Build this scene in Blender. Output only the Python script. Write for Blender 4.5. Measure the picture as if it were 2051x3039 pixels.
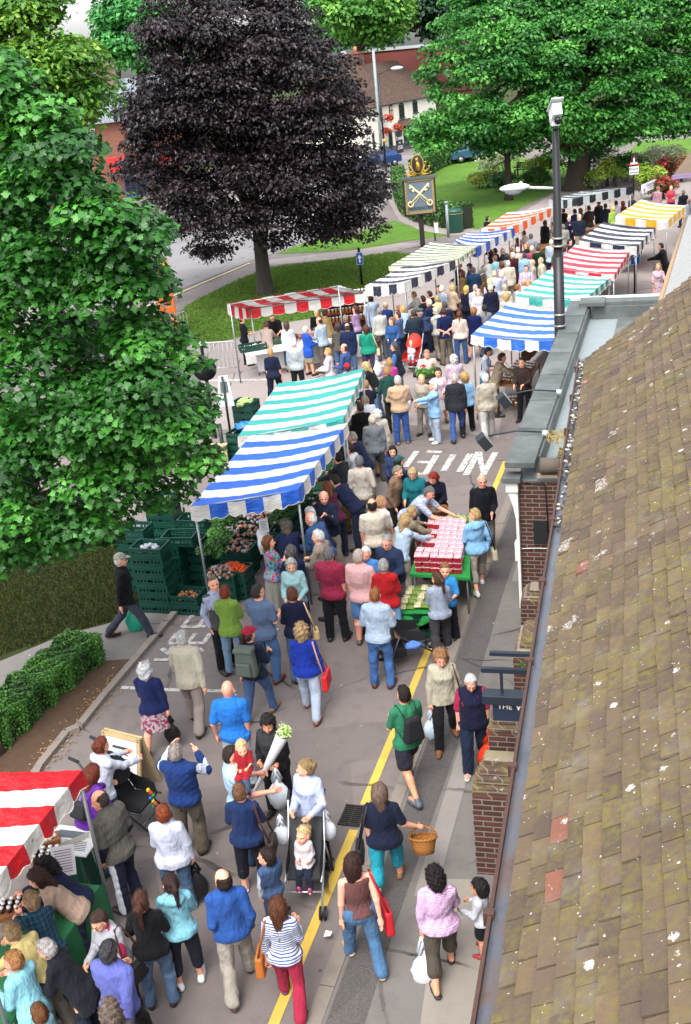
import bpy, math, random
import numpy as np
from mathutils import Vector, Matrix
for _o in list(bpy.data.objects):
 bpy.data.objects.remove(_o, do_unlink=True)
SC = bpy.context.scene
COL = SC.collection
PI = math.pi
R = math.radians
rnd = random.Random(7)
NR = np.random.default_rng(11)
# ------------------------------------------------------------------ camera
PW, PH = 2051.0, 3039.0
CAM_H, CAM_F, CAM_PITCH, CAM_ROLL = 8.968, 3200.0, 0.39901, -0.107857
_f0 = np.array([0, math.cos(CAM_PITCH), -math.sin(CAM_PITCH)])
_r0 = np.array([1.0, 0, 0])
_u0 = np.cross(_r0, _f0)
CR = math.cos(CAM_ROLL) * _r0 + math.sin(CAM_ROLL) * _u0
CU = -math.sin(CAM_ROLL) * _r0 + math.cos(CAM_ROLL) * _u0
CF = _f0
CO = np.array([0, 0, CAM_H])
cam_data = bpy.data.cameras.new('camera')
cam = bpy.data.objects.new('camera', cam_data)
COL.objects.link(cam)
M3 = Matrix((CR, CU, -CF)).transposed()
cam.matrix_world = Matrix.Translation((0, 0, CAM_H)) @ M3.to_4x4()
cam_data.sensor_fit = 'VERTICAL'
cam_data.sensor_height = 36.0
cam_data.sensor_width = 24.3
cam_data.lens = CAM_F / PH * 36.0
cam_data.clip_start = 0.1
cam_data.clip_end = 2000
SC.camera = cam
def ray(x, y):
 return CF + (x - PW / 2) / CAM_F * CR - (y - PH / 2) / CAM_F * CU
def G(x, y, z=0.0):
 d = ray(x, y)
 return CO + d * ((z - CAM_H) / d[2])
def GD(x, y, dist):
 d = ray(x, y)
 return CO + d * (dist / d[1])
def pix(p):
 d = np.array(p, float) - CO
 z = d @ CF
 return PW / 2 + CAM_F * (d @ CR) / z, PH / 2 - CAM_F * (d @ CU) / z
# ------------------------------------------------------------------ light
world = bpy.data.worlds.new('World')
SC.world = world
world.use_nodes = True
wn = world.node_tree
for n in list(wn.nodes):
 wn.nodes.remove(n)
w_out = wn.nodes.new('ShaderNodeOutputWorld')
w_bg = wn.nodes.new('ShaderNodeBackground')
w_sky = wn.nodes.new('ShaderNodeTexSky')
w_hsv = wn.nodes.new('ShaderNodeHueSaturation')
w_sky.sky_type = 'NISHITA'
w_sky.sun_disc = False
SUN_EL, SUN_ROT = R(58), R(200)
w_sky.sun_elevation = SUN_EL
w_sky.sun_rotation = SUN_ROT
w_sky.air_density = 1.0
w_sky.dust_density = 4.0
w_sky.ozone_density = 1.0
w_hsv.inputs['Value'].default_value = 2.6
w_hsv.inputs['Saturation'].default_value = 0.30
w_bg.inputs['Strength'].default_value = 0.15
wn.links.new(w_sky.outputs[0], w_hsv.inputs['Color'])
wn.links.new(w_hsv.outputs[0], w_bg.inputs['Color'])
wn.links.new(w_bg.outputs[0], w_out.inputs['Surface'])
sun_data = bpy.data.lights.new('sun', 'SUN')
sun_data.energy = 1.0
sun_data.angle = R(22)
sun_data.color = (1.0, 0.96, 0.9)
sun = bpy.data.objects.new('sun', sun_data)
COL.objects.link(sun)
_sd = Vector((math.sin(SUN_ROT) * math.cos(SUN_EL), math.cos(SUN_ROT) * math.cos(SUN_EL), math.sin(SUN_EL)))
sun.rotation_euler = _sd.to_track_quat('Z', 'Y').to_euler()
SC.view_settings.view_transform = 'Standard'
SC.view_settings.look = 'None'
SC.view_settings.exposure = 0.5
SC.view_settings.gamma = 1.0
SC.view_settings.use_curve_mapping = False
SC.cycles.max_bounces = 6
SC.cycles.transparent_max_bounces = 4
# ------------------------------------------------------------------ materials
MATS = {}
def hexc(h):
 h = h.lstrip('#')
 v = [int(h[i:i + 2], 16) / 255 for i in (0, 2, 4)]
 return tuple(((c + 0.055) / 1.055) ** 2.4 if c > 0.04045 else c / 12.92 for c in v)
def lin(c):
 return hexc(c) if isinstance(c, str) else tuple(c)
class NT:
 def __init__(self, name):
  self.m = bpy.data.materials.new(name)
  self.m.use_nodes = True
  self.t = self.m.node_tree
  for n in list(self.t.nodes):
   self.t.nodes.remove(n)
  self.out = self.t.nodes.new('ShaderNodeOutputMaterial')
  self.tc = None
 def n(self, kind, **kw):
  nd = self.t.nodes.new('ShaderNode' + kind)
  for k, v in kw.items():
   if k.startswith('i_'):
    key = k[2:].replace('_', ' ')
    self.set(nd.inputs[key], v)
   elif k.startswith('j'):
    self.set(nd.inputs[int(k[1:])], v)
   else:
    setattr(nd, k, v)
  return nd
 def set(self, sock, v):
  if isinstance(v, bpy.types.NodeSocket):
   self.t.links.new(v, sock)
  elif isinstance(v, (tuple, list)) and sock.type == 'RGBA' and len(v) == 3:
   sock.default_value = (*v, 1)
  else:
   sock.default_value = v
 def coord(self, kind='Object'):
  if self.tc is None:
   self.tc = self.t.nodes.new('ShaderNodeTexCoord')
  return self.tc.outputs[kind]
 def pos(self):
  return self.t.nodes.new('ShaderNodeNewGeometry').outputs['Position']
 def noise(self, vec, scale, detail=3.0, rough=0.55, out=0):
  return self.n('TexNoise', i_Vector=vec, i_Scale=scale, i_Detail=detail, i_Roughness=rough).outputs[out]
 def ramp(self, fac, stops, interp='LINEAR'):
  r = self.n('ValToRGB', i_Fac=fac)
  r.color_ramp.interpolation = interp
  el = r.color_ramp.elements
  while len(el) < len(stops):
   el.new(0.5)
  for e, (p, c) in zip(el, stops):
   e.position = p
   e.color = (*lin(c), 1) if not isinstance(c, (int, float)) else (c, c, c, 1)
  return r.outputs[0]
 def mix(self, fac, a, b, mode='MIX'):
  m = self.n('Mix', data_type='RGBA', blend_type=mode)
  self.set(m.inputs[0], fac)
  self.set(m.inputs[6], lin(a) if isinstance(a, str) else a)
  self.set(m.inputs[7], lin(b) if isinstance(b, str) else b)
  return m.outputs[2]
 def math(self, op, a, b=0.0, clamp=False):
  m = self.n('Math', operation=op, use_clamp=clamp)
  self.set(m.inputs[0], a)
  self.set(m.inputs[1], b)
  return m.outputs[0]
 def bump(self, h, strength=0.3, dist=0.02):
  return self.n('Bump', i_Height=h, i_Strength=strength, i_Distance=dist).outputs[0]
 def mapping(self, vec, scale=(1, 1, 1), rot=(0, 0, 0)):
  return self.n('Mapping', i_Vector=vec, i_Scale=scale, i_Rotation=rot).outputs[0]
 def sep(self, vec):
  return self.n('SeparateXYZ', i_Vector=vec).outputs
 def bsdf(self, color, rough=0.7, normal=None, spec=0.5, metal=0.0, **kw):
  b = self.n('BsdfPrincipled')
  self.set(b.inputs['Base Color'], lin(color) if isinstance(color, str) else color)
  self.set(b.inputs['Roughness'], rough)
  self.set(b.inputs['Metallic'], metal)
  b.inputs['Specular IOR Level'].default_value = spec
  if normal is not None:
   self.set(b.inputs['Normal'], normal)
  for k, v in kw.items():
   self.set(b.inputs[k.replace('_', ' ')], v)
  self.t.links.new(b.outputs[0], self.out.inputs[0])
  return b
def cached(fn):
 def w(*a):
  k = (fn.__name__,) + a
  if k not in MATS:
   MATS[k] = fn(*a)
  return MATS[k]
 return w
@cached
def plain(name, color, rough=0.6, var=0.12, scale=6.0, metal=0.0, bump=0.1, spec=0.4):
 t = NT(name)
 v = t.coord()
 n = t.noise(v, scale, 4)
 c = lin(color)
 col = t.mix(t.math('MULTIPLY', n, 1.0), tuple(x * (1 - var) for x in c), tuple(min(1, x * (1 + var)) for x in c))
 nb = t.noise(v, scale * 8, 3)
 t.bsdf(col, rough, t.bump(nb, bump, 0.01), spec, metal)
 return t.m
@cached
def fabric(color, pattern='plain', color2=None):
 t = NT('fabric')
 v = t.coord()
 c = lin(color)
 lu = .3 * c[0] + .5 * c[1] + .2 * c[2]
 c = tuple((x * .96 + lu * .04) * .78 for x in c)
 n = t.noise(v, 7.0, 4)
 base = t.mix(n, tuple(x * 0.86 for x in c), tuple(min(1, x * 1.12) for x in c))
 if color2:
  c2 = lin(color2)
  s = t.sep(v)
  if pattern == 'stripe':
   f = t.math('GREATER_THAN', t.math('SINE', t.math('MULTIPLY', s[2], 2 * PI / 0.030)), 0.15)
  elif pattern == 'finestripe':
   f = t.math('GREATER_THAN', t.math('SINE', t.math('MULTIPLY', s[2], 2 * PI / 0.016)), 0.1)
  elif pattern == 'vstripe':
   f = t.math('GREATER_THAN', t.math('SINE', t.math('MULTIPLY', s[0], 2 * PI / 0.055)), 0.3)
  elif pattern == 'check':
   fx = t.math('GREATER_THAN', t.math('SINE', t.math('MULTIPLY', s[0], 2 * PI / 0.05)), 0.6)
   fz = t.math('GREATER_THAN', t.math('SINE', t.math('MULTIPLY', s[2], 2 * PI / 0.05)), 0.6)
   f = t.math('MULTIPLY', t.math('ADD', fx, fz), 0.5)
  elif pattern == 'sidestripe':
   f = t.math('GREATER_THAN', t.math('ABSOLUTE', s[0]), 0.165)
  elif pattern == 'yoke':
   f = t.math('GREATER_THAN', t.math('ABSOLUTE', t.math('SUBTRACT', t.math('ABSOLUTE', s[0]), 0.27)), 0.035)
   f = t.math('SUBTRACT', 1.0, f)
  else:
   vo = t.n('TexVoronoi', i_Vector=v, i_Scale=34.0)
   vc = t.sep(vo.outputs['Color'])
   f = t.math('GREATER_THAN', vc[0], 0.5)
  base = t.mix(f, base, c2)
  if pattern == 'multi':
   base = t.mix(t.math('GREATER_THAN', vc[1], 0.66), base, '#c8306a')
   base = t.mix(t.math('GREATER_THAN', vc[2], 0.7), base, '#3f9a52')
 if pattern == 'denim':
  base = t.mix(t.math('MULTIPLY', t.noise(v, 3.5, 2), 0.55), base, tuple(min(1, x * 1.9 + 0.03) for x in c))
 fold = t.noise(t.mapping(v, (9, 9, 4)), 1.0, 3, 0.5)
 weave = t.noise(v, 240, 2)
 h = t.math('ADD', fold, t.math('MULTIPLY', t.noise(t.mapping(v, (26, 26, 10)), 1.0, 2), 0.35))
 h = t.math('ADD', h, t.math('MULTIPLY', weave, 0.05))
 t.bsdf(base, 0.9, t.bump(h, 1.0, 0.05), 0.12, 0.0, Sheen_Weight=0.03)
 return t.m
@cached
def skin(color):
 t = NT('skin')
 v = t.coord()
 c = lin(color)
 n = t.noise(v, 22, 3)
 col = t.mix(n, tuple(x * 0.9 for x in c), (min(1, c[0] * 1.1), c[1] * 1.0, c[2] * 0.98))
 t.bsdf(col, 0.55, t.bump(t.noise(v, 90, 2), 0.08, 0.005), 0.35)
 return t.m
@cached
def hairmat(color):
 t = NT('hair')
 v = t.coord()
 c = lin(color)
 s = t.noise(t.mapping(v, (90, 90, 14)), 1.0, 3, 0.6)
 l = t.noise(t.mapping(v, (34, 34, 9)), 1.0, 3)
 f = t.math('ADD', t.math('MULTIPLY', s, 0.65), t.math('MULTIPLY', l, 0.45))
 col = t.ramp(f, [(0.34, tuple(x * 0.35 for x in c)), (0.54, tuple(x * .85 for x in c)), (0.74, tuple(min(1, x * 1.5) for x in c))])
 t.bsdf(col, 0.5, t.bump(f, 1.0, 0.03), 0.3)
 return t.m
# ------------------------------------------------------------------ meshes and objects
class MB:
 def __init__(self):
  self.v, self.f, self.mi, self.mats, self.sm = [], [], [], [], []
 def slot(self, m):
  if m not in self.mats:
   self.mats.append(m)
  return self.mats.index(m)
 def add(self, vs, fs, m, smooth=False):
  b = len(self.v)
  k = self.slot(m)
  self.v += [tuple(map(float, p)) for p in vs]
  for f in fs:
   self.f.append([i + b for i in f])
   self.mi.append(k)
   self.sm.append(smooth)
  return self
 def box(self, c, s, m, rot=None, taper=1.0):
  x, y, z = s[0] / 2, s[1] / 2, s[2] / 2
  P = np.array([(-x, -y, -z), (x, -y, -z), (x, y, -z), (-x, y, -z),
      (-x * taper, -y * taper, z), (x * taper, -y * taper, z), (x * taper, y * taper, z), (-x * taper, y * taper, z)])
  if rot is not None:
   if np.isscalar(rot):
    cs, sn = math.cos(rot), math.sin(rot)
    rot = np.array([[cs, -sn, 0], [sn, cs, 0], [0, 0, 1]])
   P = P @ np.array(rot).T
  P = P + np.array(c, float)
  return self.add(P, [(0, 3, 2, 1), (4, 5, 6, 7), (0, 1, 5, 4), (1, 2, 6, 5), (2, 3, 7, 6), (3, 0, 4, 7)], m)
 def bar(self, a, b, w, h, m):
  a, b = np.array(a, float), np.array(b, float)
  d = b - a
  L = np.linalg.norm(d)
  d /= L
  up = np.array([0, 0, 1.0]) if abs(d[2]) < 0.95 else np.array([0, 1.0, 0])
  s = np.cross(d, up)
  s /= np.linalg.norm(s)
  u = np.cross(s, d)
  return self.box((a + b) / 2, (w, L, h), m, np.array([s, d, u]).T)
 def tube(self, pts, rads, m, n=8, cap=True, smooth=True, flat=1.0):
  pts = [np.array(p, float) for p in pts]
  if np.isscalar(rads):
   rads = [rads] * len(pts)
  vs, fs = [], []
  pu = None
  for i, p in enumerate(pts):
   a = pts[max(i - 1, 0)]
   b = pts[min(i + 1, len(pts) - 1)]
   d = b - a
   d = d / (np.linalg.norm(d) + 1e-9)
   if pu is None:
    up = np.array([0, 0, 1.0]) if abs(d[2]) < 0.9 else np.array([0, 1.0, 0])
   else:
    up = pu
   s = np.cross(d, up)
   s /= np.linalg.norm(s) + 1e-9
   u = np.cross(s, d)
   pu = u
   for k in range(n):
    t = 2 * PI * k / n
    vs.append(p + rads[i] * (math.cos(t) * s + flat * math.sin(t) * u))
  for i in range(len(pts) - 1):
   for k in range(n):
    k2 = (k + 1) % n
    fs.append((i * n + k, i * n + k2, (i + 1) * n + k2, (i + 1) * n + k))
  if cap:
   fs.append(tuple(range(n))[::-1])
   fs.append(tuple((len(pts) - 1) * n + k for k in range(n)))
  return self.add(vs, fs, m, smooth)
 def lathe(self, prof, c, m, n=16, smooth=True):
  vs, fs = [], []
  for r, z in prof:
   for k in range(n):
    t = 2 * PI * k / n
    vs.append((c[0] + r * math.cos(t), c[1] + r * math.sin(t), c[2] + z))
  for i in range(len(prof) - 1):
   for k in range(n):
    k2 = (k + 1) % n
    fs.append((i * n + k, i * n + k2, (i + 1) * n + k2, (i + 1) * n + k))
  fs.append(tuple(range(n))[::-1])
  fs.append(tuple((len(prof) - 1) * n + k for k in range(n)))
  return self.add(vs, fs, m, smooth)
 def ball(self, c, r, m, n=10, rings=6, scale=(1, 1, 1)):
  vs, fs = [], []
  for i in range(rings + 1):
   a = PI * i / rings
   for k in range(n):
    t = 2 * PI * k / n
    vs.append((c[0] + r * scale[0] * math.sin(a) * math.cos(t), c[1] + r * scale[1] * math.sin(a) * math.sin(t),
       c[2] - r * scale[2] * math.cos(a)))
  for i in range(rings):
   for k in range(n):
    k2 = (k + 1) % n
    fs.append((i * n + k, i * n + k2, (i + 1) * n + k2, (i + 1) * n + k))
  return self.add(vs, fs, m, True)
 def prism(self, outline, z0, z1, m, mtop=None):
  n = len(outline)
  vs = [(p[0], p[1], z0) for p in outline] + [(p[0], p[1], z1) for p in outline]
  self.add(vs, [tuple(range(n))[::-1]] + [(i, (i + 1) % n, n + (i + 1) % n, n + i) for i in range(n)], m)
  return self.add(vs[n:], [tuple(range(n))], mtop or m)
 def quad(self, a, b, c, d, m):
  return self.add([a, b, c, d], [(0, 1, 2, 3)], m)
 def build(self, name, parent=None, loc=None, rotz=0.0, bevel=0.0):
  me = bpy.data.meshes.new(name)
  me.from_pydata(self.v, [], self.f)
  for m in self.mats:
   me.materials.append(m)
  me.polygons.foreach_set('material_index', self.mi)
  me.polygons.foreach_set('use_smooth', self.sm)
  me.update()
  o = bpy.data.objects.new(name, me)
  COL.objects.link(o)
  if loc is not None:
   o.location = loc
  o.rotation_euler[2] = rotz
  if parent is not None:
   o.parent = parent
  if bevel:
   b = o.modifiers.new('bevel', 'BEVEL')
   b.width = bevel
   b.segments = 2
   b.limit_method = 'ANGLE'
  return o
def np_mesh(name, V, F, mats, mi=None, smooth=True, parent=None):
 me = bpy.data.meshes.new(name)
 nF, k = F.shape
 me.vertices.add(len(V))
 me.vertices.foreach_set('co', np.ascontiguousarray(V, np.float32).ravel())
 me.loops.add(nF * k)
 me.loops.foreach_set('vertex_index', np.ascontiguousarray(F, np.int32).ravel())
 me.polygons.add(nF)
 me.polygons.foreach_set('loop_start', np.arange(0, nF * k, k, dtype=np.int32))
 for m in mats:
  me.materials.append(m)
 if mi is not None:
  me.polygons.foreach_set('material_index', np.ascontiguousarray(mi, np.int32))
 me.polygons.foreach_set('use_smooth', np.full(nF, smooth))
 me.update(calc_edges=True)
 o = bpy.data.objects.new(name, me)
 COL.objects.link(o)
 if parent is not None:
  o.parent = parent
 return o
def tag(o, label, cat, group=None, kind=None):
 o['label'] = label
 o['category'] = cat
 if group:
  o['group'] = group
 if kind:
  o['kind'] = kind
 return o
def structure(o, label=None):
 o['kind'] = 'structure'
 if label:
  o['label'] = label
 return o
def thing(name, label, cat, loc=(0, 0, 0), rotz=0.0, group=None):
 o = bpy.data.objects.new(name, None)
 COL.objects.link(o)
 o.location = loc
 o.rotation_euler[2] = rotz
 o.empty_display_size = 0.2
 return tag(o, label, cat, group)
def copy_tree(o, parent=None):
 c = o.copy()
 COL.objects.link(c)
 c.parent = parent
 for ch in list(o.children):
  copy_tree(ch, c)
 return c
# ------------------------------------------------------------------ ground
PAVE_Z = 0.05
GLASS = None
YL = [G(845, 2960), G(1275, 1900), G(1490, 1400)]
_yd = (YL[2] - YL[0])[:2] / np.linalg.norm((YL[2] - YL[0])[:2])
_yn = np.array([_yd[1], -_yd[0]])
def street(a, b, z=0.0):
 p = YL[0][:2] + _yd * a + _yn * b
 return np.array([p[0], p[1], z])
def street_ab(p):
 d = np.array(p[:2]) - YL[0][:2]
 return d @ _yd, d @ _yn
KERB_B = 0.33
def on_pavement(p):
 a, b = street_ab(p)
 return b > KERB_B and -8 < a < 14.4
def asphalt_mat(name, c1, c2, stain='#4a4442', speck=0.5, amount=0.45, k=.74):
 t = NT(name)
 c1, c2, stain = [tuple(x * k for x in lin(c)) for c in (c1, c2, stain)]
 v = t.coord()
 big = t.noise(v, 0.55, 5, 0.6)
 mid = t.noise(v, 3.5, 4, 0.6)
 fine = t.noise(v, 120, 2, 0.7)
 col = t.mix(big, c1, c2)
 col = t.mix(t.ramp(mid, [(0.5, 0.0), (0.75, amount)]), col, stain)
 col = t.mix(t.ramp(fine, [(0.42, 0.0), (0.75, speck)]), col, tuple(x * k * 1.3 for x in lin('#a9a09a')))
 gum = t.n('TexVoronoi', i_Vector=v, i_Scale=1.7)
 col = t.mix(t.math('MULTIPLY', t.math('LESS_THAN', gum.outputs['Distance'], 0.045), 0.6), col, '#3b3635')
 gum2 = t.n('TexVoronoi', i_Vector=t.mapping(v, (1, 1, 1), (0, 0, .7)), i_Scale=2.6)
 col = t.mix(t.math('MULTIPLY', t.math('LESS_THAN', gum2.outputs['Distance'], 0.035), 0.6), col, '#cfc8c2')
 wv = t.n('Mix', data_type='VECTOR', j0=.12)
 t.set(wv.inputs[4], v)
 t.set(wv.inputs[5], t.n('TexNoise', i_Vector=v, i_Scale=2.5, i_Detail=4.0).outputs['Color'])
 ck = t.n('TexVoronoi', i_Vector=wv.outputs[1], i_Scale=.38, feature='DISTANCE_TO_EDGE')
 ckm = t.math('MULTIPLY', t.math('LESS_THAN', ck.outputs['Distance'], .006), t.ramp(t.noise(v, .9, 2), [(.45, 0.0), (.6, .75)]))
 col = t.mix(ckm, col, '#2a2625')
 rep = t.n('TexVoronoi', i_Vector=v, i_Scale=.22, distance='CHEBYCHEV')
 col = t.mix(t.math('MULTIPLY', t.math('GREATER_THAN', t.sep(rep.outputs['Color'])[0], .6), .13), col, '#1e1c1c')
 t.bsdf(col, 0.85, t.bump(fine, 0.35, 0.006), 0.3)
 return t.m
def grass_mat(name, c1, c2, c3):
 t = NT(name)
 v = t.coord()
 a = t.noise(v, 0.35, 4, 0.6)
 b = t.noise(v, 40, 3, 0.7)
 d = t.noise(v, 2.2, 4, 0.6)
 col = t.mix(t.ramp(a, [(0.35, 0.0), (0.65, 1.0)]), c1, c2)
 col = t.mix(t.ramp(d, [(0.45, 0.0), (0.8, 0.75)]), col, c3)
 col = t.mix(t.math('MULTIPLY', b, 0.6), col, '#26401a')
 col = t.mix(t.ramp(t.noise(v, 1.3, 5, .7), [(.56, 0.0), (.7, .6)]), col, '#4f4630')
 col = t.mix(t.ramp(t.noise(v, 95, 2, .7), [(.55, 0.0), (.75, .5)]), col, '#8a9a58')
 t.bsdf(col, 0.95, t.bump(b, 1.0, 0.05), 0.15)
 return t.m
def sheet(name, px, z, m, label=None, world_pts=False):
 pts = [np.array(p, float) if world_pts else G(*p) for p in px]
 b = MB()
 area = sum(pts[i][0] * pts[(i + 1) % len(pts)][1] - pts[(i + 1) % len(pts)][0] * pts[i][1] for i in range(len(pts)))
 if area < 0:
  pts = pts[::-1]
 b.add([(p[0], p[1], z) for p in pts], [tuple(range(len(pts)))], m)
 return structure(b.build(name))
ASPH = asphalt_mat('asphalt', '#716865', '#807673', '#544d4b', .35, .5)
ASPH_L = asphalt_mat('pale_asphalt', '#8a807c', '#968c88', '#777069', .3, .25, .85)
PAVE = asphalt_mat('pavement_tarmac', '#6d6966', '#7b7773', '#565350', .25, .5)
PAVE_D = asphalt_mat('dark_tarmac', '#4b4847', '#565352', '#3a3837', .3, .5)
SPECK = asphalt_mat('worn_aggregate', '#77736f', '#8a8682', '#5b5754', 1.0, .3)
CONC = asphalt_mat('concrete_paving', '#8b857b', '#9a9488', '#6c675e', .5, .4)
KERBM = asphalt_mat('kerb_stone', '#83796f', '#92887d', '#62594f', .3, .4)
GRASS = grass_mat('lawn_grass', '#4b7a26', '#5f8c2c', '#7f8f3e')
GRASS_D = grass_mat('shade_toned_grass', '#2b3014', '#34351b', '#433826')  # earth-brown grass mix, darkened further to carry the maple's shade in its colour
SOIL = plain('soil', '#4d3a2b', .95, .35, 9, 0, .9)
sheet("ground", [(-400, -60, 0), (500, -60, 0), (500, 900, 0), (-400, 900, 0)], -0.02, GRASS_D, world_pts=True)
sheet('market_street', [(-13, -4, 0), (14, -4, 0), (40, 60, 0), (40, 110, 0), (-60, 110, 0), (-40, 30, 0), (-13, 12, 0)], 0.0, ASPH, world_pts=True)
sheet('square', [(480, 1075), (560, 1000), (1010, 905), (1200, 850), (1480, 640), (2051, 520), (2051, 900), (1500, 1150), (1480, 1300), (1000, 1230), (560, 1290)], 0.004, ASPH_L)
L1 = [(505, 965), (560, 905), (700, 835), (800, 795), (1000, 772), (1160, 750), (1215, 755), (1130, 850), (1030, 890), (960, 940), (830, 960), (700, 1005), (640, 1016), (560, 1010), (515, 990)]
sheet('lawn', L1, 0.012, GRASS)
sheet('lawn', [(820, 755), (960, 748), (1090, 738), (1190, 718), (1330, 700), (1250, 683), (1170, 655), (1060, 690), (900, 720)], 0.012, GRASS)
sheet('lawn', [(1385, 695), (1500, 640), (1660, 560), (1790, 520), (1700, 490), (1450, 455), (1290, 470), (1190, 545), (1185, 640), (1250, 675)], 0.012, GRASS)
sheet('lawn', [(1840, 470), (2051, 470), (2200, 445), (2200, 400), (1900, 420)], 0.012, GRASS)
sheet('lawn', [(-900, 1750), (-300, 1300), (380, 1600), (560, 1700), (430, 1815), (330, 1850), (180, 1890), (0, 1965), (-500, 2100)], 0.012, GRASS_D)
sheet('footpath', [(1080, 765), (1250, 730), (1240, 722), (1190, 722), (1050, 743), (800, 772), (780, 790), (1000, 770)], 0.016, ASPH_L)
sheet('footpath', [(1140, 545), (1155, 600), (1185, 655), (1250, 685), (1340, 700), (1450, 690), (1400, 680), (1290, 672), (1215, 645), (1190, 600), (1182, 545)], 0.016, ASPH_L)
sheet('footpath', [(1560, 655), (1690, 590), (1760, 560), (1700, 545), (1640, 575), (1440, 700), (1500, 710)], 0.016, ASPH_L)
sheet('footpath', [(0, 1965), (180, 1890), (330, 1850), (430, 1815), (530, 1812), (410, 1955), (310, 1968), (200, 2010), (0, 2095), (-600, 2250), (-600, 2120)], 0.016, PAVE)
sheet('main_road', [(430, 900), (560, 850), (745, 775), (1000, 690), (1150, 600), (1240, 500), (1400, 470), (1400, 455), (1200, 462), (1090, 500), (800, 560), (300, 700), (-200, 800), (-200, 950)], 0.018, asphalt_mat('road_asphalt', '#7d7b7d', '#8a8788', '#6f6d6f', .3, .2))
YEL = asphalt_mat('yellow_paint', '#d8b23c', '#e0bd4c', '#a08a4c', .25, .35, .8)
YEL_P = asphalt_mat('pale_yellow_paint', '#c9bc86', '#d2c693', '#b3a98a', .25, .3, .8)
WHT0 = asphalt_mat('white_paint', '#c9c7c2', '#d6d4d0', '#8e8a86', .3, .55, .8)
def worn(m0, under):
 t = NT('worn_paint')
 v = t.coord()
 w = t.ramp(t.math('ADD', t.noise(v, 9, 4, .7), t.math('MULTIPLY', t.noise(v, 60, 3, .7), .35)), [(.66, 0.0), (.80, .8)])
 f = t.noise(v, 120, 2, .7)
 col = t.mix(w, t.mix(f, '#a9a5a1', '#c4c1bc'), tuple(x * .5 for x in lin(under)))
 t.bsdf(col, .85, t.bump(f, .3, .006), .3)
 return t.m
WHT = worn('', '#7a726e')
_ln = [0]
def line(name, px, w, z, m, world_pts=False):
 pts = [np.array(p, float) if world_pts else G(*p) for p in px]
 _ln[0] += 1
 z += .0006 * (_ln[0] % 9)
 b = MB()
 L, Rr = [], []
 for i, p in enumerate(pts):
  d = pts[min(i + 1, len(pts) - 1)] - pts[max(i - 1, 0)]
  d = d / np.linalg.norm(d)
  n = np.array([-d[1], d[0], 0]) * w / 2
  L.append(p + n)
  Rr.append(p - n)
 n = len(pts)
 vs = [(p[0], p[1], z) for p in L + Rr]
 b.add(vs, [(i, n + i, n + i + 1, i + 1) for i in range(n - 1)], m)
 return structure(b.build(name))
GA = street_ab(G(1062, 2424))[0]
line('yellow_line', [street(-4, 0), street(GA - .26, 0)], .115, 0.006, YEL, True)
line('yellow_line', [street(GA + .24, 0), street(9, .0), street(15.6, -.02)], .115, 0.006, YEL, True)
line('road_edge_line', [(430, 912), (495, 888), (600, 842), (742, 782)], .14, 0.024, YEL_P)
line('road_edge_line', [(540, 1131), (640, 1130), (830, 1127)], .16, 0.010, WHT)
line('road_edge_line', [(1080, 580), (1180, 515), (1215, 508)], .3, 0.024, WHT)
STROKES = [[(1237, 1340), (1203, 1387)], [(1267, 1341), (1311, 1343)], [(1296, 1352), (1262, 1408)], [(1240, 1371), (1280, 1373)], [(1236, 1406), (1267, 1408)],
   [(1346, 1350), (1316, 1399)], [(1396, 1347), (1363, 1402)], [(1420, 1342), (1383, 1411)], [(1424, 1343), (1428, 1378), (1437, 1410)], [(1471, 1343), (1433, 1411)]]
for s in STROKES:
 line('road_letter', s, .15 if len(s) == 2 else .12, 0.008, WHT)
STROKES2 = [[(572, 1828), (540, 1863)], [(540, 1863), (612, 1860)], [(607, 1838), (590, 1858)], [(502, 1910), (608, 1909)], [(504, 1908), (524, 1880)], [(558, 1906), (582, 1880)],
   [(606, 1908), (624, 1880)], [(480, 1926), (503, 1942)], [(458, 1959), (500, 1959)], [(665, 1938), (690, 1941)], [(672, 1991), (694, 1993)],
   [(360, 2041), (470, 2047), (700, 2053)], [(684, 2065), (702, 2064)], [(797, 1897), (822, 1866)], [(590, 1925), (600, 1935)]]
for s in STROKES2:
 line('road_letter', s, .085, 0.008, WHT)
pv = MB()
out = [street(-8, KERB_B + .17), street(14.4, KERB_B + .17), street(14.4, 6), street(-8, 6)]
pv.prism([(p[0], p[1]) for p in out][::-1], -0.01, PAVE_Z, PAVE)
structure(pv.build('pavement'))
kb = MB()
a = -8.0
while a < 14.3:
 a2 = min(a + .91, 14.4)
 o = [street(a + .006, KERB_B), street(a2 - .006, KERB_B), street(a2 - .006, KERB_B + .165), street(a + .006, KERB_B + .165)]
 kb.prism([(p[0], p[1]) for p in o][::-1], -0.01, PAVE_Z + rnd.uniform(-.004, .006), KERBM)
 a = a2
structure(kb.build('kerb'))
def pave_patch(name, ab, m, dz=.004):
 sheet(name, [street(a, b) for a, b in ab], PAVE_Z + dz, m, world_pts=True)
pave_patch('pavement_patch', [(-7, .52), (3.0, .55), (6.0, .52), (14, .54), (14, .95), (9, .92), (5, .98), (1.2, .92), (-7, .98)], PAVE_D)
pave_patch('pavement_patch', [(1.6, 1.02), (5.2, 1.0), (5.3, 1.22), (1.7, 1.26)], SPECK, .008)
sheet('pavement_patch', [(1250, 3039), (1290, 2760), (1330, 2620), (1425, 2622), (1450, 2700), (1440, 3100), (1250, 3100)], PAVE_Z + .008, CONC)
pave_patch('pavement_patch', [(9.5, 1.0), (10.5, 1.0), (10.4, 1.9), (9.4, 1.9)], SPECK, .012)
lk = [(60, 2400), (118, 2281), (200, 2180), (235, 2165), (307, 2075), (410, 1955), (520, 1825)]
P_ = [G(*p) for p in lk]
kb = MB()
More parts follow.
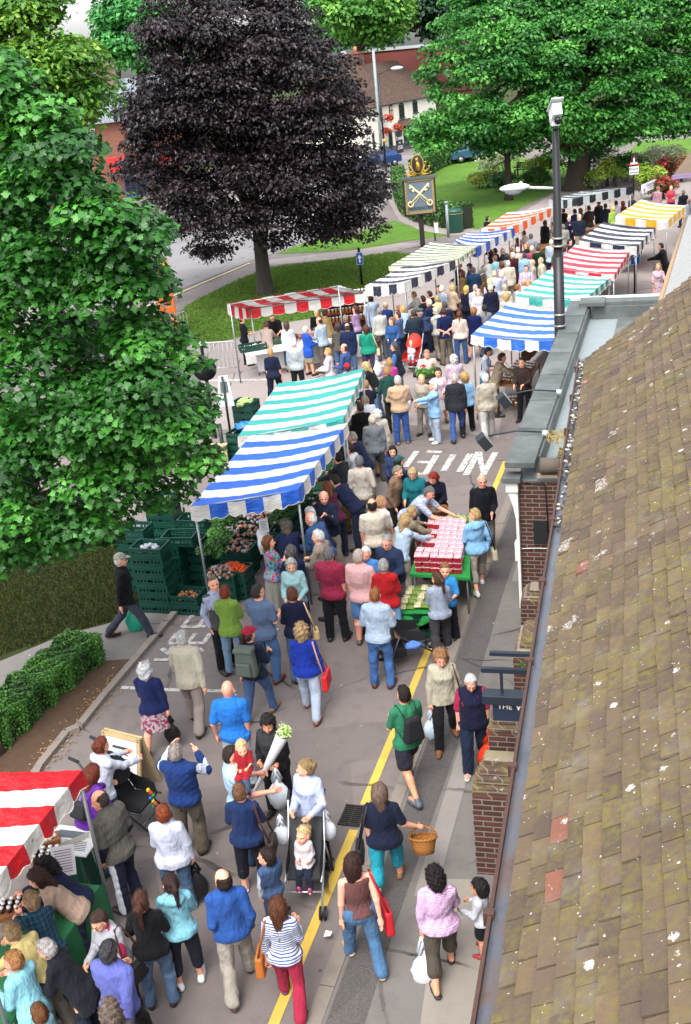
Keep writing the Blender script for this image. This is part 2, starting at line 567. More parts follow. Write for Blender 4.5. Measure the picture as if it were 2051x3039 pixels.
for i in range(len(P_) - 1):
 n_ = max(1, int(np.linalg.norm(P_[i + 1] - P_[i]) / .9))
 for k in range(n_):
  p, q = P_[i] + (P_[i + 1] - P_[i]) * (k / n_), P_[i] + (P_[i + 1] - P_[i]) * ((k + 1) / n_)
  d = (q - p) / np.linalg.norm(q - p)
  kb.bar(p + d * .004 + np.array([0, 0, .03]), q - d * .004 + np.array([0, 0, .03]), .12, .10 + rnd.uniform(-.006, .006), KERBM)
structure(kb.build('kerb'))
sheet('flower_bed', [(-300, 2500), (55, 2395), (113, 2279), (195, 2180), (300, 2075), (402, 1957), (330, 1962), (210, 1975), (0, 2080), (-600, 2300)], 0.02, SOIL)
for pxs in ([(395, 2560), (455, 2545), (475, 2660), (410, 2690)], [(430, 2480), (520, 2300), (560, 2300), (470, 2500)]):
 sheet('asphalt_patch', pxs, 0.005, asphalt_mat('patched_asphalt', '#67605d', '#6e6764', '#55504e', .3, .5))
# ------------------------------------------------------------------ trees, hedges and shrubs
@cached
def leafmat(name, c1, c2, c3, gloss=0.45, trans=0.25):
 t = NT(name)
 at = t.n('Attribute', attribute_name='tone')
 col = t.ramp(at.outputs['Fac'], [(0.0, c1), (0.55, c2), (1.0, c3)])
 b = t.bsdf(col, gloss, None, 0.4)
 tr = t.n('BsdfTranslucent', i_Color=col)
 mx = t.n('MixShader', j0=trans)
 t.t.links.new(b.outputs[0], mx.inputs[1])
 t.t.links.new(tr.outputs[0], mx.inputs[2])
 t.t.links.new(mx.outputs[0], t.out.inputs[0])
 return t.m
@cached
def barkmat(c):
 t = NT('bark')
 v = t.coord()
 n = t.noise(t.mapping(v, (6, 6, 1.5)), 2.0, 5, 0.65)
 cc = lin(c)
 col = t.mix(n, tuple(x * .5 for x in cc), tuple(min(1, x * 1.5) for x in cc))
 t.bsdf(col, 0.9, t.bump(n, 0.8, 0.06), 0.2)
 return t.m
_a = np.linspace(0, 2 * PI, 15)[:-1]
MAPLE = []
for _t, _r in ((0, .12), (14, .42), (38, .62), (52, .40), (72, .34), (88, .70), (100, .86), (112, .72), (130, .62), (146, .70), (160, .86), (172, .84), (180, 1.04)):
 MAPLE.append((_t, _r))
_pts = [(-math.sin(R(t)) * r, -math.cos(R(t)) * r) for t, r in MAPLE] + [(math.sin(R(t)) * r, -math.cos(R(t)) * r) for t, r in MAPLE[-2:0:-1]]
MAPLE_O = np.array(_pts) * .55
SIMPLE_O = None
def in_poly(x, y, poly):
 c = False
 n = len(poly)
 j = n - 1
 for i in range(n):
  xi, yi = poly[i]
  xj, yj = poly[j]
  if (yi > y) != (yj > y) and x < (xj - xi) * (y - yi) / (yj - yi + 1e-9) + xi:
   c = not c
  j = i
 return c
def leaves(name, clumps, n, size, mat, rng, lobed=False, droop=.3, up=.7, aspect=.62, parent=None, tonef=None):
 C = np.array(clumps, float)
 wgt = C[:, 3] * C[:, 4] + C[:, 3] * C[:, 5]
 k = rng.choice(len(C), n, p=wgt / wgt.sum())
 d = rng.normal(size=(n, 3))
 d[:, 2] = np.where(rng.random(n) < .72, np.abs(d[:, 2]), d[:, 2])
 d /= np.linalg.norm(d, axis=1)[:, None]
 rad = 1 - .55 * rng.random(n) ** 1.7
 pos = C[k, :3] + d * C[k, 3:6] * rad[:, None]
 nor = d * .55 + np.array([0, 0, up]) + rng.normal(size=(n, 3)) * .42
 nor /= np.linalg.norm(nor, axis=1)[:, None]
 tip = d * np.array([1, 1, .3]) + np.array([0, 0, -droop]) + rng.normal(size=(n, 3)) * .45
 tip -= nor * (tip * nor).sum(1)[:, None]
 tip /= np.linalg.norm(tip, axis=1)[:, None] + 1e-9
 sid = np.cross(tip, nor)
 s = size * (.65 + .6 * rng.random(n))
 if lobed:
  o = MAPLE_O
  m = len(o)
  V = np.zeros((n, m + 1, 3))
  V[:, 0] = pos
  for i in range(m):
   r2 = o[i] @ o[i]
   V[:, i + 1] = pos + s[:, None] * (sid * o[i, 0] + tip * o[i, 1] - nor * (.35 * r2))
  base = (np.arange(n) * (m + 1))[:, None, None]
  tri = np.array([(0, i + 1, (i + 1) % m + 1) for i in range(m)])[None]
  F = (base + tri).reshape(-1, 3)
  per = m
  V = V.reshape(-1, 3)
 else:
  w = s * aspect * .5
  V = np.stack([pos - tip * (s * .5)[:, None], pos + sid * w[:, None] + nor * (s * .10)[:, None], pos + tip * (s * .5)[:, None],
      pos - sid * w[:, None] + nor * (s * .10)[:, None]], 1).reshape(-1, 3)
  F = (np.arange(n) * 4)[:, None] + np.array([[0, 1, 2, 3]])
  per = 1
 o_ = np_mesh(name, V, F, [mat], None, False, parent)
 ct = rng.random(len(C))
 tone = np.clip(.55 * ct[k] + .45 * rng.random(n), 0, 1)
 if tonef is not None:
  tone = tonef(pos, tone)
 at = o_.data.attributes.new('tone', 'FLOAT', 'FACE')
 at.data.foreach_set('value', np.repeat(tone, per).astype(np.float32))
 return o_
def tree(name, label, outline, dist, thick, nclump, cr, nleaf, lsize, mat, bark, trunk_px, trunk_r, seed, lobed=False, droop=.3, flat=.62, trunk_top=.5, limbs=14,
   group=None, trunk_xy=None, aspect=.62, up=.7, zmin=1.6):
 rng = np.random.default_rng(seed)
 P = np.array(outline, float)
 lo, hi = P.min(0), P.max(0)
 cl = []
 px_r = cr * CAM_F / dist
 cx, cyy = P.mean(0)
 sp = hi - lo
 tries = 0
 while len(cl) < nclump and tries < nclump * 80:
  tries += 1
  x, y = lo + (hi - lo) * rng.random(2)
  if not in_poly(x, y, outline):
   continue
  q = min(1.0, max(abs(x - cx) / (sp[0] * .5), abs(y - cyy) / (sp[1] * .55)))
  t = thick * math.sqrt(max(.05, 1 - q * q))
  dd = dist + rng.uniform(-1, 1) * t
  if rng.random() < .5:
   dd = dist - t * (.6 + .4 * rng.random())
  r = cr * (.7 + .6 * rng.random())
  a = rng.random() * 2 * PI
  ok = sum(in_poly(x + px_r * .75 * math.cos(a + i * PI / 3), y + px_r * .62 * math.sin(a + i * PI / 3), outline) for i in range(6))
  if ok < 6:
   r *= .5
   ok = sum(in_poly(x + px_r * .42 * math.cos(a + i * PI / 2), y + px_r * .36 * math.sin(a + i * PI / 2), outline) for i in range(4))
   if ok < 4:
    continue
  p = GD(x, y, dd)
  if p[2] < zmin:
   continue
  cl.append((p[0], p[1], p[2], r, r, r * flat))
 C = np.array(cl)
 tb = G(*trunk_px) if trunk_xy is None else np.array([trunk_xy[0], trunk_xy[1], 0.0])
 t = thing(name, label, 'tree', tuple(tb), 0, group)
 trk = MB()
 bm = barkmat(bark)
 topz = C[:, 2].min() + (C[:, 2].max() - C[:, 2].min()) * trunk_top
 cen = C[:, :3].mean(0) - tb
 fork = np.array([cen[0] * .15, cen[1] * .15, max(C[:, 2].min() * .85, 1.2)])
 top = np.array([cen[0] * .7, cen[1] * .7, topz])
 trk.tube([(0, 0, -.05), (0, 0, .25), fork * .5 * np.array([1, 1, 1]), fork, (fork + top) / 2, top], [trunk_r * 1.5, trunk_r * 1.08, trunk_r * .95, trunk_r * .85, trunk_r * .5, trunk_r * .12], bm, 12)
 sel = rng.choice(len(C), min(limbs, len(C)), replace=False)
 for i in sel:
  e = C[i, :3] - tb
  f = rng.uniform(0, .8)
  s = fork + (top - fork) * f if e[2] > fork[2] else fork * .95
  m = (s + e) / 2 + np.array([0, 0, .12 * np.linalg.norm(e - s)])
  r0 = trunk_r * (.42 - .25 * f)
  trk.tube([s, m, e], [r0, r0 * .6, r0 * .15], bm, 6)
 trk.build('trunk', t)
 o = leaves('crown', C, nleaf, lsize, mat, rng, lobed, droop, up, aspect)
 o.data.transform(Matrix.Translation(tuple(-tb)))
 o.parent = t
 return t
def bush(name, label, cat, clumps, n, size, mat, seed, base=None, group=None, stems=True, aspect=.62, up=.6):
 C = np.array(clumps, float)
 b = C[:, :3].mean(0)
 b[2] = 0
 t = thing(name, label, cat, tuple(b), 0, group)
 rng = np.random.default_rng(seed)
 o = leaves('foliage', C, n, size, mat, rng, False, .1, up, aspect)
 o.data.transform(Matrix.Translation(tuple(-b)))
 o.parent = t
 if stems:
  s = MB()
  for i in rng.choice(len(C), min(len(C), 14), replace=False):
   e = C[i, :3] - b
   s.tube([(e[0] * .7, e[1] * .7, 0), e * .6 + np.array([0, 0, e[2] * .1]), e], [.02, .015, .006], barkmat('#4a3a2a'), 5)
  s.build('stems', t)
 return t
def hedge_clumps(line_pts, h, wdt, r, rng, zb=0.05):
 cl = []
 pts = [np.array(p, float) for p in line_pts]
 for a, b in zip(pts[:-1], pts[1:]):
  L = np.linalg.norm(b - a)
  d = (b - a) / L
  n = np.array([-d[1], d[0], 0])
  for i in range(int(L * wdt * h / (r ** 3) * .35) + 3):
   p = a + d * rng.uniform(0, L) + n * rng.uniform(-wdt / 2, wdt / 2)
   z = zb + r * .6 + (h - r * 1.3) * rng.random() ** .6
   rr = r * rng.uniform(.75, 1.15)
   cl.append((p[0], p[1], z, rr, rr, rr * .9))
 return cl
MAPLE_OUT = [(-400, 120), (40, 130), (70, 180), (195, 290), (215, 380), (290, 385), (300, 470), (275, 520), (355, 580), (375, 640), (440, 640), (500, 690), (525, 780), (545, 890), (570, 960),
    (585, 1040), (630, 1110), (665, 1180), (650, 1270), (660, 1390), (620, 1445), (550, 1490), (500, 1565), (445, 1630), (380, 1620), (300, 1640), (250, 1670), (100, 1700), (-400, 1750)]
M_MAPLE = leafmat('maple_leaf', '#11360a', '#2a641d', '#5ca23d', .42, .24)
tree('maple_tree', 'large maple with broad lobed green leaves filling the left edge, nearest tree', MAPLE_OUT, 13.2, 2.3, 350, .42, 82000, .108, M_MAPLE, '#4b4038',
  (0, 0), .17, 3, True, .35, .55, .8, 26, None, GD(-330, 1100, 13.6)[:2], zmin=2.3)
BEECH_OUT = [(445, -60), (413, 17), (413, 138), (396, 190), (385, 260), (350, 304), (345, 367), (350, 430), (300, 476), (345, 551), (425, 585), (430, 625), (494, 677), (517, 740), (545, 763), (603, 790),
    (650, 795), (700, 775), (725, 745), (770, 740), (804, 768), (895, 750), (990, 748), (1053, 731), (1145, 735), (1190, 712), (1160, 682), (1175, 628), (1168, 532), (1150, 480), (1130, 444), (1130, 368),
    (1114, 314), (1068, 260), (1068, 203), (1040, 150), (1007, 144), (955, 78), (902, 0), (890, -60)]
M_BEECH = leafmat('copper_beech_leaf', '#0e070a', '#1a1014', '#35282d', .42, .10)
tree('copper_beech_tree', 'tall dark purple copper beech with a bare lower trunk on the lawn', BEECH_OUT, 46.0, 4.8, 460, .92, 125000, .17, M_BEECH, '#4a4440', (788, 872), .34, 5,
  False, .5, .45, .8, 30, up=.55)
RT_OUT = [(1345, -60), (1300, 40), (1267, 119), (1260, 150), (1233, 176), (1236, 240), (1252, 291), (1233, 326), (1218, 368), (1204, 420), (1244, 483), (1275, 500), (1320, 488), (1370, 455), (1474, 440),
   (1560, 445), (1640, 480), (1720, 485), (1780, 470), (1884, 440), (2051, 410), (2250, 370), (2250, -80)]
M_SYC = leafmat('sycamore_leaf', '#1a471a', '#337428', '#6cae48', .45, .25)
tree('sycamore_tree', 'great spreading green tree with thick dark trunk behind the yellow canopy', RT_OUT, 69.0, 6.5, 560, 1.15, 120000, .27, M_SYC, '#3f3730', (1712, 562), .75, 8,
  False, .4, .48, .8, 34, up=.65)
tree('young_lawn_tree', 'small slender tree on the lawn beside the dark bench', [(1400, 330), (1380, 440), (1440, 470), (1560, 470), (1590, 440), (1580, 330)], 66.0, 2.0, 40, .8, 6000, .28, M_SYC, '#3a332c', (1510, 594), .22, 9)
M_LIME = leafmat('lime_leaf', '#2c5517', '#4f8024', '#8fae42', .5, .3)
tree('lime_tree', 'yellow-green lime tree in flower behind the maple, top left', [(-300, -60), (180, -60), (190, 30), (205, 95), (260, 115), (300, 170), (338, 250), (352, 300), (335, 365), (280, 385), (235, 440), (150, 430), (-300, 400)],
  33.0, 3.0, 150, .8, 36000, .19, M_LIME, '#3c352c', (0, 0), .3, 12, False, .5, .6, .7, 16, None, GD(60, 420, 33.0)[:2])
M_BG = leafmat('plane_leaf', '#1c5222', '#37823a', '#71b258', .5, .25)
tree('plane_tree', 'bright green tree rising behind the chimney, left of the copper beech', [(280, -60), (268, 95), (290, 165), (320, 205), (380, 215), (440, 230), (600, 220), (600, -60)], 84.0, 4, 90, 1.6, 16000, .42, M_BG,
  '#4a4238', (420, 330), .4, 13, trunk_xy=GD(420, 330, 84)[:2])
M_BG2 = leafmat('ash_leaf', '#2c5a1e', '#4f8a30', '#8fb950', .5, .25)
tree('ash_tree', 'light green tree with a rounded top beyond the white inn', [(870, -60), (930, 60), (1000, 140), (1080, 148), (1180, 138), (1215, 100), (1225, -60)], 118.0, 5, 80, 2.0, 14000, .55, M_BG2, '#4a4238', (0, 0), .4, 14,
  trunk_xy=GD(1060, 300, 118)[:2])
tree('oak_tree', 'broad mid-green tree far behind the red roof, between copper beech and conifer', [(900, -90), (900, 100), (980, 150), (1100, 165), (1200, 150), (1220, 60), (1220, -90)], 152.0, 6, 110, 2.6, 12000, .8, M_BG, '#4a4238', (0, 0), .5, 44,
  trunk_xy=GD(1080, 300, 152)[:2])
tree('chestnut_tree', 'far green tree filling the gap left of the copper beech above the slate roof', [(310, -90), (310, 60), (320, 190), (400, 215), (470, 120), (480, -90)], 132.0, 6, 100, 2.2, 11000, .7, M_BG2, '#4a4238', (0, 0), .5, 45,
  trunk_xy=GD(350, 330, 132)[:2])
M_CON = leafmat('conifer_leaf', '#0e2414', '#1b3a22', '#33583a', .6, .1)
tree('conifer_tree', 'dark conifer beyond the red roofs between two green trees', [(1205, -60), (1195, 60), (1210, 120), (1260, 125), (1330, 110), (1400, 60), (1400, -60)], 126.0, 4, 60, 1.8, 11000, .5, M_CON, '#3a3028', (0, 0), .4, 15,
  trunk_xy=GD(1290, 300, 126)[:2], droop=.8)
tree('holly_tree', 'rounded dark green tree behind the brick terrace, edge of sky', [(-200, -60), (120, -60), (150, -20), (120, 30), (-200, 100)], 60.0, 3, 40, 1.2, 8000, .35, M_CON, '#3a3028', (0, 0), .3, 16,
  trunk_xy=GD(60, 300, 60)[:2])
M_BOX = leafmat('box_leaf', '#1a3a12', '#34651f', '#649a3c', .45, .15)
M_HDG = leafmat('privet_leaf', '#1d3d17', '#335f22', '#5f8c38', .5, .2)
def clipped_hedge(name, label, pts, h, w, n, size, mat, seed):
 rng = np.random.default_rng(seed)
 pts = [np.array(p, float) for p in pts]
 b = np.mean(pts, 0)
 b[2] = 0
 t = thing(name, label, 'hedge', tuple(b))
 Ls = np.array([np.linalg.norm(q - p) for p, q in zip(pts[:-1], pts[1:])])
 k = rng.choice(len(Ls), n, p=Ls / Ls.sum())
 A, D = np.array(pts[:-1])[k], np.array([(q - p) / np.linalg.norm(q - p) for p, q in zip(pts[:-1], pts[1:])])[k]
 N = np.stack([-D[:, 1], D[:, 0], np.zeros(n)], 1)
 s = rng.random(n) * Ls[k]
 f = rng.random(n)
 top = f < w / (w + 2 * h) * 1.15
 side = np.where(rng.random(n) < .5, 1.0, -1.0)
 u = np.where(top, rng.uniform(-1, 1, n), side) * w / 2
 z = np.where(top, h, h * rng.random(n) ** .8)
 lump = .035 * np.sin(s * 9 + seed) + .03 * np.sin(s * 17 + u * 20)
 dep = rng.random(n) ** 2 * .09 - lump
 nor = np.where(top[:, None], np.array([[0, 0, 1.0]]), N * side[:, None])
 P = A + D * s[:, None] + N * u[:, None] + np.stack([0 * z, 0 * z, z], 1) - nor * dep[:, None]
 nn = nor + rng.normal(size=(n, 3)) * .55 + np.array([0, 0, .35])
 nn /= np.linalg.norm(nn, axis=1)[:, None]
 tp = rng.normal(size=(n, 3))
 tp -= nn * (tp * nn).sum(1)[:, None]
 tp /= np.linalg.norm(tp, axis=1)[:, None]
 sd = np.cross(tp, nn)
 sz = (size * (.6 + .7 * rng.random(n)))[:, None]
 V = np.stack([P - tp * sz * .5, P + sd * sz * .35 + nn * sz * .1, P + tp * sz * .5, P - sd * sz * .35 + nn * sz * .1], 1).reshape(-1, 3) - b
 o = np_mesh('foliage', V, (np.arange(n) * 4)[:, None] + np.array([[0, 1, 2, 3]]), [mat], None, False, t)
 at = o.data.attributes.new('tone', 'FLOAT', 'FACE')
 at.data.foreach_set('value', np.clip(.5 + .2 * np.sin(s * 5) + .3 * rng.normal(size=n), 0, 1).astype(np.float32))
 m = MB()
 for p, q in zip(pts[:-1], pts[1:]):
  m.bar(p - b + np.array([0, 0, h * .47]), q - b + np.array([0, 0, h * .47]), w - .14, h * .86, plain('hedge_twigs', '#1c2412', .95, .3, 20))
 m.build('branches', t)
clipped_hedge('clipped_hedge', 'long clipped box hedge beside the kerb at the left edge', [G(-330, 2455), G(-40, 2225), G(100, 2095), G(268, 1950)], .50, .70, 46000, .040, M_BOX, 21)
clipped_hedge('lawn_hedge', 'low curved green hedge round the far lawn behind the pub sign', [G(1183, 545), G(1190, 590), G(1212, 635), G(1255, 658), G(1310, 672), G(1388, 680)], 1.25, .9, 12000, .15, M_HDG, 22)
clipped_hedge('roadside_hedge', 'straight green hedge along the road under the great tree', [G(1235, 535), G(1300, 498), G(1400, 466), G(1560, 440)], 1.4, 1.0, 12000, .19, M_HDG, 23)
def round_bush(px, py, rpx, label, mat, seed, flat=.75, size=.18, n=2600, name='shrub', group=None):
 p = G(px, py)
 d = np.linalg.norm(p - CO)
 r = rpx * d / CAM_F * 1.35
 g = np.random.default_rng(seed)
 cl = []
 for i in range(16):
  a, b = g.random() * 2 * PI, g.random() ** .5
  rr = r * g.uniform(.3, .5)
  cl.append((p[0] + r * .75 * b * math.cos(a), p[1] + r * .6 * b * math.sin(a), .2 + r * flat * (1.15 - .6 * b) * g.uniform(.6, 1), rr, rr, rr * .8))
 return bush(name, label, 'shrub', cl, n, size, mat, seed, None, group)
M_WHF = leafmat('white_flower_leaf', '#4f7a35', '#b9c294', '#f0f0e2', .6, .2)
M_YGB = leafmat('golden_leaf', '#4d7420', '#85a035', '#c3c062', .55, .25)
M_DKB = leafmat('laurel_leaf', '#17351a', '#2d5a2a', '#5c8a4c', .4, .15)
M_RDF = leafmat('red_flower_leaf', '#2d5523', '#6d3a2a', '#c2333a', .55, .2)
round_bush(1470, 530, 58, 'white-flowering shrub at the edge of the far lawn near the bench', M_WHF, 31)
round_bush(1440, 556, 34, 'low golden shrub in front of the white-flowering shrub', M_YGB, 32)
round_bush(1500, 566, 36, 'dark leafy shrub beside the small slender tree', M_DKB, 33)
round_bush(1620, 532, 46, 'golden-green shrub left of the great trunk', M_YGB, 34)
round_bush(1590, 560, 34, 'mid-green shrub below the bench', M_HDG, 35)
round_bush(1800, 555, 46, 'golden-leaved shrub right of the great trunk behind the black striped canopy', M_YGB, 36)
round_bush(1770, 520, 62, 'tall dark shrub beside the great trunk', M_DKB, 37)
round_bush(1850, 540, 54, 'broad green shrub under the triangular road sign', M_HDG, 38)
round_bush(1945, 515, 60, 'large white-flowering shrub right of the triangular sign', M_WHF, 39)
round_bush(1930, 560, 48, 'yellow-green shrub under the large white-flowering shrub', M_YGB, 40)
round_bush(2000, 540, 46, 'red-flowered plants beside the far right roof', M_RDF, 41)
round_bush(1960, 590, 40, 'dark red-leaved flower display behind the lettered banner', M_RDF, 42)
round_bush(1300, 648, 26, 'small green bush at the hedge end', M_HDG, 43)
# ------------------------------------------------------------------ buildings
@cached
def brickmat(name, c1, c2, mortar, bw=.225, bh=.075, moss=0.0):
 t = NT(name)
 v = t.coord()
 s = t.sep(v)
 vec = t.n('CombineXYZ', i_X=t.math('ADD', s[0], s[1]), i_Y=s[2], i_Z=0.0).outputs[0]
 b = t.n('TexBrick', i_Vector=vec, i_Scale=1.0)
 b.inputs['Brick Width'].default_value = bw
 b.inputs['Row Height'].default_value = bh
 b.inputs['Mortar Size'].default_value = .009
 b.inputs['Mortar Smooth'].default_value = .2
 t.set(b.inputs['Color1'], lin(c1))
 t.set(b.inputs['Color2'], lin(c2))
 t.set(b.inputs['Mortar'], lin(mortar))
 n = t.noise(v, 9, 4, .6)
 col = t.mix(t.math('MULTIPLY', n, .55), b.outputs[0], '#2e2420')
 if moss:
  m = t.noise(v, 3.0, 4, .65)
  col = t.mix(t.ramp(m, [(.45, 0.0), (.7, moss)]), col, '#7f7a3c')
  w = t.noise(v, 14, 3, .6)
  col = t.mix(t.ramp(w, [(.62, 0.0), (.72, .8)]), col, '#a59b8c')
 t.bsdf(col, .92, t.bump(t.math('ADD', t.math('MULTIPLY', b.outputs['Fac'], -1.0), t.math('MULTIPLY', n, .5)), .7, .02), .2)
 return t.m
@cached
def glassmat():
 t = NT('window_glass')
 t.bsdf('#20262b', .06, None, .6)
 return t.m
def text_mb(mb, body, origin, right, up, height, m, depth=.006, align='LEFT', bold=0.0):
 cu = bpy.data.curves.new('lettering', 'FONT')
 cu.body = body
 cu.size = 1.0
 cu.offset = bold
 cu.resolution_u = 2
 ob = bpy.data.objects.new('lettering', cu)
 COL.objects.link(ob)
 dg = bpy.context.evaluated_depsgraph_get()
 me = bpy.data.meshes.new_from_object(ob.evaluated_get(dg))
 bpy.data.objects.remove(ob)
 V = np.array([v.co[:] for v in me.vertices])
 F = [tuple(p.vertices) for p in me.polygons]
 bpy.data.meshes.remove(me)
 if not len(V):
  return 0
 V[:, 0] -= V[:, 0].min()
 wdt = V[:, 0].max() * height / .72
 sc = height / .72
 off = {'LEFT': 0, 'CENTER': -wdt / 2, 'RIGHT': -wdt}[align]
 o, r, u = np.array(origin, float), unit3(right), unit3(up)
 nrm = np.cross(r, u)
 P = o + np.outer(V[:, 0] * sc + off, r) + np.outer(V[:, 1] * sc, u) + nrm * depth
 mb.add(P, F, m)
 return wdt
def unit3(v):
 v = np.array(v, float)
 return v / np.linalg.norm(v)
# ---- the tiled roof in the foreground -------------------------------------------------
EAVE = 4.5
ga, gb = G(1410, 3039, EAVE), G(1720, 1060, EAVE)
gdir = unit3(gb - ga)
gper = np.array([gdir[1], -gdir[0], 0])
PIT = R(38)
sdir = gper * math.cos(PIT) + np.array([0, 0, 1]) * math.sin(PIT)
nrm_roof = np.cross(sdir, gdir)
g0 = ga - gdir * 7.0
GL = np.linalg.norm(gb - ga) + 7.0 - .25
bld = thing('tiled_building', 'tile-roofed building with mossy brown roof filling the right side', 'building', tuple(g0 * np.array([1, 1, 0])), 0)
BO = np.array(bld.location)
def tilemat():
 t = NT('clay_tile')
 v = t.coord()
 tone = t.n('Attribute', attribute_name='tone').outputs['Fac']
 base = t.ramp(tone, [(0.0, '#4a4038'), (.35, '#554840'), (.7, '#5f5042'), (.962, '#665645'), (.97, '#774a3b'), (1.0, '#7c4f40')])
 n1 = t.noise(v, 26, 4, .6)
 base = t.mix(t.math('MULTIPLY', n1, .5), base, '#4f4038')
 m = t.noise(v, 1.6, 4, .6)
 m2 = t.noise(v, 17, 4, .7)
 f = t.math('MULTIPLY', t.ramp(m, [(.36, 0.0), (.68, .9)]), t.ramp(m2, [(.40, 0.0), (.66, .85)]))
 f = t.math('MULTIPLY', f, t.ramp(tone, [(.96, 1.0), (.965, .1)]))
 base = t.mix(f, base, '#6d671f')
 g2 = t.noise(v, 3.2, 3, .6)
 base = t.mix(t.ramp(g2, [(.55, 0.0), (.8, .5)]), base, '#6e6a66')
 for sc, th, pr in ((15, .12, .86), (33, .14, .84), (6.0, .17, .86)):
  vo = t.n('TexVoronoi', i_Vector=t.mapping(v, (1, 1, 1), (.3 * sc, 0, 0)), i_Scale=float(sc))
  d = t.math('ADD', vo.outputs['Distance'], t.math('MULTIPLY', t.math('SUBTRACT', t.noise(v, 60, 3, .7), .5), .42))
  pick = t.math('GREATER_THAN', t.sep(vo.outputs['Color'])[0], pr)
  base = t.mix(t.math('MULTIPLY', t.math('MULTIPLY', t.math('LESS_THAN', d, th), pick), .9), base, '#aaa59d')
 cr = t.noise(v, 2.1, 5, .65)
 cr2 = t.noise(v, 60, 3, .7)
 base = t.mix(t.math('MULTIPLY', t.ramp(cr, [(.655, 0.0), (.68, 1.0)]), t.ramp(cr2, [(.45, 0.0), (.55, .9)])), base, '#aaa59d')
 t.bsdf(base, .9, t.bump(t.math('ADD', n1, t.math('MULTIPLY', m2, .6)), .5, .012), .25)
 return t.m
def build_roof():
 rng = np.random.default_rng(5)
 gauge, wid = .128, .228
 nc, nt = 42, int(GL / wid)
 o0 = g0 + gper * .115 + np.array([0, 0, .03])
 V, tone = [], []
 for r in range(nc):
  for k in range(nt + 1):
   if r > 14 and rng.random() < -1:
    continue
   a0 = (k + (.5 if r % 2 else 0)) * wid - wid * .5 + rng.normal() * .003
   if a0 > GL - .02:
    continue
   a1 = min(a0 + wid - .009, GL)
   s0 = r * gauge + rng.normal() * .004
   s1 = s0 + gauge * 1.55
   tilt, tw = .040 + rng.normal() * .002, rng.normal() * .004
   th = .018
   ht = rng.normal() * .0018
   q = []
   for (a, s, h) in ((a0, s0, tilt + tw), (a1, s0, tilt - tw), (a1, s1, .002), (a0, s1, .002)):
    q.append(o0 + gdir * a + sdir * s + nrm_roof * (h + ht))
   low = [p - nrm_roof * th for p in q]
   V += q + low
   tone.append(rng.random() ** .9 * .955 if rng.random() > .002 else .99)
 n = len(V) // 8
 V = np.array(V).reshape(n, 8, 3)
 cen = V[:, :4].mean(1)
 for (px, py) in ((1680, 2447), (1663, 2650), (1735, 1665)):
  d = unit3(ray(px, py))
  t_ = ((cen - CO) * d).sum(1)
  k = np.argmin(np.linalg.norm(cen - CO - t_[:, None] * d, axis=1))
  tone[k] = .99
 F = np.array([(0, 1, 2, 3), (1, 0, 4, 5), (0, 3, 7, 4), (2, 1, 5, 6)])
 Fq = ((np.arange(n) * 8)[:, None, None] + F[None]).reshape(-1, 4)
 o = np_mesh('roof', V.reshape(-1, 3) - BO, Fq, [tilemat()], None, False, bld)
 at = o.data.attributes.new('tone', 'FLOAT', 'FACE')
 at.data.foreach_set('value', np.repeat(np.array(tone), 4).astype(np.float32))
 b = MB()
 rise = nc * gauge
 rid = o0 + sdir * rise
 A, B_ = o0 - nrm_roof * .02, o0 + gdir * (GL - .03) - nrm_roof * .02
 Ar, Br = rid - nrm_roof * .02, rid + gdir * (GL - .03) - nrm_roof * .02
 half = (rid - o0) @ gper
 Af, Bf = A + gper * half * 2, B_ + gper * half * 2
 dm = plain('roof_felt', '#3a322c', .95)
 b.quad(A - BO, B_ - BO, Br - BO, Ar - BO, dm)
 b.quad(Ar - BO, Br - BO, Bf - BO, Af - BO, plain('far_tiles', '#6d5b48', .95, .3))
 b.add([x - BO for x in (A, Ar, Af)], [(0, 1, 2)], dm)
 b.add([x - BO for x in (B_, Bf, Br)], [(0, 1, 2)], plain('gable_boards', '#4b443e', .9))
 b.build('roof_structure', bld)
build_roof()
gt = NT('painted_gutter')
_v = gt.coord()
_c = gt.ramp(gt.noise(_v, 2.3, 4, .6), [(.35, '#3f434a'), (.5, '#4c5058'), (.62, '#554a48'), (.75, '#48352f')])
_c = gt.mix(gt.ramp(gt.noise(_v, 38, 3, .7), [(.6, 0.0), (.72, .7)]), _c, '#3d3a38')
gt.bsdf(_c, .35, gt.bump(gt.noise(_v, 30, 3), .2, .01), .5)
m = MB()
GE = GL + .22
p0, p1 = g0 - BO, g0 + gdir * GE - BO
mid = lambda a, o, z: g0 - BO + gdir * a + gper * o + np.array([0, 0, z])
m.quad(mid(0, .0, -.03), mid(GE, .0, -.03), mid(GE, .14, .01), mid(0, .14, .01), gt.m)
m.build('gutter', bld)
m = MB()
rust = plain('rusty_iron', '#4a332b', .6, .4, 20, .2, .3)
m.bar(mid(0, -.012, -.02), mid(GE, -.012, -.02), .022, .055, rust)
m.bar(mid(0, -.0, -.10), mid(GE, -.0, -.10), .03, .09, plain('gutter_board', '#6f6255', .8, .3))
for a in np.arange(1.0, GE, 1.35):
 m.box(mid(a, -.02, -.03), (.05, .06, .09), rust, math.atan2(gdir[1], gdir[0]))
m.build('gutter_rim', bld)
m = MB()
deb = plain('gutter_silt', '#55504a', .95, .5, 60, 0, 1.0)
lit = plain('gutter_leaf_litter', '#b0aaa0', .9, .4, 60)
for i in range(280):
 a = GE - 6.2 + rnd.random() ** .8 * 6.0
 q = mid(a, rnd.uniform(.02, .12), .004)
 m.box(q, (rnd.uniform(.015, .05), rnd.uniform(.012, .03), .012), deb if rnd.random() < .7 else lit, rnd.uniform(0, 3))
o = m.build('gutter_silt', bld)
o['kind'] = 'stuff'
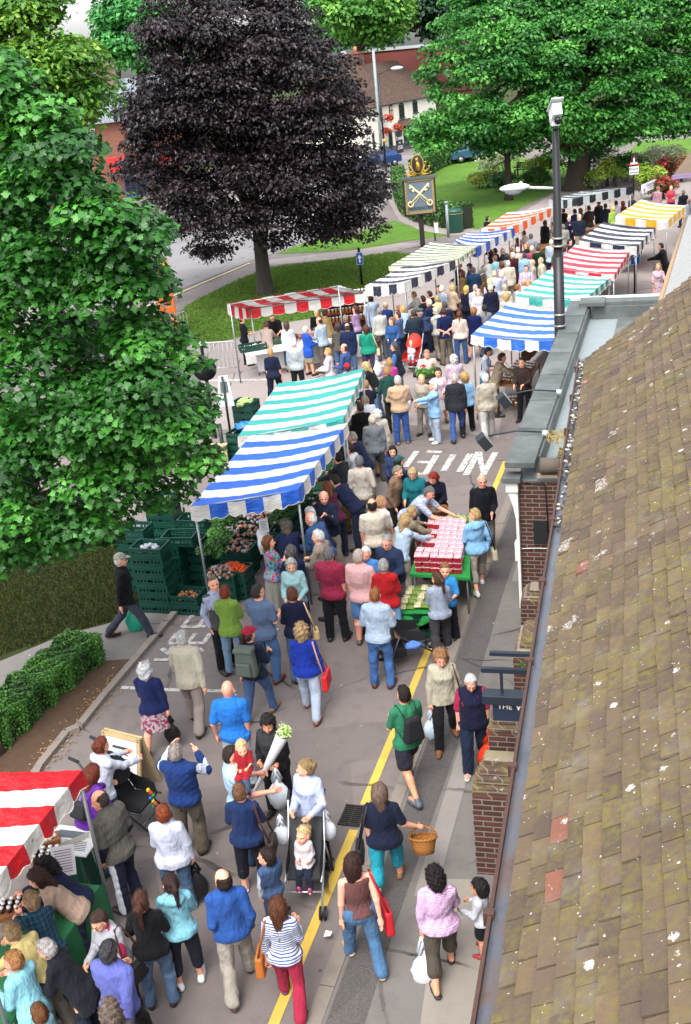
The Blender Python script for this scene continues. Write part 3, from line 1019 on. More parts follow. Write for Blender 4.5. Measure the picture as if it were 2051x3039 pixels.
BRK = brickmat('dark_brick', '#5c3a32', '#46302b', '#8a8076')
m = MB()
wl0, wl1 = g0 + gper * .42, g0 + gper * .42 + gdir * (GL - .6)
q = [wl0, wl1, wl1 + gper * 6.5, wl0 + gper * 6.5]
m.prism([(p[0] - BO[0], p[1] - BO[1]) for p in q][::-1], 0, EAVE + .05, BRK)
m.build('wall', bld)
def pier(px, py, w, d, h, h2, label):
 p = G(px, py)
 ang = math.atan2(gdir[1], gdir[0]) - PI / 2
 t = thing('brick_pier', label, 'pier', tuple(p), ang, 'brick piers under the eaves')
 bm = BRK
 tm = brickmat('weathered_brick', '#6a5348', '#57473f', '#93897c', .225, .075, .7)
 m = MB()
 m.box((w / 2, d / 2, h / 2), (w, d, h), bm)
 m.build('body', t)
 m = MB()
 n = 4
 for i in range(n):
  m.box((w / 2 + .02 * i, d / 2 + .05 + .03 * i, h + (i + .5) * h2 / n), (w - .04 * i, d - .06 * i, h2 / n - .004), tm)
 m.build('weathered_top', t, bevel=.012)
 return t
pier(1416, 2603, .82, .38, 1.16, .34, 'nearest brick pier with stepped mossy top, behind the small boy')
pier(1462, 2420, .80, .42, 1.22, .30, 'second brick pier, below the dark hanging sign')
pier(1530, 2130, .75, .8, .95, .2, 'low brick pier with ivy growing on its sloping top')
pier(1549, 1905, .75, .5, .70, .12, 'farthest low brick pier against the shop side wall')
bush('ivy', 'small green ivy plant on the sloping pier top', 'plant', [(*(G(1590, 2010, 1.1) + np.array([rnd.uniform(-.1, .1), rnd.uniform(-.3, .3), 0])), .12, .12, .08) for i in range(7)], 500, .045, M_BOX, 51, stems=False)
# ---- hanging sign
p = G(1448, 2062, 2.55)
t = thing('hanging_sign', 'dark navy hanging sign lettered THE W under the eaves', 'sign', tuple(p), math.atan2(gper[1], gper[0]))
nav = plain('navy_paint', '#1c2430', .45, .1)
m = MB()
m.box((.42, .0, -.02), (.95, .16, .11), nav)
m.build('lamp_housing', t, bevel=.01)
m = MB()
m.box((.47, .01, -.19), (.85, .05, .25), plain('navy_board', '#202a3c', .5, .1))
m.build('board', t, bevel=.004)
m = MB()
text_mb(m, 'THE', (.10, -.017, -.155), (1, 0, 0), (0, 0, 1), .062, plain('cream_lettering', '#e6e2d4', .5))
text_mb(m, 'W', (.29, -.017, -.158), (1, 0, 0), (0, 0, 1), .07, plain('cream_lettering', '#e6e2d4', .5), bold=.03)
m.build('lettering', t)
m = MB()
m.bar((-.06, .02, .30), (1.1, .02, .30), .05, .05, nav)
m.bar((.02, .16, .42), (1.1, .16, .42), .05, .04, nav)
m.bar((.15, .02, .28), (.15, .02, .02), .03, .03, nav)
m.bar((.75, .02, .28), (.75, .02, .02), .03, .03, nav)
m.build('bracket', t)
# ---- the flat-roofed shop beyond
ZP = 2.72
LEAD = NT('lead_sheet')
_v = LEAD.coord()
_n = LEAD.noise(_v, 1.6, 5, .65)
_c = LEAD.ramp(_n, [(.3, '#3f4443'), (.5, '#505554'), (.7, '#646967')])
_c = LEAD.mix(LEAD.ramp(LEAD.noise(_v, 55, 3, .7), [(.55, 0.0), (.75, .4)]), _c, '#868e8b')
_n2 = LEAD.noise(LEAD.mapping(_v, (.6, .6, 1)), 2.0, 6, .75)
_c = LEAD.mix(LEAD.ramp(_n2, [(.49, 0.0), (.5, .7), (.51, 0.0)]), _c, '#48504e')
LEAD.bsdf(_c, .6, LEAD.bump(_n, .3, .02), .4)
c0 = G(1497, 1372, ZP)
c1 = G(1692, 893, ZP)
ed = unit3(c1 - c0)
en = np.array([ed[1], -ed[0], 0])
SL = np.linalg.norm(c1 - c0)
shop = thing('flat_roofed_shop', 'flat-roofed shop with grey-green lead parapet between the market and the tiled roof', 'building', (c0[0], c0[1], 0), math.atan2(ed[1], ed[0]) - PI / 2)
SM = np.array(Matrix.Rotation(-(math.atan2(ed[1], ed[0]) - PI / 2), 3, 'Z'))
rgt = 5.2
m = MB()
m.prism([(.16, .16), (rgt, .16), (rgt, SL), (.16, SL)], 0, ZP - .38, BRK, plain('roofing_felt', '#7c8688', .8, .15))
m.build('wall', shop)
m = MB()
m.box((.24, SL / 2, ZP - .05), (.48, SL, .10), LEAD.m)
m.box((.47, SL / 2 + .25, ZP - .22), (.10, SL - .5, .30), LEAD.m)
m.box((rgt / 2 + .28, SL - .2, ZP - .02), (rgt - .56, .40, .12), LEAD.m)
m.box((rgt / 2 + .28, SL - .43, ZP - .22), (rgt - .6, .06, .32), LEAD.m)
m.box((.58, SL - .36, ZP + .035), (.62, .62, .10), LEAD.m)
m.box((rgt / 2, SL + .02, ZP + .06), (rgt, .06, .07), plain('white_edge', '#b9c2bf', .6))
for i in range(1, 7):
 m.box((.24, i * SL / 7, ZP + .006), (.49, .03, .03), LEAD.m)
m.build('parapet', shop, bevel=.012)
m = MB()
m.box((rgt / 2 + .6, SL / 2, ZP - .36), (rgt - 1.2, SL - .5, .03), LEAD.m)
m.build('roof_sheet', shop)
m = MB()
cp = plain('weathered_stone', '#5d544b', .95, .35, 5, 0, .8)
x = .56
while x < 2.6:
 m.tube([(x, .12, ZP - .10), (x + .30, .12, ZP - .10)], .13, cp, 12)
 x += .31
m.box((1.5, .13, ZP - .27), (2.0, .10, .05), plain('cream_moulding', '#a08c78', .8, .3))
m.build('coping', shop)
m = MB()
wp = plain('white_woodwork', '#d6d6d0', .5, .08, 5)
m.box((.10, .10, ZP - .30), (.30, .30, .10), LEAD.m)
m.box((.10, .10, ZP - .44), (.20, .20, .18), wp)
m.add([(.02, .03, ZP - .52), (.19, .03, ZP - .52), (.19, .03, ZP - 1.10), (.15, .03, ZP - 1.06), (.10, .03, ZP - .78), (.02, .22, ZP - .52), (.19, .22, ZP - .52), (.19, .22, ZP - 1.10), (.15, .22, ZP - 1.06), (.10, .22, ZP - .78)],
  [(0, 4, 3, 2, 1), (5, 6, 7, 8, 9), (0, 5, 9, 4), (4, 9, 8, 3), (3, 8, 7, 2), (1, 2, 7, 6), (0, 1, 6, 5)], wp)
m.box((.165, .12, (ZP - 1.0) / 2), (.05, .16, ZP - 1.0), wp)
m.box((.135, .12, ZP - 1.62), (.07, .15, .34), wp)
m.build('pilaster', shop, bevel=.01)
m = MB()
m.box((.52, .13, ZP - 1.28), (.22, .06, .40), plain('black_cabinet', '#1d1e20', .5))
cb = plain('black_cable', '#1a1a1a', .5)
m.tube([(.30, .15, ZP - .42), (.62, .145, ZP - .44), (.64, .145, ZP - 1.0), (.66, .145, ZP - 1.6), (.6, .145, ZP - 1.62)], .012, cb, 5)
m.tube([(.2, .145, ZP - 1.6), (.4, .14, ZP - 1.58), (.7, .145, ZP - 1.58), (1.1, .145, ZP - 1.62)], .010, plain('white_cable', '#c9c9c4', .5), 5)
m.build('meter_cabinet', shop)
def shop_pt(x, y, z):
 p = np.array([x, y, 0]) @ SM
 return np.array([c0[0] + p[0], c0[1] + p[1], z])
DRY = leafmat('dry_grass', '#6b5a2e', '#a08a48', '#c9b878', .8, .2)
for (lx, ly, lab) in ((1.15, .75, 'dry straw-like plants in a trough at the near end of the shop roof'), (1.35, 2.1, 'clump of dead yellow grass on the shop roof behind the trough')):
 p = shop_pt(lx, ly, ZP - .3)
 cl = [(p[0] + rnd.uniform(-.35, .35), p[1] + rnd.uniform(-.2, .2), ZP - .02 + rnd.uniform(-.1, .12), .2, .2, .16) for i in range(9)]
 b_ = bush('dead_plant', lab, 'plant', cl, 1500, .22, DRY, int(lx * 50), stems=False, aspect=.06, up=.3)
 m = MB()
 q = np.array([p[0], p[1], 0]) - np.array(b_.location)
 m.box((q[0], q[1], ZP - .22), (.75, .42, .24), plain('dark_trough', '#2c2a26', .8), math.atan2(ed[1], ed[0]) - PI / 2)
 m.build('trough', b_, bevel=.01)
def crumple(mb, c, r, mat, seed, n=14, rings=9, sc=(1, 1, .7), amp=.25):
 g = np.random.default_rng(seed)
 b = len(mb.v)
 mb.ball((0, 0, 0), 1, mat, n, rings)
 for i in range(b, len(mb.v)):
  v = np.array(mb.v[i])
  k = 1 + amp * (math.sin(5 * v[0] + seed) * math.sin(6 * v[1] + 2 * seed) + .6 * math.sin(11 * v[2] + 4 * v[0]) + .4 * g.normal())
  mb.v[i] = tuple(np.array(c) + r * k * v * np.array(sc))
p = shop_pt(1.2, 4.3, ZP - .2)
m = MB()
crumple(m, p, .45, plain('white_plastic', '#d9d8d6', .4, .06, 8, 0, .6), 3, 18, 12, (1.1, .8, .45), .18)
tag(m.build('plastic_sheet'), 'crumpled white plastic sheet lying on the shop roof', 'plastic sheet')
p = shop_pt(1.75, 3.9, ZP - .25)
m = MB()
crumple(m, p, .22, plain('red_plastic', '#b3202c', .35), 9, 12, 8, (.8, 1.2, .8), .15)
tag(m.build('red_bag'), 'red plastic bag between gutter and white sheet on the shop roof', 'bag')
p = shop_pt(1.45, 5.2, ZP - .36)
m = MB()
fm = plain('chair_tube', '#b8b8b4', .35, .1, 5, .6)
for s in (-.22, .22):
 m.tube([p + np.array([s, 0, 0]), p + np.array([s, .02, .75]), p + np.array([s * .8, .05, .82])], .013, fm, 6)
m.tube([p + np.array([-.18, .05, .82]), p + np.array([.18, .05, .82])], .013, fm, 6)
m.tube([p + np.array([-.22, 0, .4]), p + np.array([.22, 0, .4])], .013, fm, 6)
tag(m.build('chair_frame'), 'bare metal chair frame standing on the shop roof behind the white sheet', 'chair frame')
def floodlight(x0, y0, out, label):
 b = shop_pt(x0, y0, ZP + .05)
 e = shop_pt(x0 - out, y0 - .1, ZP + .02)
 t = thing('floodlight', label, 'floodlight', tuple(b), 0, 'floodlights on the shop parapet')
 e = e - b
 dk = plain('dark_grey_metal', '#2f3438', .5, .1, 5, .3)
 m = MB()
 m.tube([(0, 0, 0), e * .5 + np.array([0, 0, .06]), e], .016, dk, 6)
 m.tube([(0, 0, -.06), (0, 0, .02)], .05, plain('pale_flange', '#b5bab6', .5), 10)
 m.build('arm', t)
 m = MB()
 rr = np.array(Matrix.Rotation(R(-35), 3, 'Y'))
 m.box(e + np.array([-.08, 0, -.10]), (.17, .22, .26), dk, rr)
 m.build('lamp_head', t, bevel=.012)
 m = MB()
 m.box(e + np.array([-.075, 0, -.10]) + rr @ np.array([.088, 0, 0]), (.012, .18, .21), plain('lamp_glass', '#9ba4a6', .2), rr)
 m.build('glass', t)
floodlight(.5, 1.3, .95, 'dark floodlight on a long arm from the near end of the parapet')
floodlight(.5, 3.6, .95, 'black and white floodlight over the blue striped stall, farther along the parapet')
# ---- slate-roofed building farther up on the right
p0, p1 = G(1972, 880, 2.9), G(2040, 650, 2.9)
d_ = unit3(p1 - p0)
n_ = np.array([d_[1], -d_[0], 0])
t = thing('slate_roofed_building', 'grey slate-roofed building behind the tiled roof, beside the navy striped stall', 'building', (p0[0], p0[1], 0))
m = MB()
sl = plain('old_slate', '#8b8c8a', .8, .25, 4, 0, .6)
q0, q1 = p0 - d_ * .5, p1 + d_ * .3
z = np.array([0, 0, 1])
O = np.array([p0[0], p0[1], 0])
L = np.linalg.norm(q1 - q0)
nr = 22
for i in range(nr):
 a, b = i * .2, (i + 1) * .2 + .03
 m.add([x - O for x in (q0 + n_ * a + z * a * .75 + z * .03, q1 + n_ * a + z * a * .75 + z * .03, q1 + n_ * b + z * b * .75, q0 + n_ * b + z * b * .75)], [(0, 1, 2, 3)], sl)
 m.add([x - O for x in (q0 + n_ * a + z * a * .75 + z * .03, q1 + n_ * a + z * a * .75 + z * .03, q1 + n_ * a + z * a * .75, q0 + n_ * a + z * a * .75)], [(3, 2, 1, 0)], sl)
m.build('roof', t)
m = MB()
pr = [p0 + n_ * .25, p1 + n_ * .25, p1 + n_ * 8, p0 + n_ * 8]
m.prism([(x[0] - O[0], x[1] - O[1]) for x in pr][::-1], 0, 2.95, brickmat('brown_brick', '#6a4a3c', '#553b32', '#8a8076'))
m.build('wall', t)
m = MB()
m.tube([q0 - O - n_ * .06, q1 - O - n_ * .06], .06, plain('timber_gutter', '#8a7358', .7, .3), 8)
m.build('gutter', t)
# ---- brown hipped roof at the right edge
e0, e1 = G(1998, 520, 3.2), G(2080, 505, 3.2)
t = thing('hipped_building', 'brown hip-roofed building at the far right edge beside the flower display', 'building', (e0[0], e0[1], 0))
O = np.array([e0[0], e0[1], 0])
ap = GD(2075, 415, e0[1] + 3.2)
m = MB()
br = plain('brown_tiles', '#5f5142', .9, .3, 5, 0, .8)
bk = GD(2042, 478, e0[1] + 4.5)
bk[2] = 3.2
rt = e1 + np.array([9, 1.5, 0])
m.add([x - O for x in (e0, rt, ap + np.array([7, 1, 0]), ap)], [(0, 1, 2, 3)], br)
m.add([x - O for x in (e0, ap, bk)], [(0, 1, 2)], br)
m.build('roof', t)
m = MB()
m.prism([(1.3, .9), (9, 2.3), (9, 5.2), (2.6, 3.9)], 0, 3.2, plain('eave_shade_wall', '#2f2926', .9, .3))  # wall tone darkened to carry the shade below the roof corner
m.build('wall', t)
m = MB()
m.bar(np.array([-.05, -.05, 3.12]), rt - O + np.array([0, 0, -.08]), .12, .16, plain('fascia_paint', '#7c6a8c', .6))
m.tube([np.array([.8, .0, 3.0]), np.array([2.6, .2, 2.95])], .14, plain('terracotta', '#b0714f', .7), 10)
m.build('fascia', t)
# ---- the white inn across the main road
class Wall:
 def __init__(self, a, b):
  self.a = np.array(a)
  self.d = unit3(np.array(b) - self.a)
  self.n = np.array([self.d[1], -self.d[0], 0])
  self.L = np.linalg.norm(np.array(b) - self.a)
  self.ang = math.atan2(self.d[1], self.d[0])
 def sz(self, x, y):
  r = ray(x, y)
  t_ = ((self.a - CO) @ self.n) / (r @ self.n)
  p = CO + r * t_
  return (p - self.a) @ self.d, p[2]
w = Wall(G(1075, 478), G(1300, 414))
inn = thing('white_inn', 'white-walled inn with brown tiled roof across the main road', 'building', tuple(w.a), w.ang)
ez = w.sz(1180, 302)[1]
cream = plain('cream_render', '#e9e4d3', .85, .05, 2, 0, .3)
m = MB()
m.box((w.L / 2, 3.0, ez / 2), (w.L, 6, ez), cream)
m.build('wall', inn)
m = MB()
m.box((w.L / 2, -.03, .28), (w.L, .06, .56), plain('grey_plinth', '#5b5c60', .8))
m.build('plinth', inn)
TIL = plain('brown_roof_tiles', '#6b5548', .9, .35, 6, 0, .8)
RED = NT('mottled_tiles')
_v = RED.coord()
_c = RED.mix(RED.ramp(RED.noise(_v, 5, 4, .7), [(.5, 0.0), (.68, .9)]), '#4a3e37', '#7c5c48')
_s = RED.sep(_v)
_w = RED.math('FRACT', RED.math('MULTIPLY', _s[2], 7.0))
_c = RED.mix(RED.math('MULTIPLY', RED.math('LESS_THAN', _w, .12), .5), _c, '#2e2520')
RED.bsdf(_c, .9, RED.bump(_w, .4, .03), .2)
m = MB()
rh = 3.6
x0, x1 = -1.0, w.L + .4
v = [(x0, -.35, ez - .05), (x1, -.35, ez - .05), (x1 - 2.2, 3.2, ez + rh), (x0, 3.2, ez + rh), (x0, 6.6, ez - .05), (x1, 6.6, ez - .05)]
m.add(v, [(0, 1, 2, 3), (1, 5, 2), (3, 2, 5, 4), (0, 3, 4)], RED.m)
m.build('roof', inn)
m = MB()
m.tube([(x0, -.38, ez - .06), (x1, -.38, ez - .06)], .07, plain('black_gutter', '#26262a', .5), 6)
m.build('gutter', inn)
FR = plain('window_frame', '#2e3a38', .5)
def wall_window(wl, parent, x0, y0, x1, y1, n=3, arch=True, sill=True, frame=FR):
 s0, z1 = wl.sz(x0, y0)
 s1, z0 = wl.sz(x1, y1)
 s0, s1 = min(s0, s1), max(s0, s1)
 m = MB()
 W_, H_ = s1 - s0, z1 - z0
 m.box(((s0 + s1) / 2, -.02, (z0 + z1) / 2), (W_, .05, H_), glassmat())
 o = m.build('window', parent)
 m = MB()
 for i in range(n + 1):
  m.box((s0 + W_ * i / n, -.06, (z0 + z1) / 2), (.07 if i in (0, n) else .035, .05, H_), frame)
 for i in range(4):
  m.box(((s0 + s1) / 2, -.062, z0 + H_ * i / 3), (W_, .04, .07 if i in (0, 3) else .03), frame)
 if arch:
  m.tube([(s0, -.055, z1), ((s0 + s1) / 2, -.055, z1 + W_ * .16), (s1, -.055, z1)], .05, frame, 6)
 m.build('frame', o)
 if sill:
  m = MB()
  m.box(((s0 + s1) / 2, -.09, z0 - .06), (W_ + .2, .16, .08), frame)
  m.build('sill', o)
wall_window(w, inn, 1183, 313, 1199, 348)
wall_window(w, inn, 1224, 304, 1238, 332)
wall_window(w, inn, 1122, 323, 1132, 354, 2)
wall_window(w, inn, 1152, 391, 1164, 431)
wall_window(w, inn, 1178, 381, 1192, 425, 2, False)
wall_window(w, inn, 1196, 376, 1216, 424, 3, False)
wall_window(w, inn, 1104, 400, 1112, 446, 2)
s0, zt = w.sz(1179, 358)
s1, _ = w.sz(1216, 350)
zb = w.sz(1180, 374)[1]
m = MB()
m.add([(s0 - .25, -1.0, zb), (s1 + .35, -1.0, zb), (s1, 0, zt), (s0 + .2, 0, zt)], [(0, 1, 2, 3)], RED.m)
m.add([(s0 - .25, -1.0, zb), (s0 + .2, 0, zt), (s0 - .25, 0, zb)], [(0, 1, 2)], RED.m)
m.add([(s1 + .35, -1.0, zb), (s1 + .35, 0, zb), (s1, 0, zt)], [(0, 1, 2)], RED.m)
m.add([(s0 - .25, -1.0, zb), (s0 - .25, 0, zb), (s1 + .35, 0, zb), (s1 + .35, -1.0, zb)], [(0, 1, 2, 3)], plain('soffit', '#4a3f36', .8))
m.build('porch_roof', inn)
for (x, y, hw_, hh) in ((1159, 321, .35, .28), (1160, 335, .38, .28), (1161, 347, .32, .26)):
 s, z = w.sz(x, y)
 m = MB()
 m.box((s, -.05, z), (hw_ * 2, .05, hh * 2), plain('maroon_board', '#5b2a26', .5))
 m.box((s, -.08, z), (hw_ * 1.5, .012, hh * 1.2), plain('cream_panel', '#cbbfa6', .6))
 m.box((s, -.09, z), (hw_ * .2, .012, hh * 1.2), plain('maroon_board', '#5b2a26', .5))
 m.build('wall_plaque', inn)
s, z = w.sz(1146, 205)
m = MB()
m.box((s + 1.0, 3.4, ez + rh - .2), (1.2, .8, 2.4), brickmat('red_brick', '#8a4a36', '#74402f', '#a3988c'))
m.box((s + 1.0, 3.4, ez + rh + 1.05), (1.45, 1.0, .2), brickmat('red_brick', '#8a4a36', '#74402f', '#a3988c'))
m.tube([(s + .7, 3.4, ez + rh + 1.1), (s + .7, 3.4, ez + rh + 1.6)], .16, plain('terracotta', '#b0714f', .7), 8)
m.build('chimney', inn)
r0, r1 = GD(1020, 160, 124.0), GD(1330, 132, 140.0)
rd = unit3((r1 - r0) * np.array([1, 1, 0]))
rn = np.array([rd[1], -rd[0], 0])
t = thing('red_roofed_building', 'taller building with dark red tiled roof rising behind the white inn', 'building', (r0[0], r0[1], 0))
O = np.array([r0[0], r0[1], 0])
RED2 = NT('dark_red_tiles')
_v = RED2.coord()
_c = RED2.mix(RED2.noise(_v, 3, 4, .7), '#4a231f', '#6e372d')
_w = RED2.math('FRACT', RED2.math('MULTIPLY', RED2.sep(_v)[2], 5.0))
_c = RED2.mix(RED2.math('MULTIPLY', RED2.math('LESS_THAN', _w, .15), .5), _c, '#281310')
RED2.bsdf(_c, .9, None, .2)
dn = np.array([0, 0, -5.0])
m = MB()
v = [r0 + rn * 6 + dn, r1 + rn * 6 + dn, r1, r0, r1 - rn * 6 + dn, r0 - rn * 6 + dn]
m.add([x - O for x in v], [(0, 1, 2, 3), (3, 2, 4, 5), (0, 3, 5), (1, 4, 2)], RED2.m)
m.build('roof', t)
m = MB()
v = [r0 + rn * 5.6, r1 + rn * 5.6, r1 - rn * 5.6, r0 - rn * 5.6]
m.prism([(x[0] - O[0], x[1] - O[1]) for x in v], 0, min(r0[2], r1[2]) - 4.9, brickmat('red_brick', '#8a4a36', '#74402f', '#a3988c'))
m.build('wall', t)
m = MB()
m.bar(r0 - O + np.array([0, 0, .1]), r1 - O + np.array([0, 0, .1]), .7, .32, plain('white_coping', '#dfe4e8', .6))
m.build('ridge_coping', t)
w2 = Wall(G(1170, 458) , G(1205, 448))
s, z = w2.sz(1177, 457)
pb = G(1178, 457)
t = thing('menu_board', 'black menu board reading 2 meals outside the white inn', 'menu board', tuple(pb), w.ang)
m = MB()
m.box((.7, 0, 1.0), (1.35, .08, 2.0), plain('black_slate', '#1b1d22', .6))
m.build('board', t)
m = MB()
ch = plain('chalk', '#d8dcdc', .8)
text_mb(m, '2 meals', (.7, -.05, 1.2), (1, 0, 0), (0, 0, 1), .34, ch, .006, 'CENTER', .02)
text_mb(m, 'for', (.7, -.05, .85), (1, 0, 0), (0, 0, 1), .2, ch, .006, 'CENTER', .02)
text_mb(m, '£7.00', (.7, -.05, .35), (1, 0, 0), (0, 0, 1), .34, ch, .006, 'CENTER', .02)
m.build('lettering', t)
FLW = leafmat('basket_flowers', '#3f5a26', '#b03a30', '#e06a3a', .6, .2)
for (x, y, lab) in ((1170, 381, 'hanging basket of orange flowers beside the inn porch'), (1134, 393, 'hanging basket under the lamp posts by the white inn'), (1137, 352, 'red flower basket on the inn wall behind the lamp posts')):
 s, z = w.sz(x, y)
 p = w.a + w.d * s + w.n * .55
 bush('hanging_basket', lab, 'flower basket', [(p[0] + rnd.uniform(-.3, .3), p[1] + rnd.uniform(-.2, .2), z + rnd.uniform(-.2, .25), .3, .3, .25) for i in range(6)], 500, .16, FLW, int(x), stems=False)
# ---- brick terrace behind the maple and the beech
w3 = Wall(G(120, 622), G(560, 560))
ter = thing('brick_terrace', 'red brick terrace with slate roof half hidden between maple and copper beech', 'building', tuple(w3.a), w3.ang)
ez = w3.sz(300, 366)[1]
m = MB()
m.box((w3.L / 2, 3.5, ez / 2), (w3.L, 7, ez), brickmat('terrace_brick', '#9a4f38', '#86452f', '#a89a8c'))
m.build('wall', ter)
m = MB()
sl2 = NT('slates')
_v = sl2.coord()
_s = sl2.sep(_v)
_b = sl2.n('TexBrick', i_Vector=_v, i_Scale=1.0)
_b.inputs['Brick Width'].default_value = .5
_b.inputs['Row Height'].default_value = .3
_b.inputs['Mortar Size'].default_value = .02
sl2.set(_b.inputs['Color1'], lin('#7c858c'))
sl2.set(_b.inputs['Color2'], lin('#6c747c'))
sl2.set(_b.inputs['Mortar'], lin('#4c5258'))
sl2.bsdf(_b.outputs[0], .6, None, .4)
rh = 3.1
m.add([(-.3, -.4, ez), (w3.L + .3, -.4, ez), (w3.L + .3, 3.5, ez + rh), (-.3, 3.5, ez + rh), (w3.L + .3, 7.4, ez), (-.3, 7.4, ez)], [(0, 1, 2, 3), (3, 2, 4, 5), (0, 3, 5), (1, 4, 2)], sl2.m)
m.build('roof', ter)
m = MB()
s, z = w3.sz(328, 200)
ck = brickmat('grey_brick', '#8a7566', '#75655a', '#a89a8c')
m.box((s, 3.0, ez + rh + .2), (1.5, 1.1, 2.6), ck)
m.box((s, 3.0, ez + rh + 1.0), (1.75, 1.35, .2), ck)
m.box((s, 3.0, ez + rh + 1.55), (1.5, 1.1, .12), plain('terracotta', '#b0714f', .7))
m.build('chimney', ter)
WF = plain('white_frame', '#d8d8d4', .5)
for r_ in ((262, 385, 292, 452), (380, 372, 436, 420), (510, 352, 535, 385), (170, 400, 200, 470)):
 wall_window(w3, ter, *r_, 3, False, True, WF)
s0, z0 = w3.sz(405, 478)
m = MB()
m.add([(s0 - 2.4, -1.2, z0 - .25), (s0 + 3.0, -1.2, z0 - .25), (s0 + 3.0, 0, z0 + .5), (s0 - 2.4, 0, z0 + .5)], [(0, 1, 2, 3)], plain('red_awning', '#c8201e', .6))
m.add([(s0 - 2.4, -1.2, z0 - .25), (s0 + 3.0, -1.2, z0 - .25), (s0 + 3.0, -1.2, z0 - .55), (s0 - 2.4, -1.2, z0 - .55)], [(3, 2, 1, 0)], plain('red_awning', '#c8201e', .6))
m.build('shop_awning', ter)
wall_window(w3, ter, 362, 500, 440, 575, 4, False, True, plain('blue_shopfront', '#33507e', .5))
# ------------------------------------------------------------------ market stalls
@cached
def canvas(color):
 t = NT('canvas')
 v = t.coord()
 c = lin(color)
 n = t.noise(v, 2.2, 4, .6)
 col = t.mix(n, tuple(x * .86 for x in c), tuple(min(.86, x * 1.1) for x in c))
 cr = t.noise(t.mapping(v, (3, 5, 5)), 2.0, 4, .6)
 b = t.bsdf(col, .34, t.bump(cr, .7, .06), .6)
 tr = t.n('BsdfTranslucent', i_Color=col)
 mx = t.n('MixShader', j0=.22)
 t.t.links.new(b.outputs[0], mx.inputs[1])
 t.t.links.new(tr.outputs[0], mx.inputs[2])
 t.t.links.new(mx.outputs[0], t.out.inputs[0])
 return t.m
WCAN = '#d3d1ca'
STEEL = plain('galvanised_steel', '#8d9092', .4, .15, 8, .7)
GCLOTH = plain('green_cloth', '#1d5a34', .9, .2, 6, 0, .5)
def stall(label, A, B, C, D, c1, z=(2.25, 2.25, 2.25, 2.25), n=11, along=True, drop=.26, vals='BCAB', c2=WCAN, sag=.05, peak=0.0, table=None, legs='ABCD', first=0, seed=1,
   blocks=6, post=.022, name='market_stall'):
 """A near left, B near right, C far right, D far left: canopy corners as seen in the photograph, at heights z.
 Stripes run from the left to the right edge and alternate along A-D (or along A-B when along is False)."""
 P = [G(p[0], p[1], h) for p, h in zip((A, B, C, D), z)]
 base = np.mean(P, 0)
 base[2] = 0
 t = thing(name, label, 'market stall', tuple(base), 0, 'striped canopies of the market stalls')
 P = [p - base for p in P]
 mc1, mc2 = canvas(c1), canvas(c2)
 rng = np.random.default_rng(seed)
 if not along:
  P = [P[1], P[2], P[3], P[0]]
 a, b, c, d = P
 def S(u, v):
  p = a * (1 - u) * (1 - v) + b * u * (1 - v) + c * u * v + d * (1 - u) * v
  edge = 4 * u * (1 - u)
  z_ = -sag * math.sin(PI * min(1, max(0, u))) * (1 - .0 * v) + peak * edge * .0
  z_ += -sag * .35 * abs(math.sin(3 * PI * v)) * edge
  z_ += .010 * math.sin(23 * v + 5 * u + seed) * edge + .006 * math.sin(41 * u + 9 * v)
  if peak:
   z_ += peak * (1 - abs(2 * u - 1)) if peak > 0 else 0
  return p + np.array([0, 0, z_])
 nu, sub = 18, 5
 m = MB()
 for i in range(n):
  mat = mc1 if (i + first) % 2 == 0 else mc2
  vs, fs = [], []
  for j in range(sub + 1):
   for k in range(nu + 1):
    vs.append(S(k / nu, (i + j / sub) / n))
  for j in range(sub):
   for k in range(nu):
    q = j * (nu + 1) + k
    fs.append((q, q + 1, q + nu + 2, q + nu + 1))
  m.add(vs, fs, mat, True)
 m.build('canopy', t)
 def valance(e0, e1, seg, alt_first, nm='valance'):
  m = MB()
  N = 8
  cen = (a + b + c + d) / 4
  for i in range(seg):
   mat = mc1 if (i + alt_first) % 2 == 0 else mc2
   vs, fs = [], []
   for k in range(N + 1):
    f = (i + k / N) / seg
    p = e0(f)
    o = unit3((p - cen) * np.array([1, 1, 0])) * (.012 + .02 * math.sin(f * 31 + seed))
    dr = drop - .05 + .05 * abs(math.sin(PI * f * seg * (1 if seg > 8 else 1.5)))
    dr += .012 * math.sin(9 * f + seed)
    vs += [p + o * .2, p + o * .8 + np.array([0, 0, -dr * .5]), p + o * 1.2 + np.array([0, 0, -dr])]
   for k in range(N):
    for r in range(2):
     q = k * 3 + r
     fs.append((q, q + 1, q + 4, q + 3))
   m.add(vs, fs, mat, True)
   m.tube([vs[k * 3 + 2] for k in range(N + 1)], .007, mc2, 4)
  m.build(nm, t)
 if along:
  E = {'AB': (lambda f: S(f, 0), blocks), 'BC': (lambda f: S(1, f), n), 'CD': (lambda f: S(1 - f, 1), blocks), 'DA': (lambda f: S(0, 1 - f), n)}
 else:
  E = {'AB': (lambda f: S(0, 1 - f), n), 'BC': (lambda f: S(f, 0), blocks), 'CD': (lambda f: S(1, f), n), 'DA': (lambda f: S(1 - f, 1), blocks)}
 for e in vals.split():
  f, seg = E[e]
  ff = first
  if along and e == 'DA' or (not along and e == 'AB'):
   ff = (first + n - 1)
  valance(f, None, seg, ff if seg == n else 1)
 m0 = {'A': a, 'B': b, 'C': c, 'D': d} if along else {'B': a, 'C': b, 'D': c, 'A': d}
 cen = np.mean(P, 0)
 for k in legs:
  q = m0[k] + (cen - m0[k]) * .035
  m = MB()
  m.tube([(q[0], q[1], 0), (q[0], q[1], q[2] - .02)], post, STEEL, 8)
  m.build('post', t)
 m = MB()
 ks = 'ABCD'
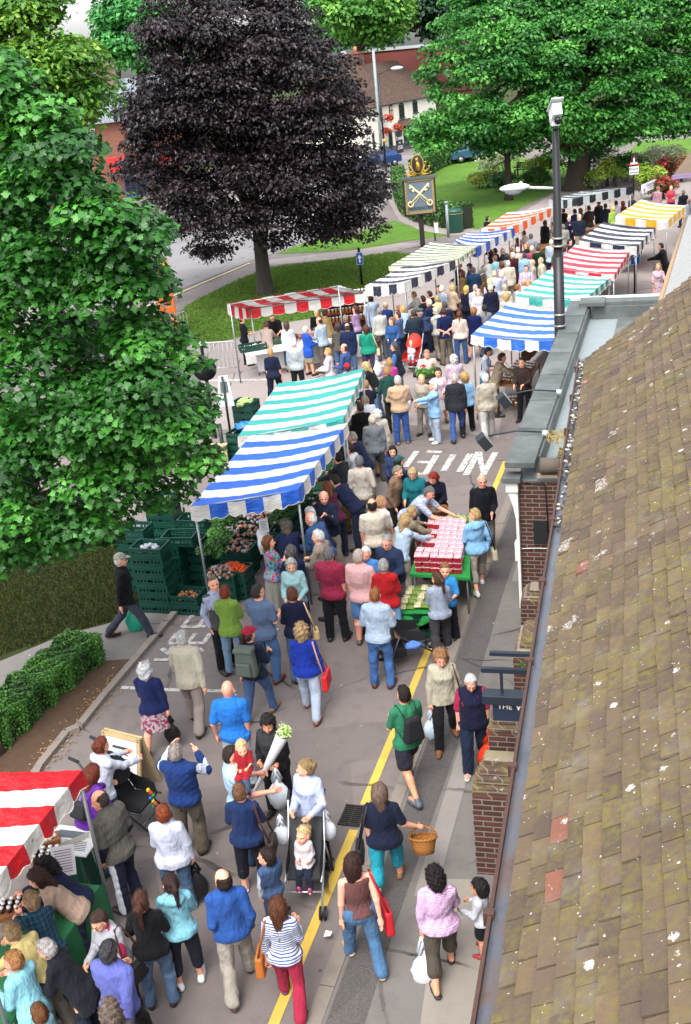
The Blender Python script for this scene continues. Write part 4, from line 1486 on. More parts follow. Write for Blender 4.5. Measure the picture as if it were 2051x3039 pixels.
 for i in range(4):
  p, q = m0[ks[i]], m0[ks[(i + 1) % 4]]
  m.tube([p + (cen - p) * .03 + np.array([0, 0, -.04]), q + (cen - q) * .03 + np.array([0, 0, -.04])], post * .8, STEEL, 6)
 m.tube([(m0['A'] + m0['D']) / 2 + np.array([0, 0, -.05]), (m0['B'] + m0['C']) / 2 + np.array([0, 0, -.05 - sag])], post * .8, STEEL, 6)
 m.build('roof_frame', t)
 if table:
  for (e, inset, dep, hh, mat) in table:
   p, q = m0[e[0]], m0[e[1]]
   inw = unit3((cen - (p + q) / 2) * np.array([1, 1, 0]))
   dq = unit3((q - p) * np.array([1, 1, 0]))
   L = np.linalg.norm((q - p)[:2]) - .2
   mid_ = (p + q) / 2 + inw * (inset + dep / 2)
   ang = math.atan2(dq[1], dq[0])
   m = MB()
   m.box((mid_[0], mid_[1], hh - .02), (L, dep, .04), mat, ang)
   m.build('table_top', t, bevel=.006)
   m = MB()
   sk = mid_ - inw * (dep / 2 + .006)
   nn = 24
   vs, fs = [], []
   for i in range(nn + 1):
    x = -L / 2 + L * i / nn
    wv = .012 * math.sin(i * 1.7)
    for zz in (hh - .01, .12):
     pp = sk + dq * x - inw * (wv if zz < .5 else 0) - inw * (.0 if zz > .5 else .03)
     vs.append((pp[0], pp[1], zz))
   for i in range(nn):
    fs.append((2 * i, 2 * i + 1, 2 * i + 3, 2 * i + 2))
   m.add(vs, fs, mat, True)
   m.build('table_cloth', t)
 return t
BLUE, TEAL, REDC, NAVY = '#2560c6', '#369f96', '#c41620', '#23243c'
WT = plain('white_cloth', '#bdbdba', .8, .1)
BRT = plain('wooden_boards', '#7a5533', .7, .25)
stall('market stall with broad blue and white striped canopy beside the maple, large front scallops', (566, 1503), (884, 1452), (1031, 1255), (745, 1293), BLUE, n=10, vals='AB BC', seed=1, drop=.27)
stall('teal and white striped market stall directly behind the blue and white one on the left', (706, 1296), (1018, 1245), (1080, 1092), (828, 1137), TEAL, n=11, vals='AB BC', seed=2, table=[('BC', .1, .7, .78, GCLOTH)], drop=.24)
stall('red and white striped game stall on the square with a white lettered cloth', (738, 914), (1086, 864), (1008, 846), (674, 900), REDC, (2.15, 2.15, 2.5, 2.5), n=10, along=False, vals='AB DA', seed=3, first=1,
  table=[('AB', .1, .8, .85, WT)], drop=.36)
stall('white stall canopy with black blocks on its scalloped edge, right of the red game stall', (1083, 849), (1200, 838), (1351, 771), (1198, 790), NAVY, n=8, vals='AB BC', seed=4, table=[('BC', .1, .7, .8, BRT)], drop=.33, blocks=5, first=1)
stall('cream canopy with narrow green stripes and a raised ridge', (1153, 791), (1358, 770), (1421, 727), (1284, 716), '#5d7059', (2.25, 2.25, 2.25, 2.55), n=19, vals='AB BC', seed=5, drop=.2, c2='#cfcdb4', blocks=1, table=[('BC', .1, .7, .8, BRT)], peak=.0)
stall('small blue and white striped stall between the green-striped and the orange one', (1347, 716), (1415, 735), (1528, 676), (1390, 690), '#2450a8', n=9, vals='AB BC', seed=6, drop=.34, table=[('BC', .1, .7, .8, BRT)])
stall('orange and white striped stall near the lawn path', (1430, 680), (1540, 665), (1645, 612), (1507, 630), '#e0581c', n=9, vals='AB BC', seed=7, drop=.34, table=[('BC', .1, .7, .8, BRT)], first=1)
stall('farthest stall with black and white canopy under the great tree', (1630, 592), (1712, 588), (1876, 553), (1738, 566), '#1f2228', n=9, vals='AB BC', seed=8, drop=.36, c2='#a9b0b0', table=[('BC', .1, .7, .8, BRT)])
stall('blue and white striped stall beside the black camera pole, jars laid out below', (1398, 994), (1641, 1013), (1702, 915), (1510, 897), '#2b68c4', n=10, vals='AB BC DA', seed=9, drop=.26, first=0)
stall('teal and white striped stall left of the lead parapet', (1530, 880), (1735, 888), (1812, 822), (1628, 801), TEAL, n=10, vals='AB BC', seed=10, drop=.22, blocks=5, table=[('AD', .1, .7, .8, BRT)])
stall('pink-red and white striped stall crossed by the black pole', (1635, 794), (1824, 814), (1869, 742), (1707, 726), '#c92840', n=10, vals='AB BC', seed=11, drop=.2, blocks=5, table=[('AD', .1, .7, .8, BRT)])
stall('navy and white striped stall with side curtain behind the pink-red one', (1718, 713), (1890, 731), (1946, 675), (1792, 659), NAVY, n=9, vals='AB BC', seed=12, drop=.3, blocks=5, table=[('AD', .1, .7, .8, BRT)])
stall('yellow and white striped stall at the far right of the market', (1827, 641), (1981, 654), (2036, 610), (1904, 592), '#dfa31a', n=9, vals='AB BC DA', seed=13, drop=.34, blocks=5, first=1, table=[('AD', .1, .7, .8, BRT)])
stall('red and white striped stall canopy in the bottom left corner', (-490, 2722), (-85, 2705), (242, 2284), (-160, 2294), REDC, (2.2, 2.2, 2.2, 2.2), n=7, vals='BC', seed=14, drop=.24, first=0, table=[('BC', .0, .7, .76, GCLOTH)], sag=.02)
# ------------------------------------------------------------------ crates, goods and tables
CRATE = plain('green_plastic', '#0e3b31', .4, .18, 9)
CRATE_IN = plain('dark_green_plastic', '#0c2f29', .5, .18, 9)
def make_crate():
 L, W_, H_ = .60, .40, .19
 t = thing('produce_crate', 'green plastic produce crate', 'crate')
 m = MB()
 th = .012
 m.box((0, 0, .012), (L - .02, W_ - .02, .016), CRATE_IN)
 for s in (-1, 1):
  for (z0, z1) in ((.0, .075), (.125, H_)):
   m.box((0, s * (W_ / 2 - th / 2), (z0 + z1) / 2), (L - .06, th, z1 - z0), CRATE)
   m.box((s * (L / 2 - th / 2), 0, (z0 + z1) / 2), (th, W_ - .06, z1 - z0), CRATE)
  for i in range(9):
   x = -L / 2 + .03 + (L - .06) * i / 8
   if 2 < i < 6 and i % 2 == 0:
    continue
   m.box((x, s * (W_ / 2 - th / 2), .10), (.034, th, .05), CRATE)
  for i in range(6):
   y = -W_ / 2 + .03 + (W_ - .06) * i / 5
   m.box((s * (L / 2 - th / 2), y, .10), (.034, th, .05), CRATE)
 for sx in (-1, 1):
  for sy in (-1, 1):
   m.box((sx * (L / 2 - .016), sy * (W_ / 2 - .016), H_ / 2), (.036, .036, H_), CRATE)
 m.build('body', t)
 m = MB()
 for s in (-1, 1):
  m.box((0, s * (W_ / 2 + .002), H_ - .012), (L + .014, .018, .022), CRATE)
  m.box((s * (L / 2 + .002), 0, H_ - .012), (.018, W_ - .016, .022), CRATE)
  m.box((0, s * (W_ / 2 + .001), .06), (L - .01, .012, .012), CRATE)
 m.build('rim', t)
 return t
_crate = make_crate()
_used = [False]
def crate(x, y, z, ang, label, group=None):
 c = _crate if not _used[0] else copy_tree(_crate)
 _used[0] = True
 c.location = (x, y, z)
 c.rotation_euler[2] = ang
 c['label'] = label
 c['group'] = group or 'green produce crates'
 return c
def goods(name, label, cat, pts, r, mat, scale=(1, 1, 1), group=None, mats=None, seed=0):
 m = MB()
 g = np.random.default_rng(seed)
 for i, p in enumerate(pts):
  mm = mat if mats is None else mats[int(g.integers(len(mats)))]
  m.ball(p, r * g.uniform(.85, 1.15), mm, 8, 5, scale)
 o = m.build(name)
 o['kind'] = 'stuff'
 return tag(o, label, cat, group)
AX = math.atan2(_yd[1], _yd[0])
def stack(px, py, n, label, z0=0.0, ang=AX, dxy=(0, 0)):
 p = G(px, py)
 for i in range(n):
  crate(p[0] + dxy[0] + rnd.uniform(-.012, .012), p[1] + dxy[1] + rnd.uniform(-.012, .012), z0 + i * .187, ang - PI / 2 + rnd.uniform(-.03, .03),
    label, label)
 return np.array([p[0] + dxy[0], p[1] + dxy[1], z0 + n * .187])
LG = 'green crates stacked by the blue striped stall'
LBL = {}
stack(478, 1806, 7, 'green crate in the tallest front stack left of the onion crate')
top1 = stack(478, 1806, 0, '', 7 * .187)
pO = stack(562, 1810, 2, 'green crate in the low pair holding a bag of onions, by the road lettering')
stack(430, 1745, 7, 'green crate in the dark stack under the maple branches')
stack(520, 1745, 5, 'green crate in the stack behind the tall front stack')
stack(585, 1725, 5, 'green crate in the stack behind the onion crate')
stack(640, 1690, 4, 'green crate in the stack beside the canopy pole')
crate(*(G(562, 1745) + np.array([0, 0, 5 * .187 + .02])), AX - PI / 2 + .1, 'wide green crate set on top across two stacks, nearly empty')
stack(600, 1660, 5, 'green crate in the stack under the canopy edge, leafy herbs above')
stack(505, 1620, 6, 'green crate far back under the maple with pale vegetables')
bush('herb_tray', 'mass of leafy green herbs in trays under the canopy corner', 'herbs', [(*(G(600 + 60 * rnd.random() + i * 4, 1650 - i * 9, 1.0)[:2]), 1.0 + rnd.uniform(0, .15), .16, .16, .12) for i in range(14)], 4200, .06, M_BOX, 61, stems=False)
ON = plain('onion_skin', '#8a5a3a', .5, .3, 30)
OR = plain('tomato_red', '#cc4a16', .3, .15, 20)
PL = plain('pale_leaf', '#8fa463', .6, .35, 20)
PO = plain('potato', '#7c604a', .8, .3, 30)
CB = plain('cabbage', '#5f8a45', .6, .35, 12)
def heap(c, w_, d_, n, h=.08, seed=0, ang=0.0):
 g = np.random.default_rng(seed)
 cs, sn = math.cos(ang), math.sin(ang)
 o = []
 for i in range(n):
  x, y = g.uniform(-w_ / 2, w_ / 2), g.uniform(-d_ / 2, d_ / 2)
  o.append((c[0] + x * cs - y * sn, c[1] + x * sn + y * cs, c[2] + h * (1 - (2 * x / w_) ** 2) * (1 - (2 * y / d_) ** 2) * g.uniform(.3, 1)))
 return o
goods('onion_bag', 'net of brown onions in the low green crate', 'onions', heap(pO + np.array([0, .02, -.12]), .36, .26, 46, .12, 1, AX - PI / 2), .030, ON, seed=1)
goods('potato_bag', 'clear bags on top of the tallest green crate stack', 'produce', heap(np.array([*G(478, 1806)[:2], 7 * .187 - .1]), .4, .26, 20, .08, 2, AX - PI / 2), .045, plain('clear_bag', '#8f959a', .3, .3), seed=2)
pT = G(705, 1765)
for i in range(3):
 crate(pT[0], pT[1], i * .187 + .02, AX - PI / 2 - .05, 'green crate under the tomatoes, beside the floral-bloused woman')
goods('tomatoes', 'heap of orange-red tomatoes in a green crate', 'tomatoes', heap(pT + np.array([0, 0, 3 * .187 - .06]),   .50, .32, 100, .16, 3, AX - PI / 2), .040, OR, seed=3)
for k, (px, py) in enumerate(((672, 1735), (720, 1655), (742, 1610), (765, 1570))):
 q = G(px, py + 40, .0)
 for i in range(3):
  crate(q[0], q[1], i * .187, AX - PI / 2, 'green crate under the bagged mushrooms at the front of the big stall')
 goods('bagged_produce', ['bags of pale pink roots beside the canopy pole', 'bags of brown nuts behind the tomatoes', 'bags of brown mushrooms farther along the big stall', 'last bags of brown produce by the hanging price card'][k], 'produce',
   heap(q + np.array([0, 0, .54]), .5, .5, 60, .12, 10 + k, AX), .034, PO, mats=[PO, plain('clear_bag', '#8f959a', .3, .3), plain('pinkish_root', '#9c6a58', .6, .3)], seed=10 + k)
m = MB()
pc = G(783, 1560, 1.55)
m.box(pc, (.16, .012, .26), plain('white_card', '#cfd0d0', .6), .2)
for i in range(7):
 m.box(pc + np.array([.002, -.009, .08 - i * .028]), (.11, .003, .007), plain('ink', '#33363c', .6), .2)
tag(m.build('price_card'), 'white handwritten price card hanging from the big striped stall', 'price card')
m = MB()
crumple(m, G(783, 1605, 1.2), .17, plain('white_bags', '#cfd1d6', .4, .08), 5, 12, 9, (.7, .6, 1.5), .2)
tag(m.build('bag_bundle'), 'bunch of white carrier bags hanging under the price card', 'bags')
for k in range(4):
 q = G(836 + k * 22, 1541 - k * 26, .9)
 for j in range(4):
  crate(q[0], q[1], j * .187, AX, 'green crate stacked under the leafy greens of the big striped stall')
bush('greens', 'dark leafy greens piled on the stall behind the white carrier bags', 'vegetables', [(*(G(830 + i * 8, 1545 - i * 9, .9)[:2]), .95, .2, .2, .15) for i in range(10)], 2600, .10, M_HDG, 62, stems=False)
bush('flower_buckets', 'leafy bunches along the front of the teal striped stall', 'flowers', [(*(G(1010 + i * 9, 1330 - i * 14, .9)[:2]), .9, .16, .16, .14) for i in range(10)], 2200, .09, M_HDG, 63, stems=False)
pS = G(745, 1310)
for i in range(6):
 crate(pS[0], pS[1], i * .187, AX - PI / 2 - .2, 'green crate in the stack with lettuces behind the teal stall')
goods('lettuces', 'lettuces in the top crate behind the teal striped stall', 'lettuces', heap(pS + np.array([0, 0, 6 * .187 - .05]), .5, .3, 26, .08, 7, AX), .06, PL, seed=7)
pS = G(735, 1345)
for i in range(4):
 crate(pS[0] - .1, pS[1] - .35, i * .187, AX - .2, 'green crate in the second stack behind the teal stall, under blue plastic')
m = MB()
crumple(m, pS + np.array([.05, -.3, .82]), .22, plain('blue_plastic', '#2467b8', .35), 6, 14, 9, (1.1, .9, .45), .22)
tag(m.build('blue_sheet'), 'crumpled blue plastic on the crates behind the teal stall', 'plastic sheet')
for k, (px, py) in enumerate(((655, 1350), (640, 1362), (690, 1352))):
 q = G(px, py)
 crate(q[0], q[1], 0, AX - PI / 2, 'single green crate on the ground near the maple leaves')
# ---- the fruit table
t = thing('market_table', 'long table under green baize covered with punnets of red fruit', 'table', tuple((G(1310, 1680) + G(1330, 1575)) / 2))
o = np.array(t.location)
TA, TB, TC, TD = G(1215, 1703, .8), G(1395, 1716, .8), G(1395, 1562, .8), G(1272, 1556, .8)
BZ = plain('green_baize', '#1d7a34', .95, .2, 30, 0, .6)
m = MB()
ctr = (TA + TB + TC + TD) / 4
tq = [TA, TB, TC, TD]
vs = [p - o for p in tq] + [p - o - np.array([0, 0, .05]) for p in tq]
m.add(vs, [(0, 1, 2, 3), (7, 6, 5, 4), (0, 4, 5, 1), (1, 5, 6, 2), (2, 6, 7, 3), (3, 7, 4, 0)], BZ)
m.build('table_top', t)
m = MB()
for (p, q) in ((TB, TC), (TC, TD)):
 nn = unit3(np.cross(q - p, (0, 0, 1)))
 vs, fs = [], []
 for i in range(21):
  x = p + (q - p) * i / 20 - o
  wv = nn * (.02 + .02 * math.sin(i * 1.3))
  vs += [x, x + wv + np.array([0, 0, -.34 + .03 * math.sin(i * .6)])]
 for i in range(20):
  fs.append((2 * i, 2 * i + 1, 2 * i + 3, 2 * i + 2))
 m.add(vs, fs, BZ, True)
m.build('baize_drape', t)
for p in tq:
 m = MB()
 q = p + (ctr - p) * .12 - o
 m.tube([q + np.array([0, 0, -.04]), (q[0], q[1], 0)], .018, STEEL, 6)
 m.build('leg', t)
t2 = thing('low_table', 'lower stand with green baize and bundles of asparagus in front of the fruit table', 'table', tuple(G(1250, 1850)))
o2 = np.array(t2.location)
LA, LB, LC, LD = G(1190, 1813, .52), G(1325, 1813, .52), G(1345, 1752, .52), G(1222, 1745, .52)
m = MB()
n_ = 14
vs, fs = [], []
for i in range(n_ + 1):
 f = i / n_
 top = LD + (LC - LD) * f
 bot = LA + (LB - LA) * f
 vs += [top - o2, bot - o2, bot - o2 + np.array([0, -.07 - .03 * math.sin(i), -.20 + .06 * math.sin(i * .9)])]
for i in range(n_):
 for r in range(2):
  fs.append((i * 3 + r, i * 3 + r + 1, i * 3 + r + 4, i * 3 + r + 3))
m.add(vs, fs, BZ, True)
m.build('baize_cover', t2)
dl = unit3(LB - LA)
al = math.atan2(dl[1], dl[0])
for i in range(2):
 for j in range(2):
  q = (LA * (.75 - .5 * i) + LB * (.25 + .5 * i)) + np.array([0, .17, 0])
  crate(q[0], q[1], .10 + .19 * j if j else 0.0, al, 'green crate supporting the asparagus stand')
PUN = thing('fruit_punnet', 'clear punnet of red fruit on the green baize table', 'punnet', (0, 0, 0), 0, 'punnets of red fruit on the baize table')
FRU = NT('red_fruit')
_v = FRU.coord()
_vo = FRU.n('TexVoronoi', i_Vector=_v, i_Scale=38.0)
_c = FRU.ramp(_vo.outputs['Distance'], [(0.0, '#b3323c'), (.5, '#9a1c2c'), (.9, '#4c1018')])
FRU.bsdf(_c, .3, FRU.bump(_vo.outputs['Distance'], -.8, .03), .5)
LID = NT('punnet_lid')
_v = LID.coord()
_n = LID.noise(_v, 16, 3, .6)
LID.bsdf(LID.mix(LID.ramp(_n, [(.35, 0.0), (.65, 1.0)]), '#a4525f', '#cfc0c4'), .18, LID.bump(_n, .3, .02), .6)
m = MB()
m.box((0, 0, .045), (.165, .115, .085), FRU.m, None, 1.06)
m.build('fruit', PUN, bevel=.008)
m = MB()
m.box((0, 0, .093), (.182, .128, .010), LID.m)
m.box((0, 0, .100), (.150, .098, .010), LID.m)
m.build('lid', PUN, bevel=.004)
first = True
Q = [G(1232, 1700, .8), G(1372, 1706, .8), G(1384, 1570, .8), G(1280, 1558, .8)]
wn_ = int(np.linalg.norm(Q[1] - Q[0]) / .135)
ln_ = int(np.linalg.norm(Q[3] - Q[0]) / .195)
ang_ = math.atan2(*(Q[3] - Q[0])[[1, 0]])
for r in range(ln_):
 for c in range(wn_):
  u, v = (c + .5) / wn_, (r + .5) / ln_
  p = (Q[0] * (1 - u) + Q[1] * u) * (1 - v) + (Q[3] * (1 - u) + Q[2] * u) * v
  nst = 2 if (r > 1 and (c > 1 or rnd.random() < .5)) else 3 if r < 2 else 1
  if r > 3 and c == 0 and rnd.random() < .5:
   nst = 1
  for k in range(nst):
   x = PUN if first else copy_tree(PUN)
   first = False
   x.location = (p[0] + rnd.uniform(-.008, .008), p[1] + rnd.uniform(-.008, .008), .802 + k * .104)
   x.rotation_euler[2] = ang_ + rnd.uniform(-.06, .06)
ASP = thing('asparagus_bundle', 'bundle of green asparagus on the low baize stand', 'asparagus', (0, 0, 0), 0, 'asparagus bundles on the low stand')
m = MB()
ga_, gw_ = plain('asparagus_green', '#6f8a3c', .5, .25, 20), plain('asparagus_white', '#c9c39f', .5, .2, 20)
gr = np.random.default_rng(3)
for i in range(22):
 y, z = gr.normal() * .022, abs(gr.normal()) * .020 + .012
 m.tube([(-.13, y, z), (-.02, y * .9, z)], .0075, gw_, 5)
 m.tube([(-.02, y * .9, z), (.08, y, z), (.13 + gr.uniform(-.02, .02), y * 1.15, z)], [.0075, .0065, .003], ga_, 5)
m.build('spears', ASP)
m = MB()
m.tube([(-.05, .05 * math.cos(a), .022 + .024 * math.sin(a)) for a in np.linspace(0, 2 * PI, 15)], .004, plain('red_band', '#a8282c', .5), 5, False)
m.build('band', ASP)
first = True
for i in range(15):
 u, v = (i % 3) / 3 + .12, (i // 3) / 5 + .08
 p = (LA * (1 - u) + LB * u) * (1 - v) + (LD * (1 - u) + LC * u) * v
 x = ASP if first else copy_tree(ASP)
 first = False
 x.location = (p[0], p[1], p[2] + .005 + .03 * (i % 2))
 x.rotation_euler[2] = al + rnd.uniform(-.12, .12)
p = G(1375, 1548, .82)
bush('leek_bundle', 'bundle of leeks at the far corner of the fruit table', 'leeks', [(p[0] + .12 * i, p[1] - .03 * i, .86, .14, .07, .05) for i in range(-2, 3)], 380, .20, leafmat('leek', '#6d8f3a', '#a9bd73', '#dfe3c2', .5, .2), 64, stems=False, aspect=.12)
q = G(1418, 1640)
for i in range(3):
 crate(q[0], q[1], i * .187, AX, 'green crate under the right side of the fruit table')
# ---- jars on the stall by the black pole
tj = thing('jar_table', 'trestle table of jars under the blue and white striped stall by the pole', 'table', tuple(G(1560, 1165)))
oj = np.array(tj.location)
JA, JB, JC, JD = G(1475, 1140, .82), G(1565, 1147, .82), G(1600, 1078, .82), G(1540, 1066, .82)
m = MB()
vs = [p - oj for p in (JA, JB, JC, JD)] + [p - oj - np.array([0, 0, .05]) for p in (JA, JB, JC, JD)]
m.add(vs, [(0, 1, 2, 3), (7, 6, 5, 4), (0, 4, 5, 1), (1, 5, 6, 2), (2, 6, 7, 3), (3, 7, 4, 0)], BRT)
m.build('table_top', tj)
for p in (JA, JB, JC, JD):
 m = MB()
 m.tube([p - oj, (p[0] - oj[0], p[1] - oj[1], 0)], .02, plain('green_metal', '#2c5a3c', .5), 6)
 m.build('leg', tj)
JAR = thing('jar', 'small jar with white lid on the stall by the black pole', 'jar', (0, 0, 0), 0, 'jars with white lids on the stall')
m = MB()
m.lathe([(.032, 0), (.034, .01), (.034, .075), (.028, .085)], (0, 0, 0), plain('preserve', '#8a5a2a', .2, .3, 40), 10)
m.build('glass', JAR)
m = MB()
m.lathe([(.032, .083), (.034, .088), (.034, .104), (.030, .108)], (0, 0, 0), plain('white_lid', '#d8d8d8', .4, .03), 10)
m.build('lid', JAR)
first = True
for r in range(8):
 for c in range(9):
  u, v = (c + .7) / 10, (r + .6) / 9
  if c == 4 and r > 2:
   continue
  p = (JA * (1 - u) + JB * u) * (1 - v) + (JD * (1 - u) + JC * u) * v
  x = JAR if first else copy_tree(JAR)
  first = False
  x.location = (p[0] + rnd.uniform(-.01, .01), p[1] + rnd.uniform(-.01, .01), .822)
for i in range(14):
 p = G(1505 + (i % 5) * 9, 1205 - (i // 5) * 9, .04 + .11 * (i % 2))
 x = copy_tree(JAR)
 x.location = (p[0], p[1], p[2])
 x['label'] = 'white-lidded tub stacked on the ground under the jar table'
 x['group'] = 'white tubs under the jar table'
# ---- game stall goods and lettered cloth
tg = G(770, 1085)
w4 = Wall(G(728, 1102), G(812, 1088))
m = MB()
s0, z0 = w4.sz(728, 1078)
cl = plain('white_cloth_sign', '#d4d4d0', .7, .05)
m.box((.95, -.02, .52), (1.75, .03, .62), cl)
m.tube([(1.25, -.035, .60), (1.25, -.045, .60)], .36, plain('dark_green_roundel', '#2f4a2c', .6), 24)
nm = text_mb(m, 'Game', (.72, -.056, .40), (1, 0, 0), (0, 0, 1), .28, cl, .004)
o = m.build('lettered_cloth', None, tuple(w4.a), w4.ang)
tag(o, 'white cloth lettered Game hanging on the front of the red striped stall', 'sign')
m = MB()
text_mb(m, "D'Host", (3.0, .4, 1.78), (1, 0, 0), (0, 0, 1), .2, plain('black_lettering', '#1c1a1a', .6), .004)
m.box((3.3, .43, 1.85), (1.1, .03, .36), plain('tan_board', '#8f7d52', .7))
o = m.build('stall_board', None, tuple(w4.a), w4.ang)
tag(o, 'tan lettered board hanging under the red striped canopy', 'sign')
for k, (px, py) in enumerate(((740, 1010), (762, 1006))):
 q = G(px, py + 30, .86)
 crate(q[0], q[1], .86, w4.ang, 'green crate of packets on the counter of the game stall')
 goods('packets', ['packets in the left green crate on the game stall', 'packets in the right green crate on the game stall'][k], 'packets', heap(q + np.array([0, 0, .06]), .45, .3, 24, .08, 30 + k), .045, PO, mats=[plain('white_packet', '#c9c9c8', .5), plain('red_packet', '#8a3030', .5)], seed=30 + k)
goods('jars_display', 'brown jars crowding the counter of the red striped game stall', 'jars', [G(870 + 60 * rnd.random(), 1003 - 8 * rnd.random(), .9 + .1 * rnd.random()) for i in range(46)], .055, ON, (1, 1, 1.3), None, [ON, plain('red_lid', '#8a2f2a', .4), plain('dark_jar', '#3c2a1e', .3)], 40)
w5 = Wall(G(985, 1050), G(1062, 1040))
t = thing('jar_shelves', 'wooden shelves of jars under the right end of the red striped canopy', 'shelves', tuple(w5.a + np.array([0, .6, 0])), w5.ang)
for i in range(4):
 m = MB()
 m.box((.75, 0, .9 + i * .27), (1.6, .25, .03), plain('red_wood', '#5c2a20', .6, .2))
 m.build('shelf', t)
m = MB()
m.box((.75, .14, 1.15), (1.6, .03, 1.4), plain('red_wood', '#5c2a20', .6, .2))
m.build('back_panel', t)
for i in range(4):
 for c in range(13):
  x = copy_tree(JAR)
  p = np.array(t.location) + np.array([math.cos(w5.ang), math.sin(w5.ang), 0]) * (.06 + c * .116) + np.array([0, -.04, .918 + i * .27])
  x.location = tuple(p)
  x.scale = (1.3, 1.3, 1.5)
  x['label'] = 'jar on the wooden shelves of the game stall'
  x['group'] = 'jars on the wooden shelves'
tb = thing('cloth_table', 'table under dark green cloth with open folder, bottom left stall end', 'table', tuple(G(250, 2640)))
ob = np.array(tb.location)
KA, KB, KC, KD = G(100, 2560, .76), G(240, 2535, .76), G(272, 2460, .76), G(150, 2470, .76)
m = MB()
DG = plain('dark_green_cloth', '#174534', .9, .15, 8, 0, .5)
vs = [p - ob for p in (KA, KB, KC, KD)] + [p - ob - np.array([0, 0, .04]) for p in (KA, KB, KC, KD)]
m.add(vs, [(0, 1, 2, 3), (7, 6, 5, 4), (0, 4, 5, 1), (1, 5, 6, 2), (2, 6, 7, 3), (3, 7, 4, 0)], DG)
m.build('table_top', tb)
m = MB()
for (p, q) in ((KA, KB), (KB, KC)):
 nn = unit3(np.cross(q - p, (0, 0, 1)))
 vs, fs = [], []
 for i in range(19):
  x = p + (q - p) * i / 18 - ob
  wv = nn * (.05 + .025 * math.sin(i * 1.4))
  vs += [x, x + wv * .5 + np.array([0, 0, -.35]), x + wv + np.array([0, 0, -.72])]
 for i in range(18):
  for r in range(2):
   fs.append((i * 3 + r, i * 3 + r + 1, i * 3 + r + 4, i * 3 + r + 3))
 m.add(vs, fs, DG, True)
m.build('table_cloth', tb)
p = G(215, 2495, .77)
m = MB()
pap = plain('paper', '#cfd1d0', .6, .05)
m.box(p, (.62, .46, .02), pap, AX - PI / 2)
m.box(p + np.array([-.02, .1, .012]), (.40, .12, .004), plain('ink_drawing', '#5a6066', .7, .4, 30), AX - PI / 2)
for i in range(6):
 m.box(p + np.array([.05, -.03 - i * .03, .012]), (.30, .008, .003), plain('ink', '#33363c', .6), AX - PI / 2)
tag(m.build('display_folder'), 'open white display folder lying on the dark green cloth', 'folder')
p = G(188, 2555, .95)
m = MB()
rr = np.array(Matrix.Rotation(R(-25), 3, 'X') @ Matrix.Rotation(.3, 3, 'Z'))
m.box(p, (.26, .012, .34), pap, rr)
for i in range(9):
 m.box(p + rr @ np.array([0, -.009, .12 - i * .03]), (.19, .003, .009), plain('purple_ink', '#7a5a80', .6), rr)
tag(m.build('handwritten_notice'), 'white handwritten notice clipped to the table edge, bottom left', 'notice')
w6 = Wall(G(160, 2700), G(245, 2660))
m = MB()
cm = plain('cream_cloth', '#cbc7bb', .85, .06, 6, 0, .5)
vs, fs = [], []
for i in range(9):
 for j in range(7):
  vs.append((.0 + .075 * i * (1 - .035 * j * 0), -.02 - .02 * math.sin(i * 1.1) * j / 6, .86 - .12 * j))
for i in range(8):
 for j in range(6):
  q = i * 7 + j
  fs.append((q, q + 1, q + 8, q + 7))
m.add(vs, fs, cm, True)
text_mb(m, 'FIELD', (.10, -.055, .28), (1, 0, .35), (-.35, 0, 1), .11, plain('maroon_lettering', '#6b2a2c', .6), .004, bold=.02)
o = m.build('lettered_cloth', None, tuple(w6.a), w6.ang)
tag(o, 'cream cloth with maroon lettering hanging from the bottom left table', 'cloth')
p = G(152, 2502, .78)
m = MB()
m.box(p + np.array([0, 0, .04]), (.22, .18, .09), plain('wicker', '#8a5a34', .8, .3, 30), .3)
for i in range(12):
 m.ball(p + np.array([rnd.uniform(-.08, .08), rnd.uniform(-.06, .06), .10]), .024, plain('white_egg', '#d6d4d2', .4), 7, 5)
tag(m.build('soap_basket'), 'small basket of white balls beside the red canopy edge', 'basket')
for k, (px, py, lab) in enumerate(((140, 2545, 'shallow basket of small dark jars next to the handwritten notice'), (25, 2700, 'shallow basket of dark jars at the far left edge under the canopy'))):
 p = G(px, py, .78)
 m = MB()
 m.box(p, (.34, .26, .06), plain('wicker', '#8a5a34', .8, .3, 30), .4, 1.12)
 for i in range(12):
  q = p + np.array([-.12 + .08 * (i % 4), -.07 + .07 * (i // 4), .03])
  m.tube([q, q + np.array([0, 0, .06])], .026, plain('dark_jar', '#3c2a1e', .3), 8)
  m.tube([q + np.array([0, 0, .06]), q + np.array([0, 0, .075])], .024, plain('white_lid', '#d8d8d8', .4, .03), 8)
 tag(m.build('jar_basket'), lab, 'basket')
p = G(270, 2905)
for i in range(2):
 crate(p[0], p[1] + .02, i * .19, AX + .2, 'dark green crate behind the lavender-shirted man, bottom left')
# ------------------------------------------------------------------ poles, signs, barriers and boards
BLK = plain('black_paint', '#17181b', .4, .1, 6, .1)
GRY = plain('grey_paint', '#7f8a8c', .5, .1)
def up_to(base, px, py):
 lo, hi = 0.0, 30.0
 for _ in range(40):
  mid_ = (lo + hi) / 2
  if pix(np.array(base) + np.array([0, 0, mid_]))[1] > py:
   lo = mid_
  else:
   hi = mid_
 return lo
pb = GD(1666, 1000, 24.25)
pb[2] = 0
pb[0] -= .03
hz = up_to(pb, 1640, 388)
t = thing('camera_pole', 'tall black pole with a white surveillance camera and a street lamp arm', 'pole', tuple(pb))
m = MB()
m.tube([(0, 0, 0), (0, 0, hz * .62), (0, 0, hz * .62), (0, 0, hz)], [.135, .12, .105, .075], BLK, 14)
m.tube([(0, 0, hz), (0, 0, hz + .12)], [.06, .05], BLK, 10)
m.build('pole', t)
